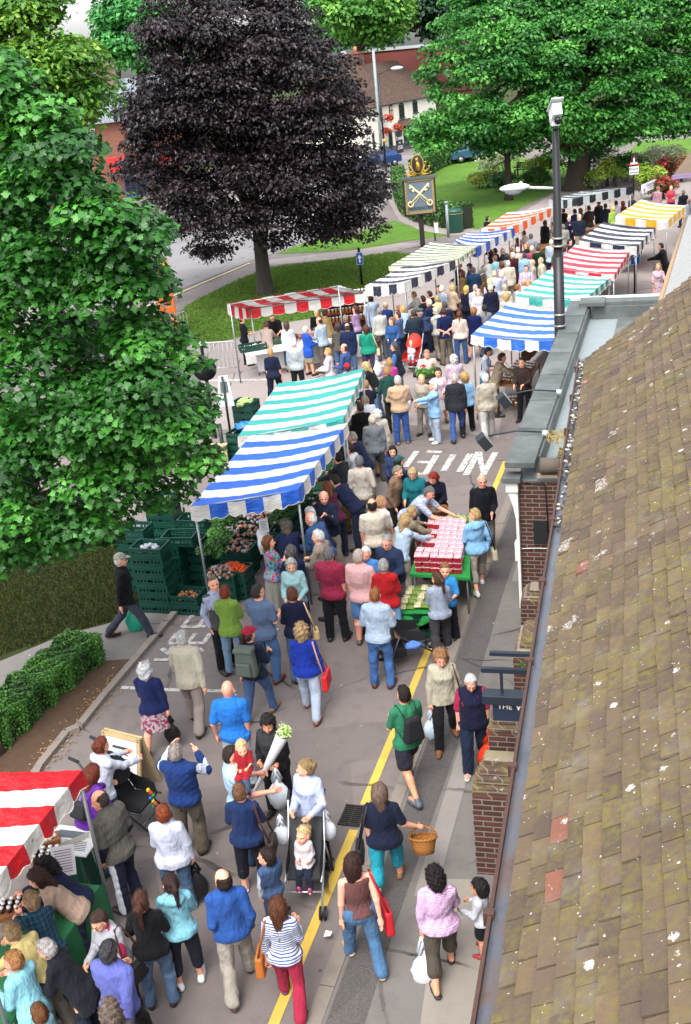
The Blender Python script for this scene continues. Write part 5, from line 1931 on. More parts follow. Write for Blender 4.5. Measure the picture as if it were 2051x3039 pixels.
for (yy) in (706, 729, 932, 965):
 z = up_to(pb, 1650, yy)
 m = MB()
 m.tube([(0, 0, z - .018), (0, 0, z + .018)], .148, plain('steel_band', '#8f8f86', .4, .1, 6, .6), 14)
 m.build('band', t)
m = MB()
wc = plain('white_camera', '#d4d6d8', .35, .04)
m.box((0, -.05, hz + .36), (.20, .44, .26), wc, np.array(Matrix.Rotation(R(-28), 3, 'X')))
m.box((0, -.02, hz + .53), (.27, .60, .03), wc, np.array(Matrix.Rotation(R(-28), 3, 'X')))
m.box((0, .02, hz + .16), (.17, .17, .12), wc)
m.build('camera', t, bevel=.015)
m = MB()
m.tube([(0, -.22, hz + .24), (0, -.30, hz + .20)], .07, plain('lens', '#15161a', .1), 12)
m.build('lens', t)
zl = up_to(pb, 1640, 556)
m = MB()
m.tube([(0, 0, zl - .02), (-.62, 0, zl + .06)], .03, plain('pale_arm', '#b9bdbb', .4), 8)
m.build('lamp_arm', t)
m = MB()
lw = plain('lamp_shell', '#c4c8c8', .35, .05)
m.ball((-.92, 0, zl + .09), 1, lw, 14, 8, (.34, .15, .085))
m.ball((-.95, 0, zl + .03), 1, plain('lamp_bowl', '#8e9396', .15), 12, 6, (.20, .11, .09))
m.ball((-.78, 0, zl + .17), .04, lw, 8, 5)
m.build('lamp_head', t)
# ---- the pub sign
ps = G(1256, 742)
t = thing('pub_sign', 'hanging pub sign with crossed golden keys on a tall dark post', 'pub sign', tuple(ps))
z0, z1 = up_to(ps, 1250, 634), up_to(ps, 1240, 528)
wd = (1300 - 1196) * np.linalg.norm(ps - CO) / CAM_F * .97
m = MB()
m.box((0, .02, z1 / 2), (.22, .18, z1), plain('dark_oak', '#241f1d', .7, .2), None)
m.build('post', t)
m = MB()
hw_ = wd / 2 * .86
zc, hh = (z0 + z1) / 2, z1 - z0
for s in (-1, 1):
 m.box((s * hw_, -.12, zc), (.10, .14, hh + .1), plain('dark_oak', '#241f1d', .7, .2))
m.box((0, -.12, z1 + .02), (wd * 1.0, .24, .12), plain('grey_green_lead', '#4c5750', .6))
m.box((0, -.12, z0), (wd * .9, .14, .07), plain('dark_oak', '#241f1d', .7, .2))
m.build('frame', t)
m = MB()
gp = plain('dull_gold', '#8a7a4a', .5, .25, 12)
for s in (-1, 1):
 m.box((s * hw_ * .88, -.15, zc), (.10, .10, hh - .06), gp)
 m.box((0, -.15, zc + s * (hh / 2 - .08)), (hw_ * 1.72, .10, .10), gp)
m.build('gilt_frame', t)
m = MB()
m.box((0, -.14, zc), (hw_ * 1.65, .05, hh - .2), plain('slate_blue_panel', '#5f6c78', .6, .25, 5))
m.build('panel', t)
m = MB()
ivo = plain('ivory_paint', '#d2c89a', .5, .1)
L = hw_ * .62
zk = zc + .12
for s in (-1, 1):
 m.tube([(-s * L, -.19, zk - L * .95), (s * L, -.19, zk + L * .95)], .045, ivo, 8)
 m.tube([(-s * L + .12 * math.cos(a), -.19, zk - L * .95 - .02 + .12 * math.sin(a)) for a in np.linspace(0, 2 * PI, 13)], .035, ivo, 6, False)
 m.box((s * L * .74, -.19, zk + L * .45), (.22, .05, .10), ivo, np.array(Matrix.Rotation(R(-45 * s), 3, 'Y')))
 m.box((s * L * .90, -.19, zk + L * .62), (.16, .05, .08), ivo, np.array(Matrix.Rotation(R(-45 * s), 3, 'Y')))
 m.tube([(0, -.185, zk - .1), (s * L * .45, -.185, zk - L * .75), (s * L * .95, -.185, zk - L * 1.1), (s * L * .95, -.185, zk - L * 1.35)], .014, ivo, 5)
m.build('crossed_keys', t)
m = MB()
text_mb(m, 'HARPENDEN', (0, -.172, z0 + .20), (1, 0, 0), (0, 0, 1), .15, plain('dark_lettering', '#2e3434', .6), .004, 'CENTER', .02)
m.build('lettering', t)
m = MB()
gd = plain('gold_leaf', '#b08a32', .35, .2, 10, .6)
zr = z1 + .62
m.tube([(.36 * math.cos(a) * .8, -.1, zr + .42 * math.sin(a)) for a in np.linspace(0, 2 * PI, 21)], .035, plain('dull_gold', '#8a7a4a', .5, .25, 12), 6, False)
m.ball((0, -.1, zr), 1, plain('dark_disc', '#2a2220', .6), 14, 8, (.27, .03, .38))
m.tube([(0, -.15, zr - .28), (.02, -.15, zr - .05), (-.01, -.15, zr + .12)], [.13, .10, .07], gd, 8)
m.ball((-.03, -.16, zr + .2), .08, gd, 8, 6, (1, .8, 1.2))
m.tube([(.0, -.16, zr + .25), (.02, -.16, zr + .34)], [.03, .01], gd, 5)
for s in (-1, 1):
 for (dx, dz, k) in ((.38, .42, 1), (.55, .22, 1), (.30, .05, 1), (.60, -.05, .8)):
  m.tube([(s * .08, -.1, z1 + .1), (s * dx * .6, -.1, z1 + .18 + dz * .3), (s * dx, -.1, z1 + .22 + dz)], [.035, .03, .02], gd, 6)
  m.ball((s * dx, -.1, z1 + .26 + dz), .055 * k, gd, 7, 5)
m.build('crest', t)
def post(px, py, ptop, r, label, mat, name='post', cat='post', cap=None):
 b = G(px, py)
 t = thing(name, label, cat, tuple(b))
 z = up_to(b, px, ptop)
 m = MB()
 m.tube([(0, 0, 0), (0, 0, z)], r, mat, 10)
 m.build('pole', t)
 return t, b, z
t, b, z = post(1331, 705, 604, .07, 'plain pale grey post beside the litter bin', GRY)
m = MB()
m.tube([(0, 0, z), (0, 0, z + .1)], .10, GRY, 10)
m.build('cap', t)
t, b, z = post(1292, 715, 655, .04, 'short slim post with a white notice left of the grey post', plain('rusty_brown', '#5a4a3c', .7), 'notice_post', 'sign post')
m = MB()
m.box((.08, -.05, z - .35), (.20, .03, .5), plain('white_card', '#cfd0d0', .6))
m.build('notice', t)
def oneway(px, py, ptop, sy0, sy1, wpx, label):
 t, b, z = post(px, py, ptop, .055, label, BLK, 'arrow_sign', 'road sign')
 za, zb = up_to(b, px, sy1), up_to(b, px, sy0)
 d = np.linalg.norm(b - CO)
 w_ = wpx * d / CAM_F
 f = math.atan2(-b[0], b[1]) + PI
 fx, fy = math.sin(f + PI), -math.cos(f + PI)
 m = MB()
 bl = plain('sign_blue', '#1453a0', .4, .03)
 ws = plain('sign_white', '#d9dcdd', .4, .03)
 rr = np.array(Matrix.Rotation(-math.atan2(b[0], b[1]), 3, 'Z'))
 m.box(rr @ np.array([0, -.07, (za + zb) / 2]), (w_, .02, zb - za), ws, rr)
 m.box(rr @ np.array([0, -.084, (za + zb) / 2]), (w_ * .92, .012, (zb - za) * .95), bl, rr)
 m.build('plate', t)
 m = MB()
 zc, h_ = (za + zb) / 2, zb - za
 P_ = [(-.08, -.32), (.08, -.32), (.08, .05), (.25, .05), (0, .36), (-.25, .05), (-.08, .05)]
 vs = [rr @ np.array([x * w_ * 1.25, -.096, zc + y * h_]) for x, y in P_]
 m.add(vs, [(0, 1, 2, 6), (3, 4, 5), (2, 3, 5, 6)], ws)
 m.build('arrow', t)
oneway(1075, 850, 735, 749, 784, 19, 'blue sign with white upward arrow above the red striped stall')
oneway(1885, 870, 745, 744, 783, 26, 'blue sign with white upward arrow beside the pink-red stall')
oneway(1690, 985, 885, 928, 962, 22, 'blue sign partly hidden behind the camera pole')
t, b, z = post(1880, 588, 468, .06, 'triangular red-edged warning sign above a plate reading Elderly people', BLK, 'warning_sign', 'road sign')
d = np.linalg.norm(b - CO)
k = d / CAM_F
z0, z1 = up_to(b, 1880, 490), up_to(b, 1880, 461)
m = MB()
rs, ws, ks = plain('sign_red', '#a3182c', .4), plain('sign_white', '#d9dcdd', .4, .03), plain('sign_black', '#1a1a1c', .5)
W_ = 15 * k
m.add([(-W_, -.08, z0), (W_, -.08, z0), (0, -.08, z1), (-W_, -.05, z0), (W_, -.05, z0), (0, -.05, z1)], [(0, 1, 2), (5, 4, 3), (0, 3, 4, 1), (1, 4, 5, 2), (2, 5, 3, 0)], rs)
zc = z0 + (z1 - z0) * .36
m.add([(x * .68, -.09, zc + (zz - zc) * .68) for x, zz in ((-W_, z0), (W_, z0), (0, z1))], [(0, 1, 2)], ws)
m.build('triangle', t)
m = MB()
for s in (-1, 1):
 m.box((s * .11, -.1, z0 + .34), (.13, .01, .36), ks)
 m.ball((s * .11 + .04, -.1, z0 + .60), .075, ks, 8, 5, (1, .2, 1))
m.build('figures', t)
m = MB()
m.box((0, -.08, z0 - .28), (W_ * 1.7, .03, .42), ws)
text_mb(m, 'Elderly', (0, -.10, z0 - .25), (1, 0, 0), (0, 0, 1), .13, ks, .004, 'CENTER', .02)
text_mb(m, 'people', (0, -.10, z0 - .43), (1, 0, 0), (0, 0, 1), .13, ks, .004, 'CENTER', .02)
m.build('plate', t)
w7 = Wall(G(1907, 612), G(1955, 590))
t = thing('banner', 'white lettered banner on posts behind the yellow striped stall', 'banner', tuple(w7.a), w7.ang)
s0, za = w7.sz(1907, 574)
s1, zb = w7.sz(1952, 536)
zt = w7.sz(1907, 548)[1]
m = MB()
Lb = s1 - s0
h_ = zt - za
m.box((Lb / 2, 0, za + h_ / 2), (Lb, .04, h_), plain('banner_white', '#c9cbcc', .6))
m.build('sheet', t)
m = MB()
ks = plain('sign_black', '#1a1a1c', .5)
text_mb(m, 'LUKE ROAD STUDIO', (Lb / 2, -.03, za + h_ * .62), (1, 0, 0), (0, 0, 1), h_ * .20, ks, .004, 'CENTER', .015)
text_mb(m, 'RECORDING STUDIO', (Lb / 2, -.03, za + h_ * .36), (1, 0, 0), (0, 0, 1), h_ * .14, ks, .004, 'CENTER', .01)
text_mb(m, 'Harpenden', (Lb / 2, -.03, za + h_ * .14), (1, 0, 0), (0, 0, 1), h_ * .12, ks, .004, 'CENTER', .01)
m.box((.16, -.03, za + h_ * .3), (.14, .01, h_ * .3), plain('sign_red', '#a3182c', .4))
m.build('lettering', t)
m = MB()
m.tube([(0, .05, 0), (0, .05, zt)], .04, STEEL, 6)
m.tube([(Lb, .05, 0), (Lb, .05, zt)], .04, STEEL, 6)
m.build('posts', t)
# ---- crowd barriers
def barrier(a, b, label):
 a, b = G(*a), G(*b)
 d = unit3(b - a)
 L = np.linalg.norm(b - a)
 t = thing('crowd_barrier', label, 'barrier', tuple(a), math.atan2(d[1], d[0]), 'steel crowd barriers')
 m = MB()
 m.tube([(0, 0, .22), (0, 0, 1.0), (.08, 0, 1.08), (L - .08, 0, 1.08), (L, 0, 1.0), (L, 0, .22)], .02, plain('galvanised_barrier', '#a6a9aa', .4, .1, 6, .5), 8)
 m.tube([(0, 0, .24), (L, 0, .24)], .018, plain('galvanised_barrier', '#a6a9aa', .4, .1, 6, .5), 8)
 m.build('frame', t)
 m = MB()
 n = int(L / .14)
 for i in range(1, n):
  m.tube([(L * i / n, 0, .24), (L * i / n, 0, 1.08)], .008, plain('galvanised_barrier', '#a6a9aa', .4, .1, 6, .5), 5)
 m.build('bars', t)
 for x in (.02, L - .02):
  m = MB()
  m.tube([(x, 0, .25), (x, 0, .04)], .018, STEEL, 6)
  m.box((x, 0, .025), (.06, .55, .03), plain('galvanised_barrier', '#a6a9aa', .4, .1, 6, .5))
  m.build('foot', t)
barrier((545, 1122), (712, 1110), 'steel crowd barrier in front of the red striped stall')
barrier((430, 1050), (565, 1010), 'steel crowd barrier half behind the maple leaves')
b = G(640, 1300)
t = thing('round_sign', 'black back of a round road sign on a post at the maple edge', 'road sign', tuple(b))
z = up_to(b, 617, 1022)
zc = up_to(b, 617, 1094)
m = MB()
m.tube([(0, 0, 0), (0, 0, z)], .045, BLK, 8)
m.build('pole', t)
m = MB()
rr = 34 * np.linalg.norm(b - CO) / CAM_F
m.tube([(0, -.06, zc), (0, -.09, zc)], rr, BLK, 26)
m.build('disc', t)
m = MB()
m.box((-.02, -.1, z + .02), (.34, .12, .07), plain('lamp_shell', '#c4c8c8', .35, .05))
m.bar((0, -.1, z), (0, -.1, zc), .03, .03, BLK)
m.build('sign_lamp', t)
b = G(692, 1340)
t = thing('poster_post', 'thin dark post carrying a tall white poster behind the crates', 'poster', tuple(b))
z = up_to(b, 675, 1118)
m = MB()
m.tube([(0, 0, 0), (0, 0, z)], .03, BLK, 8)
m.build('pole', t)
z0 = up_to(b, 680, 1208)
m = MB()
pw = plain('white_poster', '#d2d3d8', .5, .04)
m.add([(-.22, .05, z0), (.20, .05, z0), (.13, .05, z), (-.10, .05, z), (-.22, .08, z0), (.20, .08, z0), (.13, .08, z), (-.10, .08, z)], [(0, 1, 2, 3), (7, 6, 5, 4), (0, 4, 5, 1), (1, 5, 6, 2), (2, 6, 7, 3), (3, 7, 4, 0)], pw)
m.add([(-.10, .045, z0 + (z - z0) * .45), (.11, .045, z0 + (z - z0) * .45), (.10, .045, z - .14), (-.08, .045, z - .14)], [(0, 1, 2, 3)], plain('printed_picture', '#5f6e6a', .5, .5, 14))
m.build('poster', t)
t, b, z = post(668, 1372, 1258, .05, 'short grey post beside the plank behind the blue stall', plain('dark_grey_metal', '#2f3438', .5, .1, 5, .3))
p0_, p1_ = G(604, 1325, .5), G(672, 1322, .5)
m = MB()
m.bar(p0_, p1_, .3, .03, plain('pale_plank', '#b59a7c', .7, .2))
for p in (p0_ * .8 + p1_ * .2, p0_ * .2 + p1_ * .8):
 m.box((p[0], p[1], .24), (.22, .22, .48), plain('pale_plank', '#b59a7c', .7, .2))
tag(m.build('plank_bench'), 'pale plank on blocks behind the blue stall near the maple', 'plank')
b = G(1352, 690)
t = thing('litter_bin', 'dark green litter bin at the end of the lawn hedge', 'bin', tuple(b))
gb_ = plain('bin_green', '#1c4a3c', .4, .1)
m = MB()
m.lathe([(.38, 0), (.42, .05), (.42, .95), (.44, 1.0)], (0, 0, 0), gb_, 16)
m.build('body', t)
m = MB()
m.lathe([(.44, 1.0), (.44, 1.12), (.30, 1.2), (.05, 1.24)], (0, 0, 0), gb_, 16)
m.tube([(.445 * math.cos(a), .445 * math.sin(a), .98) for a in np.linspace(0, 2 * PI, 17)], .012, plain('gold_line', '#a08a4c', .4), 5, False)
m.build('lid', t)
b = G(1570, 522)
t = thing('park_bench', 'dark wooden bench standing on the far lawn', 'bench', tuple(b), R(-35))
dk = plain('dark_teak', '#2e2824', .7, .2)
for s in (-.95, .95):
 m = MB()
 m.box((s, -.2, .22), (.09, .09, .44), dk)
 m.box((s, .25, .45), (.09, .09, .9), dk)
 m.box((s, 0, .62), (.09, .6, .07), dk)
 m.build('leg', t)
m = MB()
for i in range(4):
 m.box((0, -.2 + i * .13, .45), (2.0, .11, .04), dk)
m.build('seat', t)
m = MB()
for i in range(3):
 m.box((0, .24, .58 + i * .14), (2.0, .04, .12), dk)
m.build('backrest', t)
t, b, z = post(1137, 505, 148, .11, 'tall grey lamp post behind the copper beech, no lantern in view', GRY, 'lamp_post', 'lamp post')
t, b, z = post(1146, 505, 220, .08, 'slim black lamp post with a pale lantern arm by the inn', BLK, 'street_lamp', 'street lamp')
m = MB()
m.tube([(0, 0, z - .05), (.5, 0, z + .15), (1.1, 0, z + .25)], .04, BLK, 6)
m.build('arm', t)
m = MB()
m.ball((1.5, 0, z + .3), 1, plain('lamp_shell', '#c4c8c8', .35, .05), 12, 7, (.5, .2, .14))
m.build('lantern', t)
m = MB()
m.ball((.05, -.08, 2.3), .16, plain('amber_lamp', '#c98a22', .4), 10, 6)
m.build('amber_button', t)
b = G(1142, 475)
m = MB()
m.lathe([(.40, 0), (.42, .05), (.42, 1.0), (.46, 1.02), (.3, 1.2), (.05, 1.25)], (0, 0, 0), gb_, 14)
tag(m.build('street_bin', None, tuple(b)), 'green street bin at the foot of the lamp posts by the inn', 'bin')
# ---- cars glimpsed on the main road
def car(px, py, ang, color, label):
 b = G(px, py)
 t = thing('parked_car', label, 'car', tuple(b), ang, 'cars along the main road')
 pm = plain('car_paint', color, .25, .04, 3, .3)
 m = MB()
 prof = [(-2.05, .35), (-2.1, .75), (-1.95, .92), (-1.0, .98), (-.35, 1.42), (1.0, 1.45), (1.75, .98), (2.05, .9), (2.08, .35)]
 vs = [(x, -.82 if z_ < 1.1 else -.64, z_) for x, z_ in prof] + [(x, .82 if z_ < 1.1 else .64, z_) for x, z_ in prof]
 n = len(prof)
 m.add(vs, [tuple(range(n)), tuple(range(2 * n - 1, n - 1, -1))] + [(i + 1, i, n + i, n + i + 1) for i in range(n - 1)] + [(0, n - 1, 2 * n - 1, n)], pm)
 m.build('body', t, bevel=.05)
 m = MB()
 for s in (-1, 1):
  m.add([(-.85, s * .80, 1.0), (.0, s * .80, 1.0), (.0, s * .668, 1.40), (-.30, s * .668, 1.40)], [(0, 1, 2, 3) if s < 0 else (3, 2, 1, 0)], glassmat())
  m.add([(.08, s * .80, 1.0), (1.55, s * .80, 1.0), (.98, s * .668, 1.41), (.08, s * .668, 1.41)], [(0, 1, 2, 3) if s < 0 else (3, 2, 1, 0)], glassmat())
 m.add([(-1.03, -.72, 1.0), (-1.03, .72, 1.0), (-.42, .6, 1.41), (-.42, -.6, 1.41)], [(3, 2, 1, 0)], glassmat())
 m.build('windows', t)
 for sx in (-1.25, 1.25):
  for sy in (-.78, .78):
   m = MB()
   m.tube([(sx, sy - .1, .31), (sx, sy + .1, .31)], .31, plain('tyre', '#17171a', .8), 18)
   o = m.build('wheel', t)
   m = MB()
   m.tube([(sx, sy - .11, .31), (sx, sy + .11, .31)], .18, plain('alloy_rim', '#9a9da0', .3, .1, 6, .7), 14)
   m.build('rim', o)
 for s in (-.6, .6):
  m = MB()
  m.box((-2.08, s, .72), (.06, .34, .14), plain('headlamp', '#c9ced2', .1))
  m.build('headlight', t)
car(1120, 500, R(35), '#2f4a7c', 'dark blue car beside the copper beech edge on the main road')
car(1330, 480, R(20), '#b7bcc2', 'silver car glimpsed under the great tree by the roadside hedge')
car(1395, 478, R(20), '#3d5f78', 'blue-grey car glimpsed under the great tree, right of the silver one')
car(925, 480, R(25), '#a11f28', 'red car half hidden behind the copper beech leaves')
b = G(508, 985)
t = thing('orange_barrier', 'orange road works barrier showing beside the maple leaves', 'road barrier', tuple(b))
og = plain('orange_plastic', '#d4641a', .5, .1)
m = MB()
for s in (-.25, .25):
 m.box((s, 0, .75), (.10, .12, 1.5), og)
for z in (.4, .85, 1.3):
 m.box((0, 0, z), (.55, .08, .22), og)
m.build('panel', t, bevel=.02)
m = MB()
for s in (-.25, .25):
 m.box((s, 0, .05), (.2, .6, .1), plain('tyre', '#17171a', .8))
m.build('foot', t)
b = G(500, 905)
m = MB()
m.tube([(0, 0, 0), (0, 0, 1.3)], .12, og, 10)
m.box((0, -.05, 1.6), (.5, .12, .8), plain('yellow_plate', '#c9a22a', .5))
tag(m.build('bollard', None, tuple(b)), 'yellow and orange road works marker above the orange barrier', 'bollard')
_gs = .68
# ---- gully grate in the gutter
p = street(GA, -.09)
t = thing('drain_grate', 'black iron drain grate interrupting the yellow line', 'drain grate', (p[0], p[1], .006), AX - PI / 2)
ir = plain('cast_iron', '#34302e', .6, .3, 20, .4)
m = MB()
for s in (-1, 1):
 m.box((s * .20, 0, .008), (.03, .56, .02), ir)
 m.box((0, s * .27, .008), (.42, .03, .02), ir)
for i in range(9):
 m.box((0, -.22 + i * .055, .006), (.38, .022, .016), ir)
m.box((0, 0, .006), (.025, .54, .017), ir)
m.build('bars', t)
m = MB()
m.box((0, 0, -.001), (.40, .54, .004), plain('drain_shade_black', '#0c0b0b', .9))  # flat near-black plate painting the unlit hollow below the bars
m.build('pit_shade_plate', t)
t.scale = (.66, .70, 1)
# ---- A-board by the pushchair
p = G(395, 2330)
t = thing('a_board', 'wooden framed A-board with a white printed sheet at the kerb', 'A-board', tuple(p), R(-30))
tim = plain('pale_timber', '#a8926a', .6, .2)
for s, nm in ((1, 'front_panel'), (-1, 'back_panel')):
 rr = np.array(Matrix.Rotation(R(-13 * s), 3, 'X'))
 m = MB()
 o = np.array([0, -.11 * s, .42])
 m.box(o, (.62, .02, .84), plain('board_panel', '#b8a888', .7))
 for q in (-1, 1):
  m.box(o + np.array([q * .30, -.012 * s, 0]), (.05, .03, .88), tim)
  m.box(o + np.array([0, -.012 * s, q * .41]), (.62, .03, .05), tim)
 if s > 0:
  m.box(o + np.array([0, -.014, 0]), (.52, .008, .74), plain('white_sheet', '#c6cbd0', .5))
  for i in range(7):
   m.box(o + np.array([0, -.02, .1 - i * .06]), (.4 - .04 * (i % 3), .003, .012), plain('ink', '#33363c', .6))
  m.box(o + np.array([0, -.02, .25]), (.3, .003, .04), plain('ink', '#33363c', .6))
 for i in range(len(m.v)):
  v = np.array(m.v[i]) - o
  m.v[i] = tuple(rr @ v + o + np.array([0, 0, 0]))
 m.build(nm, t)
for k, (px, py, c, lab) in enumerate(((975, 2788, '#c9ccd0', 'torn white paper scrap on the kerb'), (745, 2750, '#c6c6c6', 'tiny pale litter scrap on the road'), (1432, 1305, '#d2d2d2', 'small white scrap on the road near the jar stall'))):
 p = G(px, py)
 m = MB()
 m.add([(-.05, -.02, .01), (.03, -.04, .03), (.05, .04, .012), (-.02, .05, .035)], [(0, 1, 2, 3)], plain('scrap', c, .7))
 tag(m.build('litter', None, (p[0], p[1], PAVE_Z + .005 if k == 0 else .005)), lab, 'litter')
m = MB()
for i in range(260):
 f = rnd.random()
 p = G(90 + 260 * f + rnd.uniform(-30, 30), 2300 - 290 * f + rnd.uniform(-30, 40), .03)
 a, s = rnd.uniform(0, 6), rnd.uniform(.012, .035)
 c, sn = math.cos(a) * s, math.sin(a) * s
 m.add([(p[0] - c, p[1] - sn, .03), (p[0] + sn * .6, p[1] - c * .6, .04), (p[0] + c, p[1] + sn, .032), (p[0] - sn * .6, p[1] + c * .6, .045)], [(0, 1, 2, 3)], plain('dead_leaf', '#8a6f4a', .8, .5, 60))
o = m.build('dead_leaves')
tag(o, 'dead leaves and twigs scattered over the soil of the hedge bed', 'leaves', None, 'stuff')
# ------------------------------------------------------------------ people: signed distance fields -> one continuous surface
def smin(a, b, k):
 h = np.clip(0.5 + 0.5 * (b - a) / k, 0, 1)
 return b * (1 - h) + a * h - k * h * (1 - h)
class Field:
 def __init__(self, lo, hi, step):
  self.lo = np.array(lo, float)
  self.s = step
  n = np.maximum(4, np.ceil((np.array(hi) - self.lo) / step).astype(int) + 1)
  self.ax = [(self.lo[i] + step * np.arange(n[i])).astype(np.float32) for i in range(3)]
  self.D = np.full(tuple(n), 0.25, np.float32)
 def sub(self, lo, hi, pad):
  sl, g = [], []
  for i in range(3):
   a = max(0, int(math.floor((lo[i] - pad - self.lo[i]) / self.s)))
   b = min(len(self.ax[i]), int(math.ceil((hi[i] + pad - self.lo[i]) / self.s)) + 1)
   if b <= a:
    return None, None
   sl.append(slice(a, b))
   g.append(self.ax[i][a:b])
  return tuple(sl), (g[0][:, None, None], g[1][None, :, None], g[2][None, None, :])
 def put(self, sl, d, k):
  self.D[sl] = smin(self.D[sl], d, k) if k > 0 else np.minimum(self.D[sl], d)
 def cone(self, a, b, r1, r2, k=0.02):
  a, b = np.asarray(a, float), np.asarray(b, float)
  r = max(r1, r2)
  sl, g = self.sub(np.minimum(a, b) - r, np.maximum(a, b) + r, k + 2.5 * self.s)
  if sl is None:
   return self
  ab = b - a
  L = float(ab @ ab) + 1e-9
  t = ((g[0] - a[0]) * ab[0] + (g[1] - a[1]) * ab[1] + (g[2] - a[2]) * ab[2]) / L
  t = np.clip(t, 0, 1)
  d = np.sqrt((g[0] - a[0] - t * ab[0]) ** 2 + (g[1] - a[1] - t * ab[1]) ** 2 + (g[2] - a[2] - t * ab[2]) ** 2) - (r1 + (r2 - r1) * t)
  self.put(sl, d.astype(np.float32), k)
  return self
 def ell(self, c, rad, frame, k=0.02):
  c = np.asarray(c, float)
  r = max(rad)
  sl, g = self.sub(c - r, c + r, k + 2.5 * self.s)
  if sl is None:
   return self
  q = [(g[0] - c[0]) * f[0] + (g[1] - c[1]) * f[1] + (g[2] - c[2]) * f[2] for f in frame]
  m = np.sqrt((q[0] / rad[0]) ** 2 + (q[1] / rad[1]) ** 2 + (q[2] / rad[2]) ** 2)
  m2 = np.sqrt((q[0] / rad[0] ** 2) ** 2 + (q[1] / rad[1] ** 2) ** 2 + (q[2] / rad[2] ** 2) ** 2) + 1e-6
  self.put(sl, (m * (m - 1) / m2).astype(np.float32), k)
  return self
 def loft(self, o, U, V, W, prof, k=0.03, off=0.0):
  o = np.asarray(o, float)
  P = np.array(prof, float)
  r = P[:, 1].max() + off + 0.05
  a, b = o + P[0, 0] * W, o + P[-1, 0] * W
  sl, g = self.sub(np.minimum(a, b) - r, np.maximum(a, b) + r, k + 2.5 * self.s)
  if sl is None:
   return self
  x, y, z = g[0] - o[0], g[1] - o[1], g[2] - o[2]
  u = x * U[0] + y * U[1] + z * U[2]
  v = x * V[0] + y * V[1] + z * V[2]
  w = x * W[0] + y * W[1] + z * W[2]
  wc = np.clip(w, P[0, 0], P[-1, 0])
  A = np.interp(wc, P[:, 0], P[:, 1]) + off
  B = np.interp(wc, P[:, 0], P[:, 2]) + off
  v0 = np.interp(wc, P[:, 0], P[:, 3])
  q = np.sqrt((u / A) ** 2 + ((v - v0) / B) ** 2)
  d = (q - 1) * np.minimum(A, B)
  dw = np.abs(w - wc)
  d = np.where(dw > 0, np.sqrt(np.maximum(d, 0) ** 2 + dw ** 2), d)
  self.put(sl, d.astype(np.float32), k)
  return self
 def grid(self):
  return self.ax[0][:, None, None], self.ax[1][None, :, None], self.ax[2][None, None, :]
 def cut(self, p, n):
  g = self.grid()
  d = (g[0] - p[0]) * n[0] + (g[1] - p[1]) * n[1] + (g[2] - p[2]) * n[2]
  self.D = np.maximum(self.D, d.astype(np.float32))
  return self
 def wrinkle(self, amp, f=34.0, seed=0):
  g = self.grid()
  r = np.random.default_rng(seed)
  n = 0
  for i in range(3):
   kx, ky, kz = r.normal(size=3) * f * (0.5 + 0.4 * i)
   n = n + np.sin(kx * g[0] + ky * g[1] + 0.8 * kz * g[2] + r.uniform(0, 6.28)) / (1 + 0.5 * i)
  self.D = self.D + (amp * n).astype(np.float32)
  return self
 def mesh(self):
  D = np.pad(self.D, 1, constant_values=0.05)
  s = D < 0
  if not s.any():
   return np.zeros((0, 3)), np.zeros((0, 4), int)
  lo = self.lo - self.s
  nx, ny, nz = D.shape
  c = s[:-1, :-1, :-1].astype(np.int8)
  tot = c.copy()
  offs = [(i, j, k) for i in (0, 1) for j in (0, 1) for k in (0, 1)]
  for (i, j, k) in offs[1:]:
   tot = tot + s[i:nx - 1 + i, j:ny - 1 + j, k:nz - 1 + k]
  act = (tot > 0) & (tot < 8)
  I = np.argwhere(act)
  idx = np.full(act.shape, -1, np.int32)
  idx[act] = np.arange(len(I))
  val = {o: D[I[:, 0] + o[0], I[:, 1] + o[1], I[:, 2] + o[2]] for o in offs}
  acc = np.zeros((len(I), 3))
  cnt = np.zeros(len(I))
  for ax in range(3):
   for o in offs:
    if o[ax]:
     continue
    o2 = tuple(o[q] + (1 if q == ax else 0) for q in range(3))
    a, b = val[o], val[o2]
    m = (a < 0) != (b < 0)
    t = np.where(m, a / np.where(m, a - b, 1), 0)
    p = np.tile(np.array(o, float), (len(I), 1))
    p[:, ax] += t
    acc += p * m[:, None]
    cnt += m
  V = lo + self.s * (I + acc / cnt[:, None])
  Q = []
  for ax in range(3):
   o1, o2 = [(1, 2), (2, 0), (0, 1)][ax]
   sh = [slice(None)] * 3
   sa = list(sh)
   sb = list(sh)
   sa[ax] = slice(0, -1)
   sb[ax] = slice(1, None)
   A, B = s[tuple(sa)], s[tuple(sb)]
   E = np.argwhere(A != B)
   E = E[(E[:, o1] > 0) & (E[:, o2] > 0) & (E[:, o1] < D.shape[o1] - 1) & (E[:, o2] < D.shape[o2] - 1)]
   if not len(E):
    continue
   flip = A[E[:, 0], E[:, 1], E[:, 2]]
   q = []
   for (d1, d2) in ((-1, -1), (0, -1), (0, 0), (-1, 0)):
    c = E.copy()
    c[:, o1] += d1
    c[:, o2] += d2
    q.append(idx[c[:, 0], c[:, 1], c[:, 2]])
   q = np.stack(q, 1)
   q[~flip] = q[~flip][:, ::-1]
   Q.append(q)
  Q = np.concatenate(Q)
  return V, Q[(Q >= 0).all(1)]
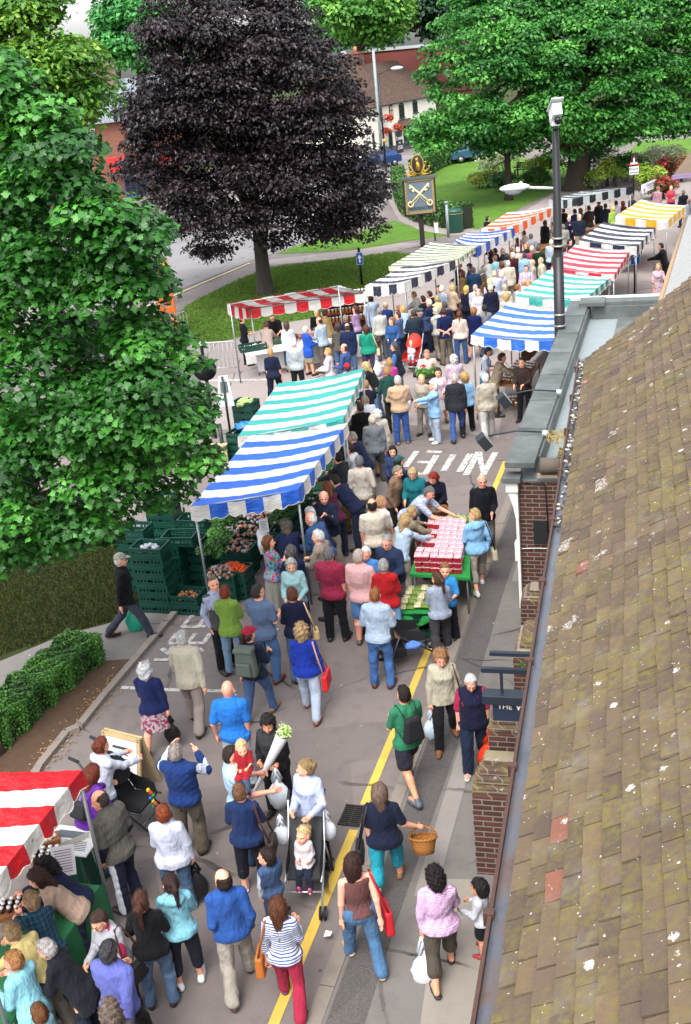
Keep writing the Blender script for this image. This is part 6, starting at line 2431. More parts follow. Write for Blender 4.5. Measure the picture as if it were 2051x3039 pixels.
PROF = {
 'm': [(-.075, .070, .052, -.004), (-.03, .094, .064, -.008), (.0, .099, .066, -.008), (.05, .092, .060, .0), (.09, .089, .059, .004), (.16, .096, .066, .004),
   (.22, .105, .070, .0), (.27, .104, .062, -.004), (.298, .080, .046, -.008), (.325, .036, .034, -.004)],
 'f': [(-.075, .078, .056, -.006), (-.03, .104, .070, -.012), (.0, .103, .069, -.010), (.05, .088, .058, .0), (.085, .078, .052, .002), (.15, .084, .060, .006),
   (.205, .092, .074, .012), (.255, .090, .058, .0), (.29, .070, .043, -.006), (.315, .032, .031, -.004)],
}
ARM = {
 'down': ((.09, .02, -1), (.0, .16, -1)), 'swingf': ((.12, .32, -1), (0, .6, -.9)), 'swingb': ((.11, -.36, -1), (.06, -.12, -1)),
 'fold': ((.16, .30, -1), (-.8, .55, .12)), 'hold': ((.12, .22, -1), (-.25, 1, -.02)), 'reach': ((.06, .8, -.7), (-.05, 1, -.35)),
 'point': ((.5, .9, -.12), (.25, 1, .0)), 'pocket': ((.17, -.2, -1), (-.1, .4, -1)), 'face': ((.1, .5, -1), (-.3, .55, .85)),
 'back': ((.2, -.42, -1), (-.7, -.1, -.3)), 'camera': ((.45, .6, -.5), (-.45, .6, .6)), 'basket': ((.3, .1, -1), (.6, .45, -.45)),
 'bag': ((.16, .05, -1), (.06, .10, -1)), 'hip': ((.5, -.12, -.9), (-.55, .3, -.4)), 'palm': ((.2, .45, -1), (.2, 1, .1)), 'elbow': ((.42, .25, -1), (-.75, .8, .3)),
}
SKIN = '#d9a184'
def unit(v):
 v = np.array(v, float)
 return v / (np.linalg.norm(v) + 1e-9)
def strip_tube(V, F, pts, rads, n=6):
 b = sum(len(x) for x in V)
 pts = [np.array(p, float) for p in pts]
 vs, fs = [], []
 for i, p in enumerate(pts):
  d = unit(pts[min(i + 1, len(pts) - 1)] - pts[max(i - 1, 0)])
  s = unit(np.cross(d, (0.31, 0.9, 0.2)))
  u = np.cross(s, d)
  for k in range(n):
   t = 2 * PI * k / n
   vs.append(p + rads[i] * (math.cos(t) * s + math.sin(t) * u))
 for i in range(len(pts) - 1):
  for k in range(n):
   k2 = (k + 1) % n
   fs.append((b + i * n + k, b + i * n + k2, b + (i + 1) * n + k2, b + (i + 1) * n + k))
 m = (len(pts) - 1) * n
 for k in range(n // 2 - 1):
  fs.append((b + m, b + m + k + 1, b + m + k + 2, b + m + (k + 3 if k + 3 < n else n - 1)))
 V.append(np.array(vs))
 F.append(np.array(fs))
def locks(V, F, hc, st, lod, seed, W):
 if not len(F) or st == 'buzz':
  return None
 g = np.random.default_rng(seed)
 n = {0: 330, 1: 130}[lod]
 q = F[g.integers(len(F), size=n)]
 p = V[q].mean(1)
 nr = np.cross(V[q[:, 1]] - V[q[:, 0]], V[q[:, 2]] - V[q[:, 0]])
 nr /= np.linalg.norm(nr, axis=1)[:, None] + 1e-9
 nr *= np.sign(((p - hc) * nr).sum(1))[:, None]
 wild = .75 if st in ('curly', 'wavy') else .3
 d = np.array([0, -.25, -.8]) + g.normal(size=(n, 3)) * wild
 top = (p - hc)[:, 2] > .07
 d[top] += (p - hc)[top] * 9
 d -= nr * (d * nr).sum(1)[:, None]
 d /= np.linalg.norm(d, axis=1)[:, None] + 1e-9
 L = {'long': .085, 'bob': .06, 'pony': .05}.get(st, .034) * g.uniform(.6, 1.3, n)[:, None]
 s = np.cross(d, nr) * ({0: .0042, 1: .006}[lod])
 a, b, c = p - d * L * .4 + nr * .001, p + d * L * .2 + nr * .006, p + d * L * .75 + nr * (.004 if st not in ('curly', 'wavy') else .011)
 VV = np.stack([a - s, a + s, b + s, b - s, c + s * .3, c - s * .3], 1).reshape(-1, 3)
 k = (np.arange(n) * 6)[:, None]
 return [VV], [np.concatenate([k + np.array([[0, 1, 2, 3]]), k + np.array([[3, 2, 4, 5]])])]
def person(hx, hy, h, face, sex, label, top=None, low=None, hair=('short', '#3a2618'), arms='down down', legs='stand', lean=0, fat=1.0,
   skn=SKIN, shoe='#2a2220', look=0, nod=0, group=None, z0=0.0, lod=None, at=None, hat=None, glasses=False, child=1.0, sit=False):
 """one person whose head top is seen at photograph pixel (hx, hy); face: 0 looks away from the camera, 90 to the left, 180 at it.
 top = (style, colour, pattern, colour2)   low = (style, colour, pattern, colour2)"""
 z_guess = h * 0.97 + z0
 P0 = G(hx, hy, z_guess)
 dist = np.linalg.norm(P0 - CO)
 h *= .905 + .095 * min(1, max(0, (P0[1] - 7.5) / 9))
 if lod is None:
  lod = 0 if dist < 17 else (1 if dist < 31 else 2)
 step = (0.012, 0.018, 0.027)[lod] * (0.75 if h < 1.2 else 1.0)
 hstep = (0.007, 0.011, 0.019)[lod] * (0.8 if h < 1.2 else 1.0)
 seed = int(hx * 7 + hy * 13)
 X = np.array([1.0, 0, 0])
 # ---- skeleton, in metres, facing +Y
 hipz = .505 * h
 hw = .050 * h * (1.08 if sex == 'f' else 1)
 L1, L2 = .232 * h, .235 * h
 feet = {}
 if sit:
  ang = {1: (78, 10), -1: (72, 14)}
 elif legs == 'stand':
  ang = {1: (2, 1), -1: (-1, -3)}
 elif legs == 'relax':
  ang = {1: (10, -12), -1: (-1, -2)}
 elif legs == 'walk':
  ang = {1: (24, 8), -1: (-8, -34)}
 elif legs == 'walkl':
  ang = {-1: (24, 8), 1: (-8, -34)}
 elif legs == 'stride':
  ang = {1: (30, 16), -1: (-16, -44)}
 else:
  ang = {1: (1, 1), -1: (0, -1)}
 spread = .028 * h if legs != 'wide' else .07 * h
 low_z = 9
 J = {}
 for sd in (1, -1):
  a, c = R(ang[sd][0]), R(ang[sd][1])
  hp = np.array([sd * hw, 0, hipz])
  kn = hp + L1 * unit((sd * spread / L1 * .5, math.sin(a), -math.cos(a)))
  an = kn + L2 * unit((sd * spread / L2 * .3, math.sin(c), -math.cos(c)))
  J[sd] = [hp, kn, an]
  low_z = min(low_z, an[2])
 dz = (.045 * h - low_z) if not sit else (-.0)
 for sd in (1, -1):
  for q in J[sd]:
   q[2] += dz
 hip = np.array([0, 0, hipz + dz])
 la = R(lean)
 W = np.array([0, math.sin(la), math.cos(la)])
 V = np.array([0, math.cos(la), -math.sin(la)])
 prof = [[w * h, a * h * .96, b * h * .98, v * h] for (w, a, b, v) in PROF[sex]]
 for p in prof:
  wr = p[0] / h
  g = fat if -.09 < wr < .2 else 1 + (fat - 1) * .5
  p[1] *= g
  p[2] *= g * (1.06 if fat > 1.1 else 1)
  if wr < .15 and fat > 1.1:
   p[3] += .012 * h
 shw = (.100 if sex == 'm' else .091) * h * (1 + (fat - 1) * .45)
 shz = .274 * h if sex == 'm' else .264 * h
 arm = arms.split() if isinstance(arms, str) else arms
 AJ = {}
 for sd, nm in ((1, arm[1]), (-1, arm[0])):
  ua, fa = ARM[nm]
  S = hip + W * shz + X * sd * shw - V * .01 * h
  rnd_ = np.random.default_rng(seed + sd).normal(size=3) * .05
  mixl = np.array([0, math.sin(la * .35), 0])
  e = S + .165 * h * unit((sd * ua[0], ua[1], ua[2]) + rnd_ + mixl * 0)
  f_ = unit((sd * fa[0], fa[1], fa[2]) + rnd_)
  w_ = e + .145 * h * f_
  AJ[sd] = [S, e, w_, f_]
 neck = hip + W * (.315 * h if sex == 'm' else .305 * h)
 la2 = la * .55 + R(nod)
 Wh = np.array([0, math.sin(la2), math.cos(la2)])
 hd = .118 * child
 hc = neck + Wh * (.068 * h + (child - 1) * .05 + .02) + np.array([0, math.sin(la2) * .03, 0])
 ca, sa = math.cos(R(look)), math.sin(R(look))
 Vh0 = np.array([0, math.cos(la2), -math.sin(la2)])
 Uh = ca * X + sa * Vh0
 Vh = -sa * X + ca * Vh0
 hs = h / 1.72 if child == 1.0 else 1.0
 hs = .35 + .65 * hs
 hr = np.array([.076, .097, .119]) * child * hs
 topz = hc + Wh * hr[2]
 # ---- place it
 yaw = R(face)
 P = G(hx, hy, topz[2] + z0 + (.012 if hair[0] != 'bald' else 0))
 cy, sy = math.cos(yaw), math.sin(yaw)
 base = np.array([P[0] - (topz[0] * cy - topz[1] * sy), P[1] - (topz[0] * sy + topz[1] * cy), z0])
 if at is not None:
  base = np.array([at[0], at[1], z0])
 def fin(name, fld, mats, mi=None, par=None, extra=None):
  Vv, Fq = fld.mesh() if not isinstance(fld, tuple) else fld
  if not len(Fq):
   return None
  if extra is not None and extra[0]:
   n0 = len(Vv)
   Vv = np.vstack([Vv] + extra[0])
   Fq = np.vstack([Fq] + [f + n0 for f in extra[1]])
  if mi is not None:
   mi = mi(Vv[Fq].mean(1))
  o = np_mesh(name, Vv, Fq, mats, mi, True, par)
  return o
 tstyle = top[0] if top else None
 lstyle = low[0] if low else None
 lo = np.array([-.62, -.55, -.02]) * max(h / 1.7, .55)
 hi = np.array([.62, .95, 1.08]) * np.array([max(h / 1.7, .55), max(h / 1.7, .55), h])
 pts = np.array(J[1] + J[-1] + AJ[1][:3] + AJ[-1][:3] + [hc, topz, hip])
 lo = pts.min(0) - .17 * max(1, fat)
 hi = pts.max(0) + .17 * max(1, fat)
 lo[2] = max(lo[2], -.02) if not sit else lo[2]
 armr = (.0262 if sex == 'm' else .0238) * h * (1 + (fat - 1) * .8)
 legr = (.052 if sex == 'm' else .055) * h * (1 + (fat - 1) * .7)
 # ---- body
 B = Field(lo, hi, step * 1.0)
 slv = {'tee': .80, 'polo': .85, 'tank': 0, 'gilet': 0}.get(tstyle, 2.0) if top else 0
 if top and len(top) > 4 and top[4] is not None:
  slv = top[4]
 if top and len(top) > 5:
  slv = top[6] if len(top) > 6 else 2.0
 a1, a2 = (.84 if slv > .5 else 1.0), (.84 if slv > 1.2 else 1.0)
 l1 = .86 if low and lstyle not in ('skirt', 'longskirt', 'dress') else 1.0
 l2 = .82 if l1 < 1 and lstyle != 'shorts' else 1.0
 B.loft(hip, X, V, W, prof, .02, -.010 if top else 0)
 B.cone(neck - W * .03, hc - Wh * .03, .036 * h * hs, .033 * h * hs, .03)
 for sd in (1, -1):
  S, e, w_, f_ = AJ[sd]
  B.cone(S, e, armr * 1.05 * a1, armr * .86 * a1, .018)
  if tstyle == 'tank' or not top:
   B.cone(neck - W * .03 * h, S - X * sd * .01 * h, .026 * h, .026 * h, .02)
  B.cone(e, w_, armr * .86 * a2, armr * .52 * min(1, a2 * 1.1), .012)
  if lod:
   B.cone(w_, w_ + f_ * .055 * h, armr * .55, armr * .6, .01)
   B.cone(w_ + f_ * .05 * h, w_ + unit(f_ * .8 + np.array([0, .1, -.5])) * .10 * h, armr * .5, armr * .28, .01)
  hp, kn, an = J[sd]
  B.cone(hp, kn, legr * l1, legr * .68 * l2, .02)
  B.cone(kn, an, legr * .66 * l2, legr * .40 * (l2 * 1.1 if l2 < 1 else 1), .02)
  B.cone(kn * .72 + an * .28 - np.array([0, .012 * h, 0]), kn * .45 + an * .55, legr * .60 * l2, legr * .42 * l2, .02)
  fd = unit((sd * .18, 1, 0)) if not sit else unit((0, .6, .8))
  fp = an + fd * .085 * h
  fp[2] = max(.022 * h, an[2] - .028 * h) if not sit else an[2]
  B.cone(an - np.array([0, .012 * h, .015 * h]), fp, .022 * h, .016 * h, .015)
  J[sd].append(fp)
 Bv, Bf = B.mesh()
 H = Field(hc - .2 * child, hc + .2 * child, hstep)
 fr = (Uh, Vh, Wh)
 def hp_(u, v, w):
  return hc + Uh * u * hr[0] + Vh * v * hr[1] + Wh * w * hr[2]
 H.ell(hp_(0, -.05, .12), hr * np.array([1, .98, .88]), fr, .01)
 H.ell(hp_(0, .32, -.42), hr * np.array([.72, .62, .56]), fr, .03)
 H.cone(hp_(0, .78, -.78), hp_(0, .70, -.80), .017 * child, .017 * child, .025)
 H.cone(neck + (hc - neck) * .1, hp_(0, -.15, -.4), .040 * h * hs / 1.12, .036 * h * hs, .03)
 if lod < 2:
  H.cone(hp_(0, .94, -.02), hp_(0, 1.12, -.30), .008, .0135 * child, .012)
  for sd in (1, -1):
   H.ell(hp_(sd * 1.02, -.05, -.12), np.array([.012, .022, .033]) * child, fr, .006)
   H.cone(hp_(sd * .28, .90, .12), hp_(sd * .60, .74, .10), .010, .008, .012)
   H.ell(hp_(sd * .44, .62, -.36), np.array([.024, .026, .026]) * child, fr, .02)
  H.cone(hp_(.26, .86, -.55), hp_(-.26, .86, -.55), .008, .008, .012)
 Hv, Hf = H.mesh()
 hv, hf = [], []
 if lod == 0:
  hsz = .052 * h * (1.0 if child == 1 else .85)
  for sd in (1, -1):
   S, e, w_, f_ = AJ[sd]
   side = unit(np.cross(f_, (sd * 1.0, .15, 0)) + 1e-6)
   nrm = unit(np.cross(side, f_))
   if nrm @ np.array([sd, 0, 0]) > 0:
    nrm = -nrm
   grip = arm[1 if sd == 1 else 0] in ('bag', 'basket', 'hold', 'swingf', 'reach')
   k0 = w_ + f_ * hsz
   strip_tube(hv, hf, [w_ - f_ * .02, w_ + f_ * .25 * hsz, w_ + f_ * .7 * hsz, k0], [armr * .5, hsz * .36, hsz * .44, hsz * .34], 8)
   for q, (of, ln) in enumerate(((-.36, .86), (-.12, 1.0), (.12, .94), (.34, .74))):
    b0 = k0 + side * of * hsz * .95 - f_ * .12 * hsz
    c1, c2 = (.9, 1.7) if grip else (.25, .6)
    d1 = unit(f_ * math.cos(c1 * .5) + nrm * math.sin(c1 * .5))
    d2 = unit(f_ * math.cos(c1) + nrm * math.sin(c1))
    d3 = unit(f_ * math.cos(c2) + nrm * math.sin(c2))
    fl = hsz * .95 * ln
    p1 = b0 + d1 * fl * .45
    p2 = p1 + d2 * fl * .32
    strip_tube(hv, hf, [b0, p1, p2, p2 + d3 * fl * .26], [.0092, .0088, .0078, .0055], 6)
   tb = w_ + f_ * .25 * hsz - side * hsz * .30
   td = unit(f_ * .75 - side * .8 + nrm * .35)
   strip_tube(hv, hf, [tb, tb + td * hsz * .5, tb + unit(td + f_ * .5) * hsz * .85], [.013, .0105, .007], 6)
 nB = len(Bv)
 allV = np.vstack([Bv, Hv])
 allF = np.vstack([Bf, Hf + nB])
 eyes = [hp_(sd * .40, .88, .0) for sd in (1, -1)]
 lips = hp_(0, .95, -.56)
 brow = [hp_(sd * .42, .92, .20) for sd in (1, -1)]
 def mi_body(c):
  mi = np.zeros(len(c), np.int32)
  if lod < 2:
   for p in eyes:
    dd = (c - p)
    q = np.sqrt((dd @ Uh / .015) ** 2 + (dd @ Vh / .03) ** 2 + (dd @ Wh / .0085) ** 2)
    mi[q < (1.0 if lod == 0 else 1.25)] = 1
   for p in brow:
    dd = (c - p)
    q = np.sqrt((dd @ Uh / .017) ** 2 + (dd @ Vh / .03) ** 2 + (dd @ Wh / .0045) ** 2)
    mi[q < 1.0] = 3
   dd = c - lips
   q = np.sqrt((dd @ Uh / .024) ** 2 + (dd @ Vh / .03) ** 2 + (dd @ Wh / .008) ** 2)
   mi[q < 1] = 2
  return mi
 hcol = hair[1]
 lipc = tuple(np.array(lin(skn)) * np.array([.82, .5, .5]))
 body = fin('person', (allV, allF), [skin(skn), plain('eye', '#2b211c', .25), plain('lips', lipc, .5), hairmat(hcol if hair[0] != 'bald' else '#7a5f4c')],
    mi_body, None, (hv, hf))
 body.location = base
 body.rotation_euler[2] = yaw
 tag(body, label, 'person', group)
 # ---- clothes
 co = {'tee': .012, 'polo': .013, 'shirt': .016, 'jumper': .014, 'jacket': .020, 'coat': .024, 'tank': .008, 'gilet': .020, 'long': .014, 'blouse': .022}.get(tstyle, .014)
 hem = {'coat': -.135, 'jacket': -.055, 'blouse': -.085, 'tee': -.045, 'polo': -.045, 'shirt': -.035, 'jumper': -.04, 'tank': -.005, 'gilet': -.045}.get(tstyle, -.035) * h
 Lf = None
 if low:
  Lf = Field(lo, hi, step)
  if lstyle in ('skirt', 'longskirt', 'dress'):
   zb = {'skirt': .27, 'longskirt': .13, 'dress': .26}[lstyle] * h
   hz = hip[2]
   pr = [(zb - hz, .125 * h * fat, .105 * h * fat, 0), (-.12 * h, .112 * h * fat, .088 * h * fat, -.004), (-.03 * h, .108 * h * fat, .078 * h * fat, -.01),
     (.05 * h, .092 * h * fat, .062 * h * fat, 0), (.085 * h, .084 * h * fat, .057 * h * fat, 0)]
   Lf.loft(hip, X, np.array([0, 1.0, 0]), np.array([0, 0, 1.0]), pr, .01)
   g = Lf.grid()
   th = np.arctan2(g[1], g[0])
   Lf.D += (.006 * np.sin(11 * th + seed) * np.clip((hz - g[2]) / (.25 * h), 0, 1)).astype(np.float32)
   Lf.cut((0, 0, zb), (0, 0, -1))
   if top:
    Lf.cut(hip + W * (hem + .05 * h), W)
  else:
   end = {'shorts': .72, 'crop': 1.50, 'long': 1.97, 'jeans': 2.02, 'loose': 1.99, 'leggings': 1.9}.get(lstyle, 1.95)
   wd = {'shorts': .016, 'crop': .011, 'jeans': .010, 'loose': .018, 'leggings': .006}.get(lstyle, .013)
   pp = [list(p) for p in prof[:6]]
   pp = [p for p in pp if p[0] < (.075 if tstyle != 'tank' else .04) * h]
   Lf.loft(hip, X, V, W, pp, .02, .009)
   for sd in (1, -1):
    hp, kn, an = J[sd][:3]
    Lf.cone(hp + np.array([0, -.006 * h, .0]), hp + np.array([0, -.008, -.03]), legr * 1.02, legr, .04)
    if end < 1:
     q = hp + (kn - hp) * end * 1.1
     Lf.cone(hp, q, legr + wd, legr * .86 + wd * 1.7, .025)
    else:
     Lf.cone(hp, kn, legr + wd * .8, legr * .68 + wd, .025)
     q = kn + (an - kn) * (end - 1)
     fl = {'jeans': .60, 'loose': .70, 'long': .60, 'crop': .66}.get(lstyle, .5)
     Lf.cone(kn, q, legr * .66 + wd, legr * fl + wd, .015)
     Lf.cone(kn * .75 + q * .25 - np.array([0, .008 * h, 0]), kn * .5 + q * .5, legr * .58 + wd, legr * .5 + wd, .02)
   if top:
    Lf.cut(hip + W * ((hem if tstyle != 'tank' else .0) + .045 * h), W)
   Lf.wrinkle(.0046 if lstyle != 'leggings' else .001, 26, seed + 5)
   if end >= 1 and not sit:
    zc = min(q2[2] for q2 in (J[1][2], J[-1][2]))
    g = Lf.grid()
    Lf.D = np.maximum(Lf.D, (.012 - g[2]).astype(np.float32))
  fin({'skirt': 'skirt', 'longskirt': 'skirt', 'dress': 'skirt', 'shorts': 'shorts', 'jeans': 'jeans'}.get(lstyle, 'trousers'), Lf,
   [fabric(low[1], *(low[2:4] if len(low) > 3 and low[3] else (low[2:3] if len(low) > 2 and low[2] else (('denim',) if lstyle == 'jeans' else ()))))], None, body)
 if top:
  T = Field(lo, hi, step)
  pp = [list(p) for p in prof]
  if tstyle in ('jacket', 'coat', 'blouse', 'gilet', 'jumper', 'shirt'):
   mx = max(p[1] for p in pp[3:8])
   for p in pp:
    if p[0] < .22 * h:
     p[1] = max(p[1], mx * (.97 if sex == 'm' else .93))
     p[2] = max(p[2], .064 * h * fat)
  if tstyle in ('coat', 'blouse', 'jacket'):
   pp[0] = [-.15 * h, pp[1][1] * 1.04, pp[1][2] * 1.04, pp[1][3]]
  else:
   pp[0] = [-.085 * h, pp[1][1] * 1.0, pp[1][2] * 1.0, pp[1][3]]
  for p in pp:
   if p[0] < .04 * h:
    p[1] += .010
    p[2] += .014
  T.loft(hip, X, V, W, pp, .03, co)
  sl = {'tee': .80, 'polo': .85, 'tank': 0, 'gilet': 0}.get(tstyle, 2.0)
  if len(top) > 4 and top[4] is not None:
   sl = top[4]
  for sd in (1, -1):
   S, e, w_, f_ = AJ[sd]
   if sl > 0:
    tt = min(sl, 1.0)
    T.cone(S - X * sd * .012, S + (e - S) * tt, armr * 1.08 + co, armr * .92 + co * (1.35 if sl < 1 else 1), .028)
    if sl > 1:
     t2 = min(1, sl - 1)
     T.cone(e, e + (w_ - e) * t2, armr * .9 + co, armr * (.9 - .25 * t2) + co * .9, .012)
   else:
    T.cone(S - X * sd * .02, S, armr * 1.1 + co * .6, armr * 1.0 + co * .6, .03)
  if tstyle in ('shirt', 'polo', 'jacket', 'coat', 'gilet'):
   T.cone(neck - W * .028 * h - V * .004, neck + W * .012 * h - V * .002, .046 * h, .039 * h, .012)
  elif tstyle == 'hood':
   T.ell(neck - V * .055 * h - W * .02 * h, np.array([.075, .045, .05]) * h, (X, V, W), .02)
  for sd in (1, -1):
   if sl > 0 or tstyle == 'gilet':
    T.cone(neck - W * .034 * h, AJ[sd][0] - X * sd * .012 * h, .024 * h + co * .6, .025 * h + co * .6, .03)
  if Lf is not None and tstyle != 'tank':
   T.D = smin(T.D, Lf.D - .007, .015)
  T.wrinkle({'tank': .0015, 'tee': .0028, 'polo': .0028}.get(tstyle, .0042), 30, seed)
  T.cut(hip + W * hem, -W)
  if tstyle in ('tank',):
   T.cut(neck - W * .026 * h, W)
   for sd in (1, -1):
    T.cut(AJ[sd][0] - X * sd * .010 * h, X * sd)
  if sl == 0 and tstyle == 'gilet':
   for sd in (1, -1):
    T.cut(AJ[sd][0] + X * sd * .012 * h, X * sd)
  nm = {'tee': 't_shirt', 'polo': 'polo_shirt', 'hood': 'hooded_top', 'tank': 'sleeveless_top', 'gilet': 'gilet', 'jumper': 'jumper', 'long': 'long_sleeved_top'}.get(tstyle, tstyle)
  fin(nm, T, [fabric(top[1], *(top[2:4] if len(top) > 3 and top[3] else (top[2:3] if len(top) > 2 and top[2] else ())))], None, body)
  if len(top) > 5:
   T2 = Field(lo, hi, step)
   T2.loft(hip, X, V, W, [p for p in prof if p[0] > .1 * h], .03, .012)
   sl2 = top[6] if len(top) > 6 else 2.0
   for sd in (1, -1):
    S, e, w_, f_ = AJ[sd]
    T2.cone(S - X * sd * .012, S + (e - S) * min(1, sl2), armr * 1.08 + .013, armr + .014, .028)
    if sl2 > 1:
     T2.cone(e, e + (w_ - e) * .94, armr * .9 + .012, armr * .66 + .012, .012)
   T2.cone(neck - W * .03 * h, neck + W * .008 * h, .043 * h, .038 * h, .012)
   fin('shirt_sleeves', T2, [fabric(top[5])], None, body)
 if shoe:
  for sd in (1, -1):
   hp, kn, an, fp = J[sd]
   fd = unit((sd * .18, 1, 0)) if not sit else unit((0, .6, .8))
   hl = an - fd * .022 * h
   tilt = max(0.0, an[2] - .06 * h)
   hl[2] = max(.024 * h, an[2] - .03 * h) if not sit else an[2] - .01
   tp = hl + fd * .118 * h
   tp[2] = max(.021 * h, hl[2] - tilt * .9) if not sit else tp[2]
   Sf = Field(np.minimum(hl, tp) - .09, np.maximum(hl, tp) + .09, step * .8)
   Sf.cone(hl, hl * .45 + tp * .55, .027 * h, .027 * h, .01)
   Sf.cone(hl * .5 + tp * .5, tp, .027 * h, .021 * h, .02)
   Sf.cone(hl, an + np.array([0, 0, .004 * h]), .024 * h, .023 * h, .01)
   if not sit and tilt < .02:
    Sf.cut((0, 0, .002), (0, 0, -1))
   if shoe.startswith('sandal'):
    c = shoe.split(':')[1]
    Sf.cut(hl + np.array([0, 0, .004]), (0, 0, 1))
    fin('sandal', Sf, [plain('leather', c, .6)], None, body)
   else:
    fin('shoe', Sf, [plain('shoe_leather', shoe, .5)], None, body)
 # ---- hair
 hst = hair[0]
 if hst != 'bald':
  pad = {'long': .42, 'pony': .40, 'bob': .20}.get(hst, .1)
  Hh = Field(hc - np.array([.2, .2, .16 + pad]) * (1 if hst in ('long', 'pony', 'bob') else 1.0), hc + .2, hstep * 1.15)
  th = {'short': .009, 'crop': .005, 'fringe': .008, 'curly': .030, 'bob': .020, 'long': .018, 'pony': .009, 'bun': .010, 'wavy': .022, 'buzz': .004}[hst]
  Hh.ell(hp_(0, -.06, .13), hr * np.array([1, .98, .88]) + th, fr, .01)
  Hh.ell(hp_(0, -.35, -.18), hr * np.array([.92, .66, .66]) + th, fr, .02)
  if hst in ('bob', 'long', 'wavy', 'curly'):
   dn = {'bob': .165, 'long': .33, 'wavy': .11, 'curly': .10}[hst] * (1 if child == 1 else .7)
   for sd in (1, -1):
    Hh.cone(hp_(sd * .66, -.10, -.05), hp_(sd * .72, -.12, 0) + np.array([0, 0, -1]) * dn * (.85 if hst != 'long' else .6), .040 * child, .030 * child, .03)
   Hh.cone(hp_(0, -.5, 0), hp_(0, -.62, 0) - W * dn, .072 * child, .052 * child if hst != 'long' else .040, .03)
  g = Hh.grid()
  q = [((g[0] - hc[0]) * f[0] + (g[1] - hc[1]) * f[1] + (g[2] - hc[2]) * f[2]) for f in fr]
  u_, v_, w2 = q[0] / hr[0], q[1] / hr[1], q[2] / hr[2]
  line = -.02 + np.where(w2 > .30, (w2 - .30) * 1.9, 0) - .25 * np.clip(-w2 - .2, 0, 1)
  if hst in ('bob', 'long', 'wavy'):
   line = line + .20
  cutd = (v_ - line) * hr[1] * .75
  D = np.maximum(Hh.D, cutd.astype(np.float32))
  if hst in ('short', 'crop', 'fringe', 'buzz', 'pony', 'bun'):
   D = np.maximum(D, ((-.62 - w2) * hr[2]).astype(np.float32) if hst not in ('pony',) else ((-.62 - w2) * hr[2]).astype(np.float32))
  if hst == 'fringe':
   D = np.maximum(D, ((w2 - .38 - .5 * np.clip(-v_, -1, .35)) * hr[2] * .8).astype(np.float32))
  Hh.D = D
  if hst == 'pony':
   kt = hp_(0, -1.02, .42)
   Hh.cone(kt, kt - Vh * .045 - Wh * .03, .026 * child, .030 * child, .01)
   Hh.cone(kt - Vh * .045 - Wh * .03, kt - Vh * .05 - np.array([0, 0, .24 * child]), .030 * child, .014, .015)
  if hst == 'bun':
   Hh.ell(hp_(0, -1.08, .25), np.array([.045, .04, .045]), fr, .01)
  Hh.wrinkle({'curly': .008, 'wavy': .005, 'short': .0034}.get(hst, .0026), 85 if hst in ('curly', 'wavy') else 70, seed + 9)
  hv_, hf_ = Hh.mesh()
  fin('hair', (hv_, hf_), [hairmat(hcol)], None, body, locks(hv_, hf_, hc, hst, lod, seed, W) if lod < 2 else None)
 if hat:
  C = Field(hc - .22, hc + .24, hstep)
  C.ell(hp_(0, -.05, .20), hr * np.array([1.0, 1.0, .86]) + .014, fr, .01)
  if hat[0] == 'flat':
   C.ell(hp_(0, .15, .75), np.array([.115, .14, .05]), fr, .02)
  C.cut(hp_(0, 0, .30), -Wh)
  if hat[0] in ('cap', 'flat'):
   C.ell(hp_(0, 1.02, .36), np.array([.066, .085, .010]) if hat[0] == 'cap' else np.array([.07, .05, .012]), fr, .008)
  if hat[0] == 'brim':
   C.ell(hp_(0, 0, .34), np.array([.15, .16, .012]), fr, .01)
  fin('cap' if hat[0] != 'brim' else 'hat', C, [fabric(hat[1])], None, body)
 if glasses and lod < 2:
  gm = MB()
  mm = plain('spectacle_frame', '#3b3a3c', .3, .05, 6.0, .6)
  for sd in (1, -1):
   c = hp_(sd * .44, 1.03, .0)
   ring = [c + Uh * .021 * math.cos(t) + Wh * .016 * math.sin(t) for t in np.linspace(0, 2 * PI, 13)]
   gm.tube(ring, .0022, mm, 5, False)
   gm.tube([c + Uh * sd * .021, hp_(sd * 1.06, .0, .05)], .0022, mm, 5)
  gm.build('spectacles', body)
 Rz = np.array([[cy, -sy, 0], [sy, cy, 0], [0, 0, 1]])
 def w(p):
  return base + Rz @ np.array(p)
 if z0 == 0 and at is None and on_pavement(base):
  base = base + np.array([0, 0, PAVE_Z])
  base[:2] -= (P[:2] / max(CAM_H - topz[2], 1)) * PAVE_Z
  body.location = base
 info = dict(o=body, base=base, yaw=yaw, Rz=Rz, h=h, label=label)
 for nm, sd in (('R', 1), ('L', -1)):
  info['hand' + nm] = w(AJ[sd][2] + AJ[sd][3] * .05 * h)
  info['wrist' + nm] = w(AJ[sd][2])
  info['elbow' + nm] = w(AJ[sd][1])
  info['sh' + nm] = w(AJ[sd][0])
  info['hipside' + nm] = w(hip + X * sd * (.115 * h * fat + .03))
 info['back'] = w(hip + W * .17 * h - V * (.075 * h * fat + co))
 info['chest'] = w(hip + W * .2 * h + V * .09 * h)
 info['W'] = Rz @ W
 info['V'] = Rz @ V
 info['U'] = Rz @ X
 return info
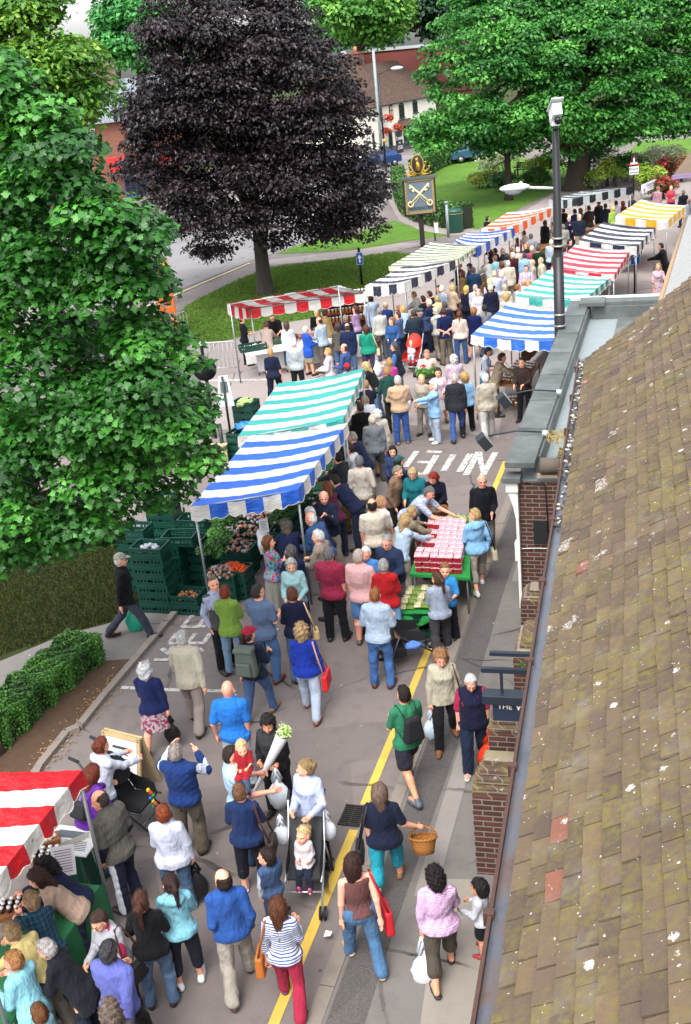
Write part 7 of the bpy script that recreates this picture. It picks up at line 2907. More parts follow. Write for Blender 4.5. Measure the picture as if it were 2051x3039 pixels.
# ------------------------------------------------------------------ things people carry or push
def rotm(a, axis='Z'):
 return np.array(Matrix.Rotation(a, 3, axis))
def carrier_bag(i, side, color, label, size=1.0, drop=0.0):
 h = i['hand' + side]
 t = thing('carrier_bag', label, 'carrier bag', tuple(h))
 m = MB()
 mat = plain('bag_plastic', color, .35, .10, 7, 0, .6)
 r = .17 * size
 crumple(m, (0, 0, -.16 * size - r - drop), r, mat, int(abs(h[0]) * 97 + abs(h[1]) * 31) % 50, 14, 10, (.74, .42, 1.18), .06)
 for k_ in range(len(m.v)):
  x_, y_, z_ = m.v[k_]
  q_ = (z_ + .16 * size + r + drop) / r
  f_ = 1 - .5 * max(0, q_) ** 1.2
  m.v[k_] = (x_ * f_, y_ * f_, z_)
 m.build('bag', t)
 m = MB()
 for s in (-1, 1):
  m.tube([(s * .05 * size, .02, -.15 * size - drop), (s * .02, .01, -.04), (0, 0, .0), (-s * .01, -.01, -.05), (s * .04 * size, -.03, -.15 * size - drop)], [.022, .012, .010, .012, .022], mat, 6)
 m.build('handle', t)
 return t
def handbag(i, side, color, label, w_=.30, h_=.20, low=.0, strap='#3a2a20', dep=.10):
 p = i['hipside' + side] + i['U'] * (.05 if side == 'R' else -.05) + np.array([0, 0, -.02 - low])
 t = thing('handbag', label, 'handbag', tuple(p), i['yaw'])
 m = MB()
 mat = plain('bag_leather', color, .5, .12, 9, 0, .3)
 m.box((0, 0, -h_ / 2), (dep, w_, h_), mat, None, .86)
 m.build('bag', t, bevel=.03)
 m = MB()
 sh = (i['sh' + side] - p) @ i['Rz']
 sh = sh + np.array([0, 0, .055])
 sm = plain('strap', strap, .6)
 m.tube([(0, w_ * .36, 0), sh * .55 + np.array([0, .09, 0]), sh + np.array([0, .03, 0]), sh + np.array([0, -.04, 0]), sh * .55 + np.array([0, -.10, 0]), (0, -w_ * .36, 0)], .012, sm, 6)
 m.build('strap', t)
 return t
def wickermat(color='#9a6a38'):
 k = ('wicker', color)
 if k not in MATS:
  t = NT('wicker')
  v = t.coord()
  s = t.sep(v)
  ang = t.math('ARCTAN2', s[1], s[0])
  a = t.math('SINE', t.math('MULTIPLY', ang, 22.0))
  b = t.math('SINE', t.math('MULTIPLY', s[2], 260.0))
  f = t.math('ADD', t.math('MULTIPLY', t.math('MULTIPLY', a, b), .5), .5)
  c = lin(color)
  t.bsdf(t.mix(f, tuple(x * .45 for x in c), tuple(min(1, x * 1.35) for x in c)), .6, t.bump(f, .9, .012), .35)
  MATS[k] = t.m
 return MATS[k]
def basket(i, side, label, r=.19, color='#9a6a38', tilt=0.0, content=None):
 h = i['hand' + side]
 t = thing('wicker_basket', label, 'basket', tuple(h + np.array([0, 0, -.02])), i['yaw'])
 t.rotation_euler[0] = tilt
 wk = wickermat(color)
 m = MB()
 H = r * 1.15
 m.lathe([(r * .78, -.30), (r * .86, -.30 + H * .4), (r * 1.02, -.30 + H), (r * 1.05, -.30 + H + .01), (r * .98, -.30 + H + .005), (r * .82, -.30 + H * .4), (r * .70, -.285)], (0, 0, .04 - r * .1), wk, 22)
 m.build('body', t)
 m = MB()
 m.tube([(r * 1.02 * math.cos(a), 0, -.30 + H + .04 - r * .1 + (.30 - H + .0) * 1.0 * math.sin(a) + .0) for a in np.linspace(0, PI, 13)], .014, wk, 7)
 m.tube([(r * 1.04 * math.cos(a), r * 1.04 * math.sin(a), -.30 + H + .045 - r * .1) for a in np.linspace(0, 2 * PI, 25)], .014, wk, 6, False)
 m.build('handle', t)
 if content:
  m = MB()
  for k in range(14):
   m.ball((rnd.uniform(-.5, .5) * r, rnd.uniform(-.5, .5) * r, -.30 + H * .75), .05, plain('basket_goods', content, .6, .3, 20), 7, 5)
  m.build('contents', t)
 return t
def backpack(i, color, label, w_=.30, h_=.42, d=.16, bag=False, strap='#22252a', z=0.0):
 W, V, U = i['W'], i['V'], i['U']
 c = i['back'] - V * (d * .45) + W * (.02 + z)
 t = thing('backpack', label, 'backpack', tuple(c), i['yaw'])
 Rl = i['Rz'].T
 W_, V_, U_ = Rl @ W, Rl @ V, Rl @ U
 fr = np.array([U_, V_, W_]).T
 mat = plain('pack_cloth', color, .75, .15, 8, 0, .5)
 m = MB()
 m.box((0, 0, 0), (w_, d, h_), mat, fr, .82 if not bag else .7)
 m.build('bag', t, bevel=.05)
 if not bag:
  m = MB()
  m.box(-V_ * (d * .5 + .02) - W_ * .07, (w_ * .7, .06, h_ * .45), mat, fr, .9)
  m.build('pocket', t, bevel=.02)
  m = MB()
  m.box(W_ * (h_ * .46) - V_ * .01, (w_ * .9, d * 1.05, .07), mat, fr, .9)
  m.build('flap', t, bevel=.02)
 m = MB()
 sm = plain('strap', strap, .7)
 for s, k in ((1, 'R'), (-1, 'L')):
  sh = Rl @ (i['sh' + k] - c)
  top = sh - U_ * s * .055 + W_ * .065
  m.tube([U_ * s * w_ * .28 + W_ * h_ * .42 + V_ * d * .2, top - V_ * .03, top + V_ * .05, sh - U_ * s * .04 + V_ * .10 - W_ * .12, sh - U_ * s * .02 + V_ * .02 - W_ * .26, U_ * s * w_ * .42 - W_ * h_ * .40 + V_ * d * .3], .014 if not bag else .007, sm, 6)
 m.build('straps', t)
 return t
def pushchair(loc, yaw, label, seat='#26282c', frame='#9aa0a4', hood=None, s=1.0):
 t = thing('pushchair', label, 'pushchair', tuple(loc), yaw)
 fm = plain('buggy_frame', frame, .3, .08, 6, .6)
 sm = plain('buggy_fabric', seat, .8, .15, 8, 0, .4)
 bk = plain('tyre', '#17171a', .8)
 m = MB()
 for x in (-.21, .21):
  m.tube([(x, -.50, 1.02), (x, -.42, 1.0), (x, -.12, .55), (x * .95, .46, .10)], .013, fm, 7)
  m.tube([(x, -.14, .58), (x, -.34, .10)], .012, fm, 7)
  m.tube([(x, -.05, .42), (x, .32, .40)], .012, fm, 7)
 m.tube([(-.2, .30, .24), (.2, .30, .24)], .011, fm, 6)
 m.tube([(-.2, -.34, .12), (.2, -.34, .12)], .011, fm, 6)
 m.build('frame', t)
 for x in (-.21, .21):
  m = MB()
  m.tube([(x, -.53, 1.03), (x, -.40, .99)], .019, plain('rubber_grip', '#202022', .8), 8)
  m.build('handle', t)
 m = MB()
 m.add([(-.19, -.02, .40), (.19, -.02, .40), (.19, .28, .42), (-.19, .28, .42), (-.19, -.28, .84), (.19, -.28, .84),
   (-.19, -.04, .37), (.19, -.04, .37), (.19, .28, .39), (-.19, .28, .39), (-.19, -.30, .82), (.19, -.30, .82)],
   [(0, 1, 2, 3), (0, 4, 5, 1), (6, 9, 8, 7), (6, 7, 11, 10), (3, 2, 8, 9), (4, 10, 11, 5), (0, 3, 9, 6), (1, 7, 8, 2), (0, 6, 10, 4), (1, 5, 11, 7)], sm)
 for x in (-.195, .195):
  m.add([(x, -.24, .78), (x, .0, .62), (x, .26, .55), (x, .28, .42), (x, -.02, .40)], [(0, 1, 2, 3, 4)], sm)
 m.build('seat', t)
 m = MB()
 m.box((0, -.18, .26), (.34, .30, .16), sm)
 m.build('basket', t, bevel=.02)
 for x in (-.21, .21):
  for y in (-.34, .46):
   for dx in (-.025, .025):
    m = MB()
    r = .078
    m.tube([(x + dx - .012, y, r), (x + dx + .012, y, r)], r, bk, 16)
    m.tube([(x + dx - .014, y, r), (x + dx + .014, y, r)], r * .5, plain('grey_hub', '#74777a', .4), 10)
    m.build('wheel', t)
 if hood:
  m = MB()
  hm = plain('hood_fabric', hood, .7, .12, 8, 0, .4)
  vs, fs = [], []
  for a in range(7):
   for b in range(9):
    th = R(-5 + 100 * a / 6)
    ph = PI * b / 8
    vs.append((.215 * math.cos(ph), -.27 + .34 * math.sin(th) * (.25 + .75 * math.sin(ph)), .70 + .30 * math.cos(th) * math.sin(ph) + .02))
  for a in range(6):
   for b in range(8):
    q = a * 9 + b
    fs.append((q, q + 1, q + 10, q + 9))
  m.add(vs, fs, hm, True)
  m.build('hood', t)
 for c in t.children_recursive:
  pass
 t.scale = (s, s, s)
 return t
# ------------------------------------------------------------------ everyone in the market, nearest first
p = person
JE = ('jeans', '#3c5876')
DJ = ('jeans', '#2c3e5c')
BK = ('long', '#1d1d21')
NV = ('long', '#232a3e')
ST = ('long', '#8f897c')
GY = ('long', '#5c5d62')
FAIR, TAN, RUD, DRK = '#dcaa90', '#c78f70', '#d0937c', '#54382c'
GRH, WHH, BRH, DKH, BLH, REH, SAH = '#7d7a78', '#c9c6c2', '#4a3020', '#241b18', '#b8935a', '#7c3a22', '#8f7654'
p(18, 2735, 1.70, 60, 'm', 'person in a pale yellow top bending at the bottom left table', ('jumper', '#c9b878'), ST, ('short', SAH), 'reach reach', 'relax', 34)
i = p(30, 2822, 1.64, 60, 'f', 'woman in pale aqua blouse with sandy hair, bottom left corner', ('blouse', '#86c6d6'), NV, ('short', '#9a6c42'), 'hold hold', 'stand', 8, look=20, skn=RUD)
p(108, 2978, .95, 40, 'm', 'toddler whose brown head shows at the bottom edge, beside the aqua blouse', ('jumper', '#8fc4d2'), JE, ('short', '#6a4428'), 'face hold', 'stand', child=.92)
p(122, 2788, 1.62, 75, 'f', 'silver-haired person in black coat stooping at the bottom left', ('coat', '#1c1e26'), NV, ('short', '#a39d9c'), 'hold hold', 'relax', 30)
p(84, 2642, 1.64, 35, 'f', 'woman in dark teal quilted cardigan with greying blonde hair', ('jumper', '#1b3446', 'check', '#26485c'), NV, ('short', '#8f7658'), 'reach reach', 'stand', 18)
i = p(95, 2582, 1.66, 100, 'f', 'brown-haired woman in beige jacket leaning in with a carrier bag', ('jacket', '#b79c88'), NV, ('bob', '#3c2824'), 'hold hold', 'relax', 32)
carrier_bag(i, 'R', '#c2c2d2', 'long white carrier bag with twisted handles held by the woman in beige, bottom left', 1.25)
p(118, 2552, 1.62, 100, 'f', 'dark curly-haired person in navy under the red canopy edge', ('jumper', '#1d2440'), NV, ('curly', '#1e1a1c'), 'reach reach', 'stand', 30)
i = p(280, 2714, 1.60, 150, 'f', 'woman with glasses, short brown hair, grey cardigan over magenta top', ('jacket', '#a2a4ac', None, None, 2.0, '#a3224e'), NV, ('short', '#3d2a26'), 'hold hold', 'stand', 6, nod=18, glasses=True)
handbag(i, 'L', '#1d1c20', 'black shoulder bag of the woman in grey and magenta', .34, .22)
p(318, 2792, 1.76, -20, 'm', 'dark-haired man in lavender-blue shirt and black trousers, bottom left', ('shirt', '#5e66ae'), BK, ('short', '#38363a'), 'hold swingb', 'walk', 4, 1.12, skn=TAN)
p(322, 2972, 1.66, 10, 'f', 'grey-brown curly head cut off by the bottom edge', ('jumper', '#4b4650'), NV, ('curly', '#6a5b52'), 'down down', 'stand')
p(412, 2645, 1.70, 0, 'f', 'young woman in black top with blonde-tipped ponytail and jeans', ('long', '#151519'), ('jeans', '#48617e'), ('pony', '#4a2c20'), 'fold fold', 'relax')
p(500, 2592, 1.68, 12, 'f', 'ponytailed young woman in light blue hooded top and cropped dark jeans', ('hood', '#7fbfd0'), ('crop', '#1f2330'), ('pony', '#33221e'), 'fold fold', 'stand', shoe='#c9cacc', look=15)
p(656, 2581, 1.80, 10, 'm', 'balding man in blue shirt and stone cargo trousers', ('shirt', '#28529a'), ('loose', '#9d978c'), ('fringe', '#2a1d18'), 'pocket pocket', 'walk', look=25, shoe='#43302a')
i = p(820, 2664, 1.66, -8, 'f', 'woman in blue and white striped top with red trousers', ('long', '#d9dde6', 'stripe', '#3e4e80', 1.55), ('long', '#a32642'), ('long', '#5c3622'), 'bag hold', 'walkl', shoe='sandal:#5c2c44')
handbag(i, 'L', '#9c5a22', 'tan leather handbag of the woman in the striped top', .30, .26, -.05, '#7c4418')
i = p(1046, 2536, 1.68, 12, 'f', 'woman in brown sleeveless top and jeans with a bare back strip', ('tank', '#6a4644'), ('jeans', '#3f6488'), ('bob', '#38221e'), 'down swingb', 'walkl', look=-50, fat=1.14, shoe='sandal:#a08a78', skn='#d8a18a')
handbag(i, 'R', '#b01c26', 'red shoulder bag with white stripes on the woman in brown', .32, .30, .02, '#b01c26')
i = p(1290, 2574, 1.66, 3, 'f', 'curly black-haired woman in pink striped top and cropped khaki trousers', ('long', '#b98db8', 'finestripe', '#d6b8d6', 1.8), ('crop', '#544e44'), ('curly', '#1d1618'), 'bag swingf', 'walk', fat=1.22, shoe='sandal:#26222c', skn=TAN)
carrier_bag(i, 'L', '#ccd2d8', 'white carrier bag held by the woman in pink stripes', 1.25, .05)
p(1422, 2606, 1.08, 60, 'm', 'small dark-haired boy in white top and black shorts by the brick pier', ('long', '#c9ccd6'), ('shorts', '#191a22'), ('short', '#1f1a18'), 'hold hold', 'stand', child=.95, shoe='#8a2a2a', skn=TAN)
i = p(1124, 2327, 1.68, -6, 'f', 'grey-brown haired woman in navy T-shirt and turquoise cropped trousers', ('tee', '#1c2238'), ('crop', '#1fa0b8'), ('bob', '#6e594c'), 'bag basket', 'walk', fat=1.2, shoe='#7c5a3c')
basket(i, 'R', 'round wicker basket swung by the woman in turquoise trousers', .15, '#a0682e', R(-24))
handbag(i, 'L', '#141416', 'black leather bag of the woman in turquoise trousers', .28, .22, .06, '#141416')
i = p(707, 2323, 1.70, -8, 'f', 'short-haired woman in navy jumper and cropped navy trousers from behind', ('jumper', '#1d2f58'), ('crop', '#191c28'), ('crop', '#6b4a34'), 'hold fold', 'relax', fat=1.1, shoe='sandal:#a8acb4')
handbag(i, 'R', '#2a1e1c', 'dark brown bag with buckled strap across the navy jumper', .28, .20, .02, '#4a2418')
i = p(682, 2213, 1.82, -75, 'm', 'short-haired man in pale blue polo with a baby on his arm', ('polo', '#a9c9e2'), DJ, ('crop', '#2f221e'), 'hold palm', 'stand', fat=1.15, skn=RUD, look=-10)
p(712, 2196, .80, 170, 'm', 'fair-haired baby in red shirt carried by the man in pale blue', ('tee', '#a3202c'), JE, ('buzz', '#c9a878'), 'hold hold', 'stand', child=.86, z0=1.02, sit=True, shoe='#2b3350', look=20, nod=10)
i = p(790, 2127, 1.66, 168, 'f', 'dark-haired woman in black gilet holding a paper-wrapped bouquet', ('gilet', '#343438', None, None, None, '#1a1a1c'), BK, ('wavy', '#1c1616'), 'hold hold', 'stand', nod=16, skn=TAN, fat=1.05)
b0 = i['handL'] * .5 + i['handR'] * .5
m = MB()
ax = unit(np.array([.42, -.05, .75]))
m.tube([b0 - ax * .42, b0 - ax * .1, b0 + ax * .22, b0 + ax * .52], [.018, .036, .060, .085], plain('white_wrap', '#d2d2d6', .6, .06, 9, 0, .6), 12, False)
o = thing('bouquet', 'bouquet of white lilies in a long white paper cone', 'bouquet', tuple(b0))
for k in range(len(m.v)):
 m.v[k] = tuple(np.array(m.v[k]) - b0)
m.build('paper_wrap', o)
rg = np.random.default_rng(5)
lf = leaves('flowers', [(*(ax * (.52 + .09 * k / 8) + rg.normal(size=3) * .028), .045, .045, .07) for k in range(9)], 110, .10, leafmat('lily', '#5f8f30', '#a8c470', '#dfe6c8', .4, .2), rg, False, -.6, .5, .3, o)
carrier_bag(i, 'L', '#cdd6dd', 'bulging white carrier bag of the dark-haired woman with bouquet', 1.15, .02)
i = p(903, 2252, 1.66, 150, 'f', 'young mother with fair bun and ice-blue fleece pushing a buggy', ('jacket', '#b3bfe0', None, None, 2.0, '#cfd3de'), BK, ('bun', '#8d7450'), 'hold hold', 'relax', look=-60)
ph = G(922, 2640)
pc = pushchair(np.array([ph[0], ph[1], 0]), R(172), 'silver-framed pushchair with a toddler in white, hung with carrier bags', '#2a2c30', '#a9adb2', None, 1.0)
p(885, 2480, .88, 172, 'f', 'blonde toddler in white cardigan sitting in the silver pushchair', ('jumper', '#d2c6ca'), NV, ('bun', '#cdb482'), 'hold hold', 'stand', -14, child=.9, sit=True, z0=.07, shoe='#c04a8c', look=-25, at=ph[:2] + rotm(R(172))[:2, 1] * .06)
pL = np.array([ph[0], ph[1], 0])
for s, lab in ((-1, 'white carrier bag hanging on the left of the silver pushchair'), (1, 'printed white carrier bag hanging on the right of the silver pushchair')):
 c = pL + np.array([s * .27, .34, .86])
 carrier_bag({'handL': c}, 'L', '#cdd3dc', lab, .85)
p(788, 2516, 1.22, 35, 'm', 'small dark-haired boy in denim-blue top beside the silver pushchair', ('long', '#40587e', None, None, 1.2, '#c6ccd8'), DJ, ('crop', '#2c1e1a'), 'down hold', 'stand', child=.97, look=35)
p(672, 2022, 1.80, -8, 'm', 'bald man in bright blue polo shirt and pale trousers', ('polo', '#1f72cc'), ('long', '#aab2b8'), ('bald', '#a87860'), 'pocket down', 'stand', fat=1.14, skn=RUD)
i = p(298, 2186, 1.68, -40, 'f', 'woman in white top with auburn bun pushing the black pushchair', ('jumper', '#c9cede'), DJ, ('bun', '#6a3320'), 'reach reach', 'relax', 12)
pushchair(G(398, 2455), R(-115), 'black pushchair with bright hanging toys near the A-board', '#17181c', '#3a3d42', '#15161a', 1.12)
m = MB()
tp = G(440, 2345, .62)
for k, c in enumerate(('#c8a020', '#c83020', '#2a8a40', '#2858b0', '#d0b830', '#d05a20', '#30a090')):
 q = tp + np.array([.02 * (k % 3), .01 * k, -.05 * k])
 m.ball(q, .030, plain('toy_' + c[1:], c, .4), 8, 5)
 m.tube([q, q + np.array([.0, .01, -.06])], .008, plain('toy_' + c[1:], c, .4), 5)
tag(m.build('hanging_toys'), 'string of bright plastic toys on the black pushchair', 'toys')
i = p(274, 2268, 1.64, -35, 'f', 'woman in purple jumper with auburn bob and black shoulder bag', ('jumper', '#6a2fa0'), JE, ('bob', '#6b3220'), 'reach fold', 'relax', 22)
backpack(i, '#1c1c22', 'small black shoulder bag on the purple jumper', .26, .22, .12, True, '#2a2858', -.10)
p(283, 2346, 1.80, 55, 'm', 'balding man in olive gilet and navy tracksuit with white side stripe', ('gilet', '#57544e', None, None, .9, '#181b2c'), ('long', '#1f2438', 'sidestripe', '#b9bcc4'), ('fringe', '#3b302c'), 'pocket pocket', 'relax', 10, 1.12, look=35, skn=TAN, nod=14)
i = p(480, 2387, 1.66, -5, 'f', 'red-haired woman in white blouson jacket and jeans', ('jacket', '#c3c8dc'), JE, ('short', '#7c3a1e'), 'hold bag', 'stand', fat=1.15)
carrier_bag(i, 'R', '#17171a', 'black carrier bag held by the red-haired woman in white', 1.05)
p(516, 2206, 1.76, -15, 'm', 'grey-haired man in navy and white rugby top raising a camera', ('shirt', '#1b356c', 'yoke', '#b6bcc8'), ('loose', '#5f584a'), ('short', '#8c827c'), 'camera camera', 'relax', fat=1.18)
i = p(427, 1966, 1.60, -10, 'f', 'white-haired lady in navy cardigan and pink floral skirt', ('jumper', '#1a2450'), ('skirt', '#b0a0a4', 'floral', '#7c3450'), ('curly', '#c3c3c6'), 'hold bag', 'walk', fat=1.18)
carrier_bag(i, 'R', '#141416', 'long black bag held by the lady in the floral skirt', .95)
p(538, 1868, 1.76, -12, 'm', 'white-haired man in cream jacket walking away', ('jacket', '#b9b3a0'), ('loose', '#948883'), ('short', '#bdbcba'), 'swingf swingb', 'walkl', 4, 1.05)
i = p(354, 1641, 1.74, -80, 'm', 'man in grey cap and black jacket striding under the maple', ('jacket', '#16171a'), ('long', '#3a3f4c'), ('short', WHH), 'bag swingb', 'stride', 4, hat=('cap', '#8f8d80'))
carrier_bag(i, 'L', '#1f8f74', 'green carrier bag carried by the man in the grey cap', 1.35)
p(630, 1708, 1.76, -140, 'm', 'man with shaved head in grey top with white sleeves', ('tee', '#4d4b4e', None, None, .25, '#a8b0cc', 1.95), BK, ('buzz', '#6a5244'), 'pocket pocket', 'stand', look=-20)
p(664, 1736, 1.66, -8, 'f', 'red-haired woman in lime green jacket and pale jeans', ('jacket', '#7a9c3c'), ('jeans', '#64819a'), ('crop', '#7c3418'), 'fold fold', 'stand')
p(762, 1733, 1.80, -28, 'm', 'man in grey-blue T-shirt and jeans with dark glasses', ('tee', '#5c7090'), ('jeans', '#3f618c'), ('short', '#35302f'), 'hold hold', 'relax', fat=1.16, look=-25, glasses=True, shoe='#5c2e20')
i = p(734, 1860, 1.68, -20, 'f', 'woman in red cap and navy top with grey rucksack', ('jumper', '#1c2436'), ('jeans', '#35507a'), ('pony', '#3b2620'), 'down hold', 'walk', hat=('cap', '#a01c38'), shoe='#80582c', look=-25)
backpack(i, '#4a524c', 'grey-green rucksack on the back of the woman in the red cap', .34, .46, .18)
i = p(864, 1742, 1.66, 5, 'f', 'auburn-haired woman in navy top with thin shoulder strap, back turned', ('jumper', '#1b1f3a'), JE, ('short', '#5c3420'), 'hold down', 'walk', fat=1.14)
handbag(i, 'R', '#b59a6a', 'small straw-coloured bag on a thin strap against the navy top', .24, .16, .0, '#b59a78')
i = p(892, 1851, 1.68, -12, 'f', 'curly blonde woman in royal blue jumper and white trousers', ('jumper', '#1a36a0'), ('long', '#aebcd0'), ('curly', '#a98d66'), 'down bag', 'walkl', fat=1.06, shoe='sandal:#6a3a34')
handbag(i, 'R', '#b81c24', 'red handbag with tan strap on the royal blue jumper', .34, .26, .02, '#b98a5c')
p(973, 1622, 1.78, -20, 'm', 'grey-haired man in maroon polo shirt and black trousers', ('polo', '#8c2440'), BK, ('short', '#625f60'), 'hold down', 'stand', fat=1.16, skn=RUD)
i = p(861, 1659, 1.62, 170, 'f', 'grey-haired woman in ice-blue jacket facing the camera', ('jacket', '#94bcc0'), GY, ('bob', '#a9a5a2'), 'hold hold', 'stand', nod=10, look=10)
carrier_bag(i, 'L', '#c4d0d6', 'pale carrier bag and green folder of the ice-blue jacket woman', 1.2, .1)
p(862, 1620, 1.62, 0, 'f', 'dark grey curly head in navy jacket behind the ice-blue jacket', ('jacket', '#1e2948'), NV, ('curly', '#4f4b4a'), 'hold hold', 'stand')
p(847, 1541, 1.66, 5, 'f', 'grey wavy-haired woman in long navy coat reaching at the stall', ('coat', '#20264a'), NV, ('curly', '#645a54'), 'reach reach', 'stand', 10, 1.18)
p(795, 1589, 1.62, -60, 'f', 'woman in bright floral blouse and long pale skirt', ('tee', '#6f9cc0', 'multi', '#2a4c9c', .9), ('longskirt', '#98968e'), ('bob', '#6a4224'), 'hold face', 'stand', look=-20, fat=1.1, shoe='#a89c90')
p(940, 1571, 1.72, 60, 'm', 'white-bearded man in beige jumper looking left', ('jumper', '#8f8276'), GY, ('short', '#c9c7c4'), 'hold hold', 'stand', 6, 1.08, look=15)
p(916, 1519, 1.74, 55, 'm', 'pink-headed white-haired man in blue jacket with red collar', ('jacket', '#2f4f7c'), GY, ('fringe', '#c9c4c0'), 'hold hold', 'relax', 22, 1.2, look=20, skn=RUD)
p(914, 1503, 1.70, 50, 'm', 'white-haired man in navy leaning under the blue canopy', ('jumper', '#171c34'), NV, ('short', '#cfcdca'), 'reach reach', 'relax', 30)
p(958, 1457, 1.76, 160, 'm', 'smiling balding man in open navy jacket facing the camera', ('jacket', '#1c2236', None, None, 2.0, '#c0b4ac'), ('loose', '#8d8474'), ('fringe', '#b89a78'), 'face down', 'relax', 10, skn=RUD, look=20)
p(964, 1428, 1.64, 40, 'f', 'chestnut-haired woman in maroon top under the canopy edge', ('jumper', '#4c1a34'), NV, ('bob', '#6b3c22'), 'reach reach', 'stand', 22)
p(985, 1408, 1.76, 55, 'm', 'man in navy bent over the stall with head hidden', ('jumper', '#161c36'), NV, ('short', DKH), 'reach reach', 'relax', 45)
p(998, 1338, 1.78, 45, 'm', 'dark-haired man in charcoal jumper and ochre trousers', ('jumper', '#2a2e32'), ('long', '#6c5a2a'), ('short', '#2c1c16'), 'reach reach', 'relax', 16)
p(1064, 1350, 1.78, -4, 'm', 'grey-haired man in beige jumper, hands in pale trousers', ('jumper', '#b9b0a4'), ('loose', '#a19b94'), ('short', '#66666a'), 'pocket pocket', 'stand', fat=1.08)
p(1040, 1280, 1.76, 60, 'm', 'grey-haired man in navy top bending towards the teal stall', ('jumper', '#141c36'), NV, ('short', '#8a8078'), 'reach reach', 'relax', 26, skn=RUD)
p(1033, 1314, 1.72, 70, 'm', 'dark-haired man in white shirt between two navy and charcoal backs', ('tee', '#c6c8cc'), DJ, ('short', '#2e1e1a'), 'reach reach', 'stand', 14)
p(1102, 1478, 1.78, 5, 'm', 'balding dark-haired man in cream and lilac T-shirt from behind', ('tee', '#c9bfae'), ('long', '#2c2822'), ('fringe', '#231a18'), 'down hold', 'stand', fat=1.2, skn=RUD)
p(1128, 1470, 1.70, -45, 'f', 'fair-haired woman in white T-shirt with sunglasses on her head', ('tee', '#cfcacb'), BK, ('short', '#a5835a'), 'down down', 'stand', look=-20, skn=RUD)
p(1062, 1628, 1.80, -25, 'm', 'grey-haired man in pink shirt and denim shorts', ('tee', '#d0a0a0'), ('shorts', '#4f77ac'), ('short', '#a89a92'), 'down hold', 'stand', fat=1.18, skn=RUD, shoe='#4c4440')
p(1083, 1624, 1.62, 165, 'f', 'white-haired woman in open blue jacket over navy top', ('jacket', '#3f80c4', None, None, 2.0, '#1c2236'), NV, ('short', '#cfcecb'), 'hold hold', 'stand', nod=8, skn=RUD, fat=1.1)
p(1136, 1657, 1.66, -15, 'f', 'grey-haired woman in red jumper and light blue shorts', ('jumper', '#a8161e'), ('shorts', '#7aa8d6'), ('short', '#8e8c8a'), 'hold hold', 'stand', fat=1.25, skn=RUD)
p(1111, 1741, 1.78, -18, 'm', 'ginger-haired man in light blue shirt leaning on a pushchair', ('shirt', '#a3b6cc', None, None, 1.3), ('jeans', '#355c92'), ('crop', '#8a5630'), 'hold hold', 'relax', 4, shoe='#4a2c22', skn=RUD)
pushchair(G(1207, 1962), R(-75), 'black pushchair with a blue blanket parked by the yellow line', '#1b1c20', '#5c6066', None, 1.05)
m = MB()
crumple(m, G(1226, 1915, .56), .11, plain('blue_blanket', '#4a6fb4', .9, .25, 12, 0, .7), 4, 14, 9, (1.2, .8, .5), .16)
tag(m.build('blanket'), 'blue blanket bundled in the black pushchair', 'blanket')
p(1145, 1589, 1.74, 150, 'm', 'grey-haired man with glasses in dark blue jacket grinning', ('jacket', '#25324e'), GY, ('short', '#8f8a86'), 'hold down', 'relax', 14, 1.12, glasses=True, skn=RUD)
p(1205, 1522, 1.68, -50, 'f', 'fair-haired woman in pale blue jumper and beige trousers at the fruit table', ('jumper', '#a9bed2'), ('crop', '#a09686'), ('bob', '#a88c60'), 'reach reach', 'relax', 20, shoe='#a8a8a4')
p(1226, 1500, 1.60, -60, 'm', 'stooping person in khaki behind the pale blue jumper', ('jacket', '#8c806a'), ('loose', '#8c806a'), ('short', '#9c8258'), 'reach reach', 'relax', 40)
p(1244, 1562, 1.02, -70, 'f', 'small child in pink by the punnets', ('jumper', '#b02a6a'), ('crop', '#b02a6a'), ('bob', '#a8845a'), 'hold hold', 'stand', child=.95)
p(1281, 1444, 1.80, -115, 'm', 'grey-haired man in checked short-sleeved shirt leaning over the punnets', ('polo', '#b4bccc', 'check', '#6a78a0'), ('loose', '#7a705c'), ('short', '#5c5a5a'), 'reach reach', 'relax', 46, 1.1, skn=RUD)
i = p(1283, 1405, 1.66, 160, 'f', 'red-haired woman in black looking down at the fruit', ('long', '#16172a'), BK, ('bob', '#7c2418'), 'hold basket', 'stand', 8, nod=24, look=-20)
basket(i, 'L', 'brown wicker basket on the arm of the red-haired woman in black', .20, '#84502a', 0, '#8a7868')
p(1222, 1392, 1.64, 160, 'f', 'fair grey-haired woman with glasses in teal shirt', ('shirt', '#136a72'), NV, ('bob', '#a8966f'), 'hold hold', 'stand', 8, 1.22, nod=18, glasses=True)
p(1184, 1382, 1.66, -120, 'f', 'grey-haired woman in brown jacket and dark trousers', ('jacket', '#7c6450'), ('long', '#26201e'), ('short', '#7e7764'), 'pocket pocket', 'stand', 12, 1.1, nod=10)
p(1181, 1352, 1.72, -40, 'm', 'person in dark teal baseball cap and navy jacket', ('jacket', '#222e4c'), NV, ('crop', DKH), 'hold hold', 'stand', hat=('cap', '#2c4c50'))
p(1164, 1323, 1.52, 175, 'f', 'girl with long black hair in denim-blue jacket eating', ('jacket', '#2c3a5c'), DJ, ('long', '#151214'), 'face hold', 'stand', skn='#cc9a78')
i = p(1408, 1507, 1.66, 10, 'f', 'blonde woman in light blue hooded top and pale cropped trousers', ('hood', '#7fb2dc'), ('crop', '#a39a90'), ('short', '#a98c5c'), 'hold pocket', 'walk', fat=1.15, shoe='#c8c8c6', look=45)
handbag(i, 'R', '#a39c86', 'cream and black shoulder bag on the light blue hooded top', .26, .20, .04, '#1a1a1c')
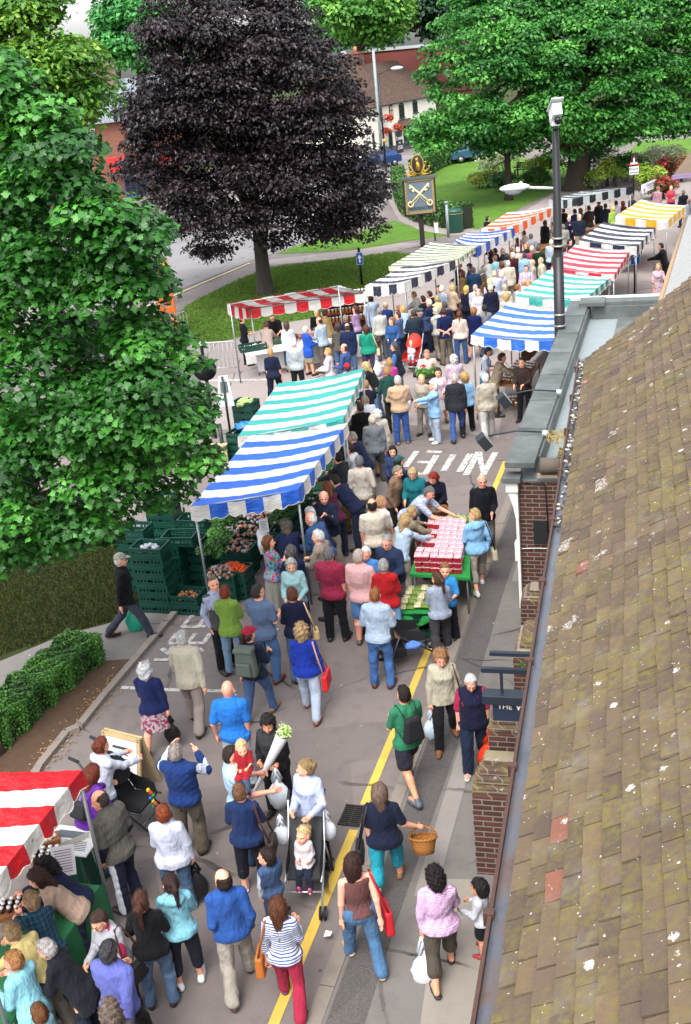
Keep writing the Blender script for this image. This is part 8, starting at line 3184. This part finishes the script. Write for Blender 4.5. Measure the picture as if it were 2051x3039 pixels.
p(1430, 1407, 1.74, 178, 'm', 'bald man with glasses in black jumper and white collar walking this way', ('jumper', '#15171f'), ('loose', '#9a968e'), ('fringe', '#c9c4be'), 'hold down', 'walk', fat=1.12, glasses=True, skn=RUD, shoe='#3a3634')
i = p(1296, 1697, 1.56, 2, 'f', 'ponytailed girl in pale grey sweatshirt beside the asparagus', ('jumper', '#94a0b4'), ('loose', '#3e3c42'), ('pony', '#4a3422'), 'hold fold', 'walk', look=30, shoe='#a8aab0')
p(1320, 1670, 1.42, 150, 'm', 'boy in sky-blue and maroon football shirt next to the grey sweatshirt', ('tee', '#2f8ad0', None, None, .9), ('loose', '#191c28'), ('short', '#7c5c3a'), 'hold down', 'stand', child=.98, look=20)
i = p(1195, 2033, 1.80, 22, 'm', 'man in green T-shirt and dark shorts walking with folded arms', ('tee', '#2d7a58'), ('shorts', '#2b2b36'), ('crop', '#231a17'), 'fold fold', 'stride', skn=TAN, shoe='#555f6a')
backpack(i, '#131317', 'black drawstring bag on the green T-shirt', .30, .36, .13, True, '#131317', -.05)
i = p(1308, 1933, 1.68, 178, 'f', 'woman in cream jacket and black trousers coming along the pavement', ('jacket', '#b3ad98'), BK, ('curly', '#8a6440'), 'bag down', 'walk', nod=16, skn=RUD, shoe='#7a5030')
handbag(i, 'L', '#3a2018', 'dark brown shoulder bag on the cream jacket', .26, .20, .04, '#3a2018')
carrier_bag(i, 'R', '#bccfdf', 'blue-tinted white carrier bag held by the woman in cream', .95)
i = p(1397, 2007, 1.62, 176, 'f', 'white-haired woman with glasses in navy gilet over magenta top', ('gilet', '#1b1d36', None, None, None, '#a8224a', .9), ('long', '#1d2a40'), ('short', '#c9c8c6'), 'down bag', 'walk', fat=1.28, glasses=True, nod=20, skn=RUD, shoe='sandal:#b0a89c')
carrier_bag(i, 'L', '#d23414', 'orange-red flowered carrier bag held by the woman in the navy gilet', 1.3, .02)
p(1104, 1227, 1.76, -4, 'm', 'bald man in grey cardigan and grey trousers walking away', ('jumper', '#6f747a'), GY, ('fringe', '#c0b8b0'), 'down down', 'walk', fat=1.1, skn=RUD, shoe='#4a2c24')
p(1119, 1214, 1.64, 5, 'f', 'white-haired woman in cream coat and blue skirt', ('coat', '#bdb5a6'), ('skirt', '#2a56a8'), ('curly', '#c4c0ba'), 'down down', 'stand', fat=1.1)
p(1067, 1192, 1.76, 15, 'm', 'person all in black with cropped brown hair at the teal stall', ('jacket', '#121214'), BK, ('crop', '#3a2820'), 'hold hold', 'stand')
p(1080, 1172, 1.68, 30, 'm', 'person in white T-shirt at the end of the teal stall', ('tee', '#c3c8d2'), DJ, ('short', SAH), 'reach reach', 'relax', 26)
i = p(1084, 1126, 1.74, 0, 'm', 'sandy-haired man in navy T-shirt and jeans stooping', ('tee', '#161a2a'), JE, ('short', '#8a6c4c'), 'reach reach', 'relax', 18)
p(1082, 1074, 1.68, 60, 'f', 'blonde woman in black leather jacket and jeans bending', ('jacket', '#17191c'), JE, ('bob', '#b39b68'), 'hold hold', 'relax', 28)
p(1146, 1086, 1.76, 20, 'm', 'sandy-haired man in dark green jacket', ('jacket', '#1f4440'), ('long', '#26261e'), ('short', '#a0784c'), 'hold hold', 'stand', 10)
p(1155, 1062, 1.58, 5, 'f', 'fair-haired girl in bright pink jacket', ('jacket', '#c83c94'), JE, ('bob', '#a4845a'), 'hold hold', 'stand')
i = p(1179, 1113, 1.80, 3, 'm', 'white-haired man in peach shirt and jeans', ('shirt', '#c4a284', None, None, 1.5), ('jeans', '#274a88'), ('short', '#bcb8b2'), 'fold fold', 'stand', fat=1.22, shoe='#8a6840', skn=RUD)
carrier_bag({'handR': G(1200, 1150, 1.0)}, 'R', '#c9d0da', 'white carrier bag beside the peach-shirted man', 1.2)
p(1168, 1015, 1.76, 70, 'm', 'dark-haired man in navy gilet over blue shirt', ('gilet', '#1b2230', None, None, None, '#3f6ca8'), GY, ('short', '#4a4440'), 'hold hold', 'walk', 8)
p(1250, 1111, 1.62, 150, 'f', 'blonde older woman in beige linen suit', ('jacket', '#a39a8a'), ('long', '#8a847a'), ('short', '#c8b480'), 'down down', 'stand', fat=1.05, look=30)
p(1284, 1130, 1.62, 95, 'f', 'white-haired woman in pale blue shirt pointing left', ('blouse', '#8ab4dc'), ('long', '#aab8cc'), ('curly', '#c6c8c8'), 'point hold', 'relax', fat=1.12, shoe='#c8c8cc')
p(1299, 1091, 1.62, 172, 'f', 'dark-haired woman in pale pink top behind the pointing woman', ('jumper', '#cdb2bc'), ('skirt', '#b9b4b4'), ('bob', '#33221f'), 'hold hold', 'walk')
p(1346, 1052, 1.66, 0, 'f', 'white-haired woman in pale pink blouse, back turned', ('blouse', '#c9b0c0'), ('long', '#a89ea6'), ('curly', '#c8c4c0'), 'hold hold', 'stand', fat=1.2)
p(1348, 1106, 1.78, -4, 'm', 'white-haired man in charcoal jacket and jeans walking away', ('jacket', '#2a2e32'), ('jeans', '#2c4a80'), ('short', '#b5b0a6'), 'down down', 'walk', fat=1.05)
p(1378, 1104, 1.68, -6, 'f', 'blonde woman in light blue top and black trousers', ('jumper', '#86b4dc'), BK, ('curly', '#a98a54'), 'hold bag', 'walk')
p(1440, 1106, 1.76, 2, 'm', 'white-haired man in beige blouson and white trousers', ('jacket', '#aca594'), ('loose', '#b8b6b2'), ('short', '#c8c5bd'), 'down down', 'walk', fat=1.12, shoe='#4a281c')
i = p(1452, 1030, 1.64, -100, 'f', 'dark-haired woman in white top and turquoise skirt at the jar stall', ('tee', '#b9c2d4'), ('skirt', '#2f7c9c'), ('short', '#1d1718'), 'hold hold', 'stand', 6, nod=16)
handbag(i, 'L', '#141416', 'black shoulder bag of the woman in the turquoise skirt', .30, .24, .1, '#141416')
p(1492, 1046, 1.74, -90, 'm', 'person in khaki under the blue canopy behind the jars', ('jacket', '#8a7a66'), ('long', '#3a342e'), ('short', BRH), 'reach reach', 'stand', 20)
p(1548, 1060, 1.74, 150, 'm', 'stallholder in dark clothes and red scarf behind the jars', ('jumper', '#3a2c2a'), BK, ('short', BRH), 'hold hold', 'stand', 8)
i = p(1266, 1038, 1.76, 176, 'm', 'elderly man in white shirt carrying a tray of red geraniums', ('shirt', '#c9bfae'), GY, ('short', '#9a7e64'), 'hold hold', 'walk', nod=14, fat=1.15, skn=RUD)
c = i['handL'] * .5 + i['handR'] * .5 + np.array([0, -.05, .05])
t = bush('geranium_tray', 'tray of red geraniums with green leaves carried by the elderly man', 'plants', [(c[0] + rnd.uniform(-.26, .26), c[1] + rnd.uniform(-.14, .14), c[2] + rnd.uniform(.04, .14), .10, .10, .08) for k in range(14)], 700, .075, leafmat('geranium', '#2d5c1e', '#4a8030', '#7aa84a', .4, .2), 71, stems=False)
m = MB()
q = c - np.array(t.location)
m.box(q + np.array([0, 0, -.02]), (.62, .36, .09), plain('dark_tray', '#2a2623', .6))
m.build('tray', t)
rg = np.random.default_rng(8)
o = leaves('flowers', [(q[0] - .12, q[1], q[2] + .24, .08, .06, .05), (q[0] + .15, q[1] + .02, q[2] + .24, .06, .05, .05)], 70, .06, leafmat('red_petal', '#a81c18', '#c8281c', '#d84a30', .5, .2), rg, parent=t)
i = p(1161, 941, 1.68, 165, 'f', 'woman in denim jacket pushing the red-hooded pushchair', ('jacket', '#2c5488', None, None, 2.0, '#b09c8c'), DJ, ('bob', '#7a5a3e'), 'hold hold', 'relax', look=-40)
pushchair(G(1228, 1105), R(155), 'pushchair with bright red hood and a small child', '#b8241c', '#a9adb2', '#c42a1c', 1.1)
q = G(1228, 1105)
p(1208, 1027, .85, 165, 'm', 'small child sitting in the red-hooded pushchair', ('jumper', '#c4bcc0'), ('crop', '#93a4b8'), ('buzz', '#c9a878'), 'hold hold', 'stand', -14, child=.92, sit=True, z0=.12, at=q[:2] + rotm(R(155))[:2, 1] * .06)
p(801, 1032, 1.70, -8, 'f', 'short blonde-haired person in navy shirt and trousers walking away', ('tee', '#1a2238', None, None, .95), ('long', '#15182a'), ('short', '#a98c5c'), 'down down', 'walk', fat=1.15, skn=RUD)
p(871, 1005, 1.74, -8, 'm', 'white-haired man in pale grey blouson and black trousers', ('jacket', '#aeb6bc'), BK, ('short', '#c6c0b4'), 'down down', 'stand', fat=1.12)
p(789, 952, 1.70, -15, 'f', 'brown-haired woman in pinkish beige jacket leaning at the game stall', ('jacket', '#b09c90'), ('jeans', '#70849c'), ('short', '#5c3830'), 'reach reach', 'relax', 20, 1.18)
i = p(849, 952, 1.66, -10, 'f', 'brown-haired girl in white top and denim skirt', ('long', '#c8ccd8'), ('longskirt', '#44688c'), ('long', '#4a3a34'), 'down hold', 'stand')
carrier_bag(i, 'R', '#8fb8d8', 'light blue carrier bag held by the girl in the denim skirt', .9)
i = p(906, 967, 1.60, -55, 'f', 'white-haired woman in bright blue coat', ('coat', '#1f50b4'), ('skirt', '#8a8470'), ('short', '#c6c6c0'), 'hold hold', 'stand', fat=1.05)
p(945, 940, 1.78, 50, 'm', 'balding man in pale blue shirt and taupe trousers', ('shirt', '#a3b4c4'), ('loose', '#665c58'), ('fringe', '#3a2c28'), 'hold down', 'stand', 6, 1.1, look=20, skn=RUD)
p(958, 919, 1.76, 45, 'm', 'dark-haired man in tan jacket', ('jacket', '#8c7648'), DJ, ('short', '#3a302c'), 'reach hold', 'relax', 16)
p(1001, 957, 1.66, 5, 'f', 'dark-haired woman in grey-brown cardigan', ('jacket', '#5a544e'), JE, ('bob', '#3a2e2c'), 'hold hold', 'stand')
p(1029, 958, 1.78, -8, 'm', 'balding man in dark blue jacket behind the green jacket', ('jacket', '#1a2748'), JE, ('fringe', '#3a2c26'), 'hold down', 'stand', fat=1.1, skn=RUD)
p(1023, 933, 1.72, 12, 'f', 'grey-haired person in navy jacket near the jar shelves', ('jacket', '#161e3c'), NV, ('short', '#7c7468'), 'hold hold', 'stand', 8)
p(1053, 906, 1.66, 60, 'f', 'brown-haired woman in lilac jumper and long blue-grey skirt', ('jumper', '#b598c0'), ('longskirt', '#3a4464'), ('bob', '#4a342c'), 'hold hold', 'stand', look=20)
i = p(1085, 964, 1.66, -2, 'f', 'brown-haired woman in emerald green jacket and purple trousers', ('jacket', '#128a70'), ('long', '#4a3a5c'), ('bob', '#4a2e22'), 'hold bag', 'stand', fat=1.18)
carrier_bag(i, 'R', '#c9d0e0', 'white carrier bag held by the woman in emerald green', 1.25)
handbag(i, 'R', '#b8a88c', 'cream shoulder bag on the emerald green jacket', .24, .2, -.05, '#c0b090')
p(1100, 874, 1.76, 8, 'm', 'dark-skinned man in long pale blue shirt', ('coat', '#a9bad4'), ('long', '#26262c'), ('buzz', '#17120f'), 'hold hold', 'stand', skn=DRK)
i = p(1124, 912, 1.72, 20, 'm', 'person in cream shirt beside the pale blue robe, basket in hand', ('shirt', '#bdbdb6'), GY, ('short', GRH), 'bag hold', 'stand')
basket(i, 'L', 'reddish brown basket at the foot of the pale blue shirt', .2, '#7a3a1c')
p(1142, 895, 1.76, 10, 'm', 'balding man in navy sports jacket with red and white sleeves', ('jacket', '#1b2c64', None, None, 2.0), NV, ('fringe', '#8a7a68'), 'hold down', 'stand', skn=RUD)
p(1180, 924, 1.68, 50, 'f', 'auburn-haired woman in grey-blue top behind the denim jacket', ('jumper', '#4c5c7c'), DJ, ('short', '#4a2820'), 'hold hold', 'stand', look=20)
p(1193, 907, 1.68, 45, 'f', 'blonde woman in ice-blue anorak and black trousers', ('jacket', '#a3c0d4'), BK, ('short', '#b8954e'), 'hold hold', 'stand', 8, 1.1)
p(972, 1031, 1.66, 80, 'f', 'sandy-haired woman in white shirt carrying a shoe bag', ('shirt', '#cbc4c6'), ('long', '#b0aca4'), ('short', '#b08c58'), 'hold hold', 'walk', fat=1.1)
p(1020, 1019, 1.76, 60, 'm', 'balding man with glasses in blue jumper', ('jumper', '#3c5488'), GY, ('fringe', '#4a3a34'), 'hold hold', 'walk', look=25, skn=RUD, glasses=True)
p(1029, 1078, 1.25, 20, 'm', 'child in round red cap at the end of the teal canopy', ('tee', '#a8a8b0'), DJ, ('short', BRH), 'down down', 'stand', child=.97, hat=('cap', '#b8182c'))
p(716, 936, 1.70, -70, 'f', 'stallholder in white apron at the left post of the game stall', ('tee', '#15171e', None, None, .9), ('long', '#15171e'), ('short', '#4a2c20'), 'hold hold', 'stand')
p(806, 934, 1.76, 175, 'm', 'stallholder in black T-shirt behind the game counter', ('tee', '#131416'), BK, ('buzz', '#5a4438'), 'hold hold', 'relax', 22, 1.15, nod=20, skn=TAN)
p(938, 915, 1.74, 170, 'm', 'stallholder in black in the shade by the jar shelves', ('jumper', '#111114'), BK, ('short', DKH), 'hold hold', 'stand')
p(567, 1044, 1.72, -60, 'm', 'bald man in grey T-shirt by the crowd barrier', ('tee', '#77777c'), NV, ('fringe', '#b0a8a0'), 'hold hold', 'stand', skn=RUD)
D = 'down down'
H = 'hold hold'
N = 'stand'
crowd = [
 (1225, 918, 1.78, 20, 'm', 'man in dark green-blue coat beside the flat cap', ('coat', '#22303c'), NV, ('short', '#3a302c'), H, N),
 (1292, 912, 1.70, 20, 'f', 'grey-haired person with a white hood and rucksack straps', ('hood', '#c3c2b8'), ('long', '#8c8474'), ('curly', '#a8a28c'), H, N),
 (1315, 912, 1.80, 15, 'm', 'brown-haired man in navy T-shirt and beige trousers with hands behind', ('tee', '#15204a'), ('long', '#6c6252'), ('short', '#3a261c'), 'back back', N),
 (1318, 893, 1.80, 8, 'm', 'tall man in navy T-shirt with white collar stripe', ('tee', '#1a2240'), JE, ('short', '#4a3c38'), H, N),
 (1362, 921, 1.70, -10, 'f', 'woman with long auburn ponytail in cream jumper and jeans', ('jumper', '#c9b8ac'), ('jeans', '#24406c'), ('pony', '#5c3020'), 'hold bag', N),
 (1406, 912, 1.66, -25, 'f', 'auburn-haired woman in dark blue cardigan', ('coat', '#141c4c'), ('skirt', '#3a3a44'), ('curly', '#8a5c34'), H, N),
 (1437, 903, 1.66, 5, 'f', 'woman in grey jacket with dark plaited hair', ('jacket', '#7c8086'), JE, ('pony', '#231c1c'), H, N),
 (1455, 842, 1.78, -4, 'm', 'broad white-haired man in navy jumper with white collar', ('jumper', '#191c34'), JE, ('short', '#cbc5b4'), D, N),
 (1501, 869, 1.64, 0, 'f', 'blonde-haired woman in cream cardigan beside the blue canopy', ('jacket', '#bdb4a4'), GY, ('curly', '#b09460'), D, N),
 (1497, 842, 1.66, 5, 'f', 'fair grey-haired woman in pale beige jacket', ('jacket', '#bfb6a8'), GY, ('short', '#b5ac90'), D, N),
 (1453, 825, 1.68, 0, 'f', 'very fair-haired woman in brown waistcoat and white sleeves', ('gilet', '#33241e', None, None, None, '#c3c4c8', .9), NV, ('bob', '#d0bd8c'), D, N),
 (1466, 802, 1.78, 5, 'm', 'heavily built man in pale blue shirt', ('shirt', '#b3bfd6'), GY, ('short', '#b8b09c'), H, N),
 (1419, 858, 1.62, 165, 'f', 'grey curly-haired woman in white cardigan facing the camera', ('jacket', '#c9c4cc'), ('long', '#9cb4c4'), ('curly', '#9a948c'), H, N),
 (1410, 844, 1.72, -20, 'm', 'bald man in white shirt behind the grey curly-haired woman', ('shirt', '#c6c6cc'), GY, ('bald', RUD), D, N),
 (1384, 847, 1.66, -40, 'f', 'blonde woman in dark navy jacket holding her bag', ('jacket', '#17182a'), NV, ('bob', '#b99a58'), H, N),
 (1343, 844, 1.66, -50, 'f', 'short fair-haired woman in beige jacket with white bag', ('jacket', '#bca48c'), ('long', '#4a2c2a'), ('short', '#c0a468'), H, N),
 (1311, 846, 1.74, -50, 'm', 'white-haired man in pale grey-blue jumper', ('jumper', '#8f9cac'), GY, ('short', '#c6c4bc'), D, N),
 (1404, 791, 1.80, 5, 'm', 'brown-haired man in big dark blue jacket', ('coat', '#1a3452'), GY, ('short', '#4a3a34'), H, N),
 (1371, 801, 1.70, 50, 'f', 'brown-haired woman in tan coat', ('coat', '#93784c'), GY, ('bob', '#5c3c28'), H, N),
 (1393, 781, 1.76, 60, 'm', 'man in dark blue cap under the green-striped canopy', ('jacket', '#23406c'), NV, ('short', BRH), H, N, 'cap', '#1f3a5c'),
 (1440, 764, 1.74, 50, 'm', 'white-haired man in pale greenish jacket leaning left', ('jacket', '#b3b8b0'), GY, ('short', '#bcb8ac'), 'reach reach', N),
 (1488, 775, 1.64, 20, 'f', 'brown-haired girl in pink top with straps', ('tee', '#c0889c'), NV, ('bob', '#5c3424'), H, N),
 (1507, 772, 1.74, 4, 'm', 'white-haired man in cream jacket with small black backpack', ('jacket', '#bdb7a4'), ('long', '#9a9484'), ('short', '#cdc8b8'), D, N),
 (1487, 804, 1.62, 10, 'f', 'white-haired woman in lilac top', ('jumper', '#b9a6bc'), NV, ('curly', '#cfcabc'), H, N),
 (1521, 747, 1.76, 30, 'm', 'white-haired person in maroon coat', ('coat', '#42181c'), NV, ('short', '#c9c3b0'), D, N),
 (1561, 786, 1.78, 165, 'm', 'dark-haired man in white shirt with purple stripes facing the camera', ('shirt', '#c9c2d0', 'vstripe', '#8c6a9c'), NV, ('short', '#3a2420'), H, N),
 (1579, 769, 1.74, 75, 'm', 'bald man in beige jumper looking left', ('jumper', '#ab9e92'), NV, ('fringe', '#b0988c'), H, N),
 (1556, 749, 1.74, 5, 'm', 'dark-haired man in light blue shirt from behind', ('shirt', '#86b0d0'), NV, ('short', '#3a3240'), D, N),
 (1536, 732, 1.72, 15, 'm', 'white-haired man in cream jumper in the thick of the crowd', ('jumper', '#b8b4a8'), GY, ('short', '#cac6b4'), D, N),
 (1563, 720, 1.74, 60, 'm', 'ginger-haired man in black jacket', ('jacket', '#15161e'), NV, ('short', '#9a6c44'), D, N),
 (1575, 692, 1.76, 4, 'm', 'man in grey polo shirt under the orange canopy edge', ('polo', '#8c909c'), NV, ('short', '#44444c'), D, N),
 (1578, 728, 1.72, -10, 'm', 'white-haired man in rose pink shirt', ('polo', '#9c4c5c'), NV, ('short', '#bdb4a0'), D, N),
 (1597, 727, 1.78, -5, 'm', 'broad man in bottle green jumper with pale collar', ('jumper', '#15301f'), NV, ('short', '#4c3c30'), D, N),
 (1468, 757, 1.68, 40, 'f', 'woman in turquoise and white top near the stall', ('tee', '#8cc4cc'), GY, ('short', '#6a5440'), H, N),
 (1491, 735, 1.74, 60, 'm', 'grey-haired man in black and white near the blue canopy', ('jacket', '#22222a'), NV, ('short', '#9c948c'), D, N),
 (1502, 751, 1.68, 20, 'f', 'woman with smooth dark hair and grey scarf', ('jacket', '#8a8a8e'), NV, ('bob', '#33302e'), D, N),
 (1516, 734, 1.68, 30, 'm', 'brown-haired person beside the smooth dark-haired woman', ('jacket', '#6c5448'), NV, ('short', '#6c4c38'), D, N),
 (1538, 842, 1.66, -70, 'f', 'chestnut-haired woman leaning behind the teal canopy corner', ('jacket', '#a8a8ac'), NV, ('short', '#8a5a2c'), H, N),
 (1556, 827, 1.74, -60, 'm', 'sandy-haired man in pale shirt right of the chestnut-haired woman', ('shirt', '#b4bcc8'), NV, ('fringe', '#b08c60'), H, N),
 (1568, 828, 1.64, 100, 'f', 'fair-haired woman facing the sandy-haired man', ('tee', '#c0c4cc'), NV, ('short', '#b09058'), H, N),
 (1447, 641, 1.76, -60, 'm', 'dark-haired man in black standing behind the orange canopy', ('jacket', '#121218'), BK, ('short', '#2c201c'), H, N),
 (1535, 706, 1.66, 40, 'f', 'woman in red jumper at the small blue striped stall', ('jumper', '#8c1c34'), NV, ('bob', '#4c2c1c'), H, N),
 (1552, 683, 1.72, 60, 'm', 'man in cream shirt in the shade of the orange stall', ('shirt', '#b4aa9c'), NV, ('short', BRH), 'reach reach', N),
 (1637, 709, 1.78, -40, 'm', 'white-haired man in pale blue shirt left of the black pole', ('shirt', '#a9bcd2'), NV, ('short', '#c6c2ac'), D, N),
 (1647, 731, 1.76, 60, 'm', 'fair-haired man in grey jacket against the black pole', ('jacket', '#5c564c'), NV, ('short', '#c0a888'), D, N),
 (1618, 652, 1.80, -60, 'm', 'dark-skinned man in black coat by the orange stall', ('coat', '#101014'), BK, ('buzz', '#2c1c14'), D, N, 'skin', DRK),
 (1639, 657, 1.66, 60, 'f', 'auburn-haired woman in cream floral dress left of the pole', ('tee', '#b9ac98', 'floral', '#4c3c34', 1.0), ('dress', '#b9ac98', 'floral', '#4c3c34'), ('short', '#5c2420'), H, N),
 (1604, 763, 1.70, 80, 'm', 'elderly person in cream blouse above the teal canopy', ('jacket', '#c0b8a0'), GY, ('short', '#a89c84'), D, N),
 (1691, 709, 1.76, -100, 'm', 'dark-haired man in navy suit by the pink-red canopy', ('jacket', '#161a30'), NV, ('short', '#2a2220'), H, N),
 (1677, 727, 1.66, -80, 'f', 'brown-haired woman at the corner of the pink-red canopy', ('jacket', '#9c948c'), NV, ('bob', '#4c3228'), H, N),
 (1689, 640, 1.66, 175, 'f', 'white-haired woman in navy top with hand raised', ('jumper', '#151c3c'), NV, ('short', '#cfcbb0'), 'hold face', N),
 (1720, 635, 1.78, 178, 'm', 'white-haired man in navy jumper with open collar facing the camera', ('jumper', '#182434'), ('long', '#8c8070'), ('short', '#bdb09c'), D, N),
 (1747, 609, 1.80, 20, 'm', 'man in brown leather jacket and light jeans', ('jacket', '#241a16'), ('jeans', '#5c86b4'), ('short', '#2c201c'), H, N),
 (1722, 617, 1.68, 40, 'f', 'red-brown haired woman in cream jacket', ('jacket', '#bca88c'), NV, ('bob', '#7c4c34'), H, N),
 (1705, 619, 1.76, 20, 'm', 'dark-haired man in navy behind the facing couple', ('jacket', '#141a36'), NV, ('short', '#241c1c'), H, N),
 (1671, 664, 1.72, 10, 'm', 'grey-haired man in pale grey jacket right of the pole', ('jacket', '#8c8a80'), GY, ('short', '#6c6458'), D, N),
 (1671, 616, 1.74, 30, 'm', 'dark figure under the black and white canopy by the pole', ('jacket', '#1c1814'), BK, ('short', '#33241c'), D, N),
 (1818, 611, 1.66, 20, 'f', 'blonde woman in lime green top beside the yellow canopy', ('jumper', '#8fae4c'), ('long', '#8aa0b4'), ('long', '#c0a058'), D, N),
 (1828, 594, 1.72, 10, 'm', 'dark-haired man in white shirt behind the lime green top', ('shirt', '#c0c6ce'), NV, ('short', '#2c2420'), D, N),
 (1848, 596, 1.66, 30, 'f', 'woman with dark red hair near the yellow canopy', ('jacket', '#4c1c24'), NV, ('bob', '#6c1c20'), D, N),
 (1878, 576, 1.78, -60, 'm', 'grey-haired man in dark grey jacket beyond the yellow canopy', ('jacket', '#2a2c34'), NV, ('short', '#4c4844'), D, N),
 (1954, 551, 1.80, -60, 'm', 'man in dusty pink shirt in front of the lettered banner', ('shirt', '#b0808c'), GY, ('short', '#7c5c44'), D, N),
 (1992, 549, 1.66, 160, 'f', 'sandy-haired woman in coral top by the flower display', ('tee', '#b83c50'), NV, ('short', '#8c6844'), H, N),
 (2028, 562, 1.76, 10, 'm', 'grey-haired man in dark suit at the far right edge', ('jacket', '#1c1c2c'), NV, ('short', '#6c6660'), D, N),
 (2044, 588, 1.74, -10, 'm', 'bald man in white shirt at the right edge above the slate roof', ('shirt', '#bcc4d0'), NV, ('fringe', '#b0948c'), D, N),
 (1796, 603, 1.74, 10, 'm', 'dark-clothed man in the shade right of the leather jacket', ('jacket', '#1a1c2c'), NV, ('short', '#241c1c'), D, N),
 (1776, 593, 1.74, 30, 'm', 'tall dark figure at the black and white stall counter', ('coat', '#231d1a'), BK, ('short', '#2c241c'), H, N),
 (1954, 781, 1.62, 165, 'f', 'blonde woman in pale pink dress in the gap by the tiled roof', ('tee', '#d0b4c0'), ('dress', '#cbb0bc'), ('short', '#b8944c'), H, N),
 (1960, 720, 1.74, 60, 'm', 'dark figure behind the navy striped stall by the slate roof', ('jacket', '#121216'), BK, ('short', DKH), 'reach hold', N),
 (1226, 864, 1.74, 60, 'm', 'man in white shirt reaching under the black-blocked canopy', ('shirt', '#b8b6ae'), NV, ('short', '#8a6c58'), 'reach reach', N),
 (1254, 876, 1.70, 45, 'm', 'dark-haired man in black jumper with white collar', ('jumper', '#15161a'), BK, ('short', '#191416'), H, N),
 (1272, 886, 1.74, 50, 'm', 'white-haired man in navy jacket beside the yellow cardigan', ('jacket', '#1c2548'), NV, ('short', '#c6bea8'), H, N),
 (1295, 876, 1.66, 20, 'f', 'fair-haired woman in pale yellow cardigan', ('jacket', '#c4bc90'), NV, ('short', '#a88c54'), D, N),
 (1181, 904, 1.68, 30, 'f', 'sandy-haired woman half hidden by the ice-blue anorak', ('jacket', '#8c8478'), NV, ('short', '#7c5c3c'), H, N),
 (1272, 862, 1.72, 60, 'm', 'dim figure inside the black-blocked stall', ('jumper', '#1c1c22'), BK, ('short', DKH), 'reach reach', N),
 (1300, 846, 1.70, 100, 'm', 'stallholder in dark red in the shade of the black-blocked canopy', ('jumper', '#4c1c2c'), BK, ('short', BRH), H, N),
 (1362, 778, 1.74, 120, 'm', 'stallholder in shade under the green-striped canopy', ('jumper', '#2c2824'), BK, ('short', BRH), H, N),
 (1453, 742, 1.70, 60, 'f', 'dark-haired person under the small blue stall edge', ('jacket', '#2c2430'), NV, ('bob', DKH), H, N),
 (1468, 735, 1.72, 60, 'm', 'figure in plum jacket at the small blue stall', ('jacket', '#3c2438'), NV, ('short', BRH), H, N),
]
for c in crowd:
 kw = {}
 if len(c) > 11 and c[11] == 'cap':
  kw['hat'] = ('cap', c[12])
 if len(c) > 11 and c[11] == 'skin':
  kw['skn'] = c[12]
 else:
  kw['skn'] = (FAIR, RUD, SKIN)[int(c[0] + c[1]) % 3]
 kw['fat'] = 1.0 + .18 * ((c[0] * 7 + c[1] * 3) % 10) / 10
 kw['lean'] = 16 if 'reach' in c[9] else (c[0] % 3) * 3
 p(*c[:9], c[9], ('stand', 'relax', 'walk')[int(c[0]) % 3], **kw)
i = p(1245, 915, 1.76, 45, 'm', 'man in grey flat cap and long navy coat', ('coat', '#1e2540'), NV, ('short', '#8c8a86'), 'pocket pocket', 'stand', 6, hat=('flat', '#4c5254'))
backpack(i, '#1c2c4c', 'dark blue rucksack beside the flat-capped man', .3, .4, .16)
# ------------------------------------------------------------------ short grass and litter on the shaded lawn
def tufts(name, label, poly, n, size, mat, seed, world=False):
 rng = np.random.default_rng(seed)
 P = np.array([G(*p)[:2] for p in poly])
 lo, hi = P.min(0), P.max(0)
 pts = []
 pl = [tuple(x) for x in P]
 while len(pts) < n:
  q = lo + (hi - lo) * rng.random(2)
  if in_poly(q[0], q[1], pl):
   pts.append(q)
 C = np.array(pts)
 k = 3
 C = np.repeat(C, k, 0) + rng.normal(size=(n * k, 2)) * size * .5
 m = len(C)
 h = size * rng.uniform(.5, 1.3, m)
 a = rng.random(m) * 2 * PI
 d = np.stack([np.cos(a), np.sin(a)], 1)
 z = np.zeros(m)
 base = np.stack([C[:, 0], C[:, 1], z + .012], 1)
 w = np.stack([-d[:, 1], d[:, 0], z], 1) * (size * .10)
 tip = base + np.stack([d[:, 0] * h * .5, d[:, 1] * h * .5, h * .8], 1)
 mid_ = base + np.stack([d[:, 0] * h * .15, d[:, 1] * h * .15, h * .5], 1)
 V = np.stack([base - w, base + w, mid_ + w * .8, tip, mid_ - w * .8], 1).reshape(-1, 3)
 F = np.arange(m * 5).reshape(m, 5)
 o = np_mesh(name, V, F, [mat], None, False)
 at = o.data.attributes.new('tone', 'FLOAT', 'FACE')
 at.data.foreach_set('value', rng.random(m).astype(np.float32))
 return tag(o, label, 'grass', None, 'stuff')
tufts('grass', 'short rough grass on the shaded lawn under the maple', [(-60, 1560), (380, 1620), (540, 1700), (430, 1810), (330, 1845), (180, 1885), (-60, 1970)], 16000, .07, leafmat('lawn_blade', '#202b0d', '#343f18', '#585a2a', .7, .2), 81)  # blade tones lowered too, so the colour itself holds the crown's shade
tufts('grass', 'mown grass round the trunk of the copper beech', L1, 15000, .10, leafmat('mown_blade', '#3c5a1c', '#587f28', '#8a9a48', .7, .2), 82)  # lighter green of the mown lawn itself
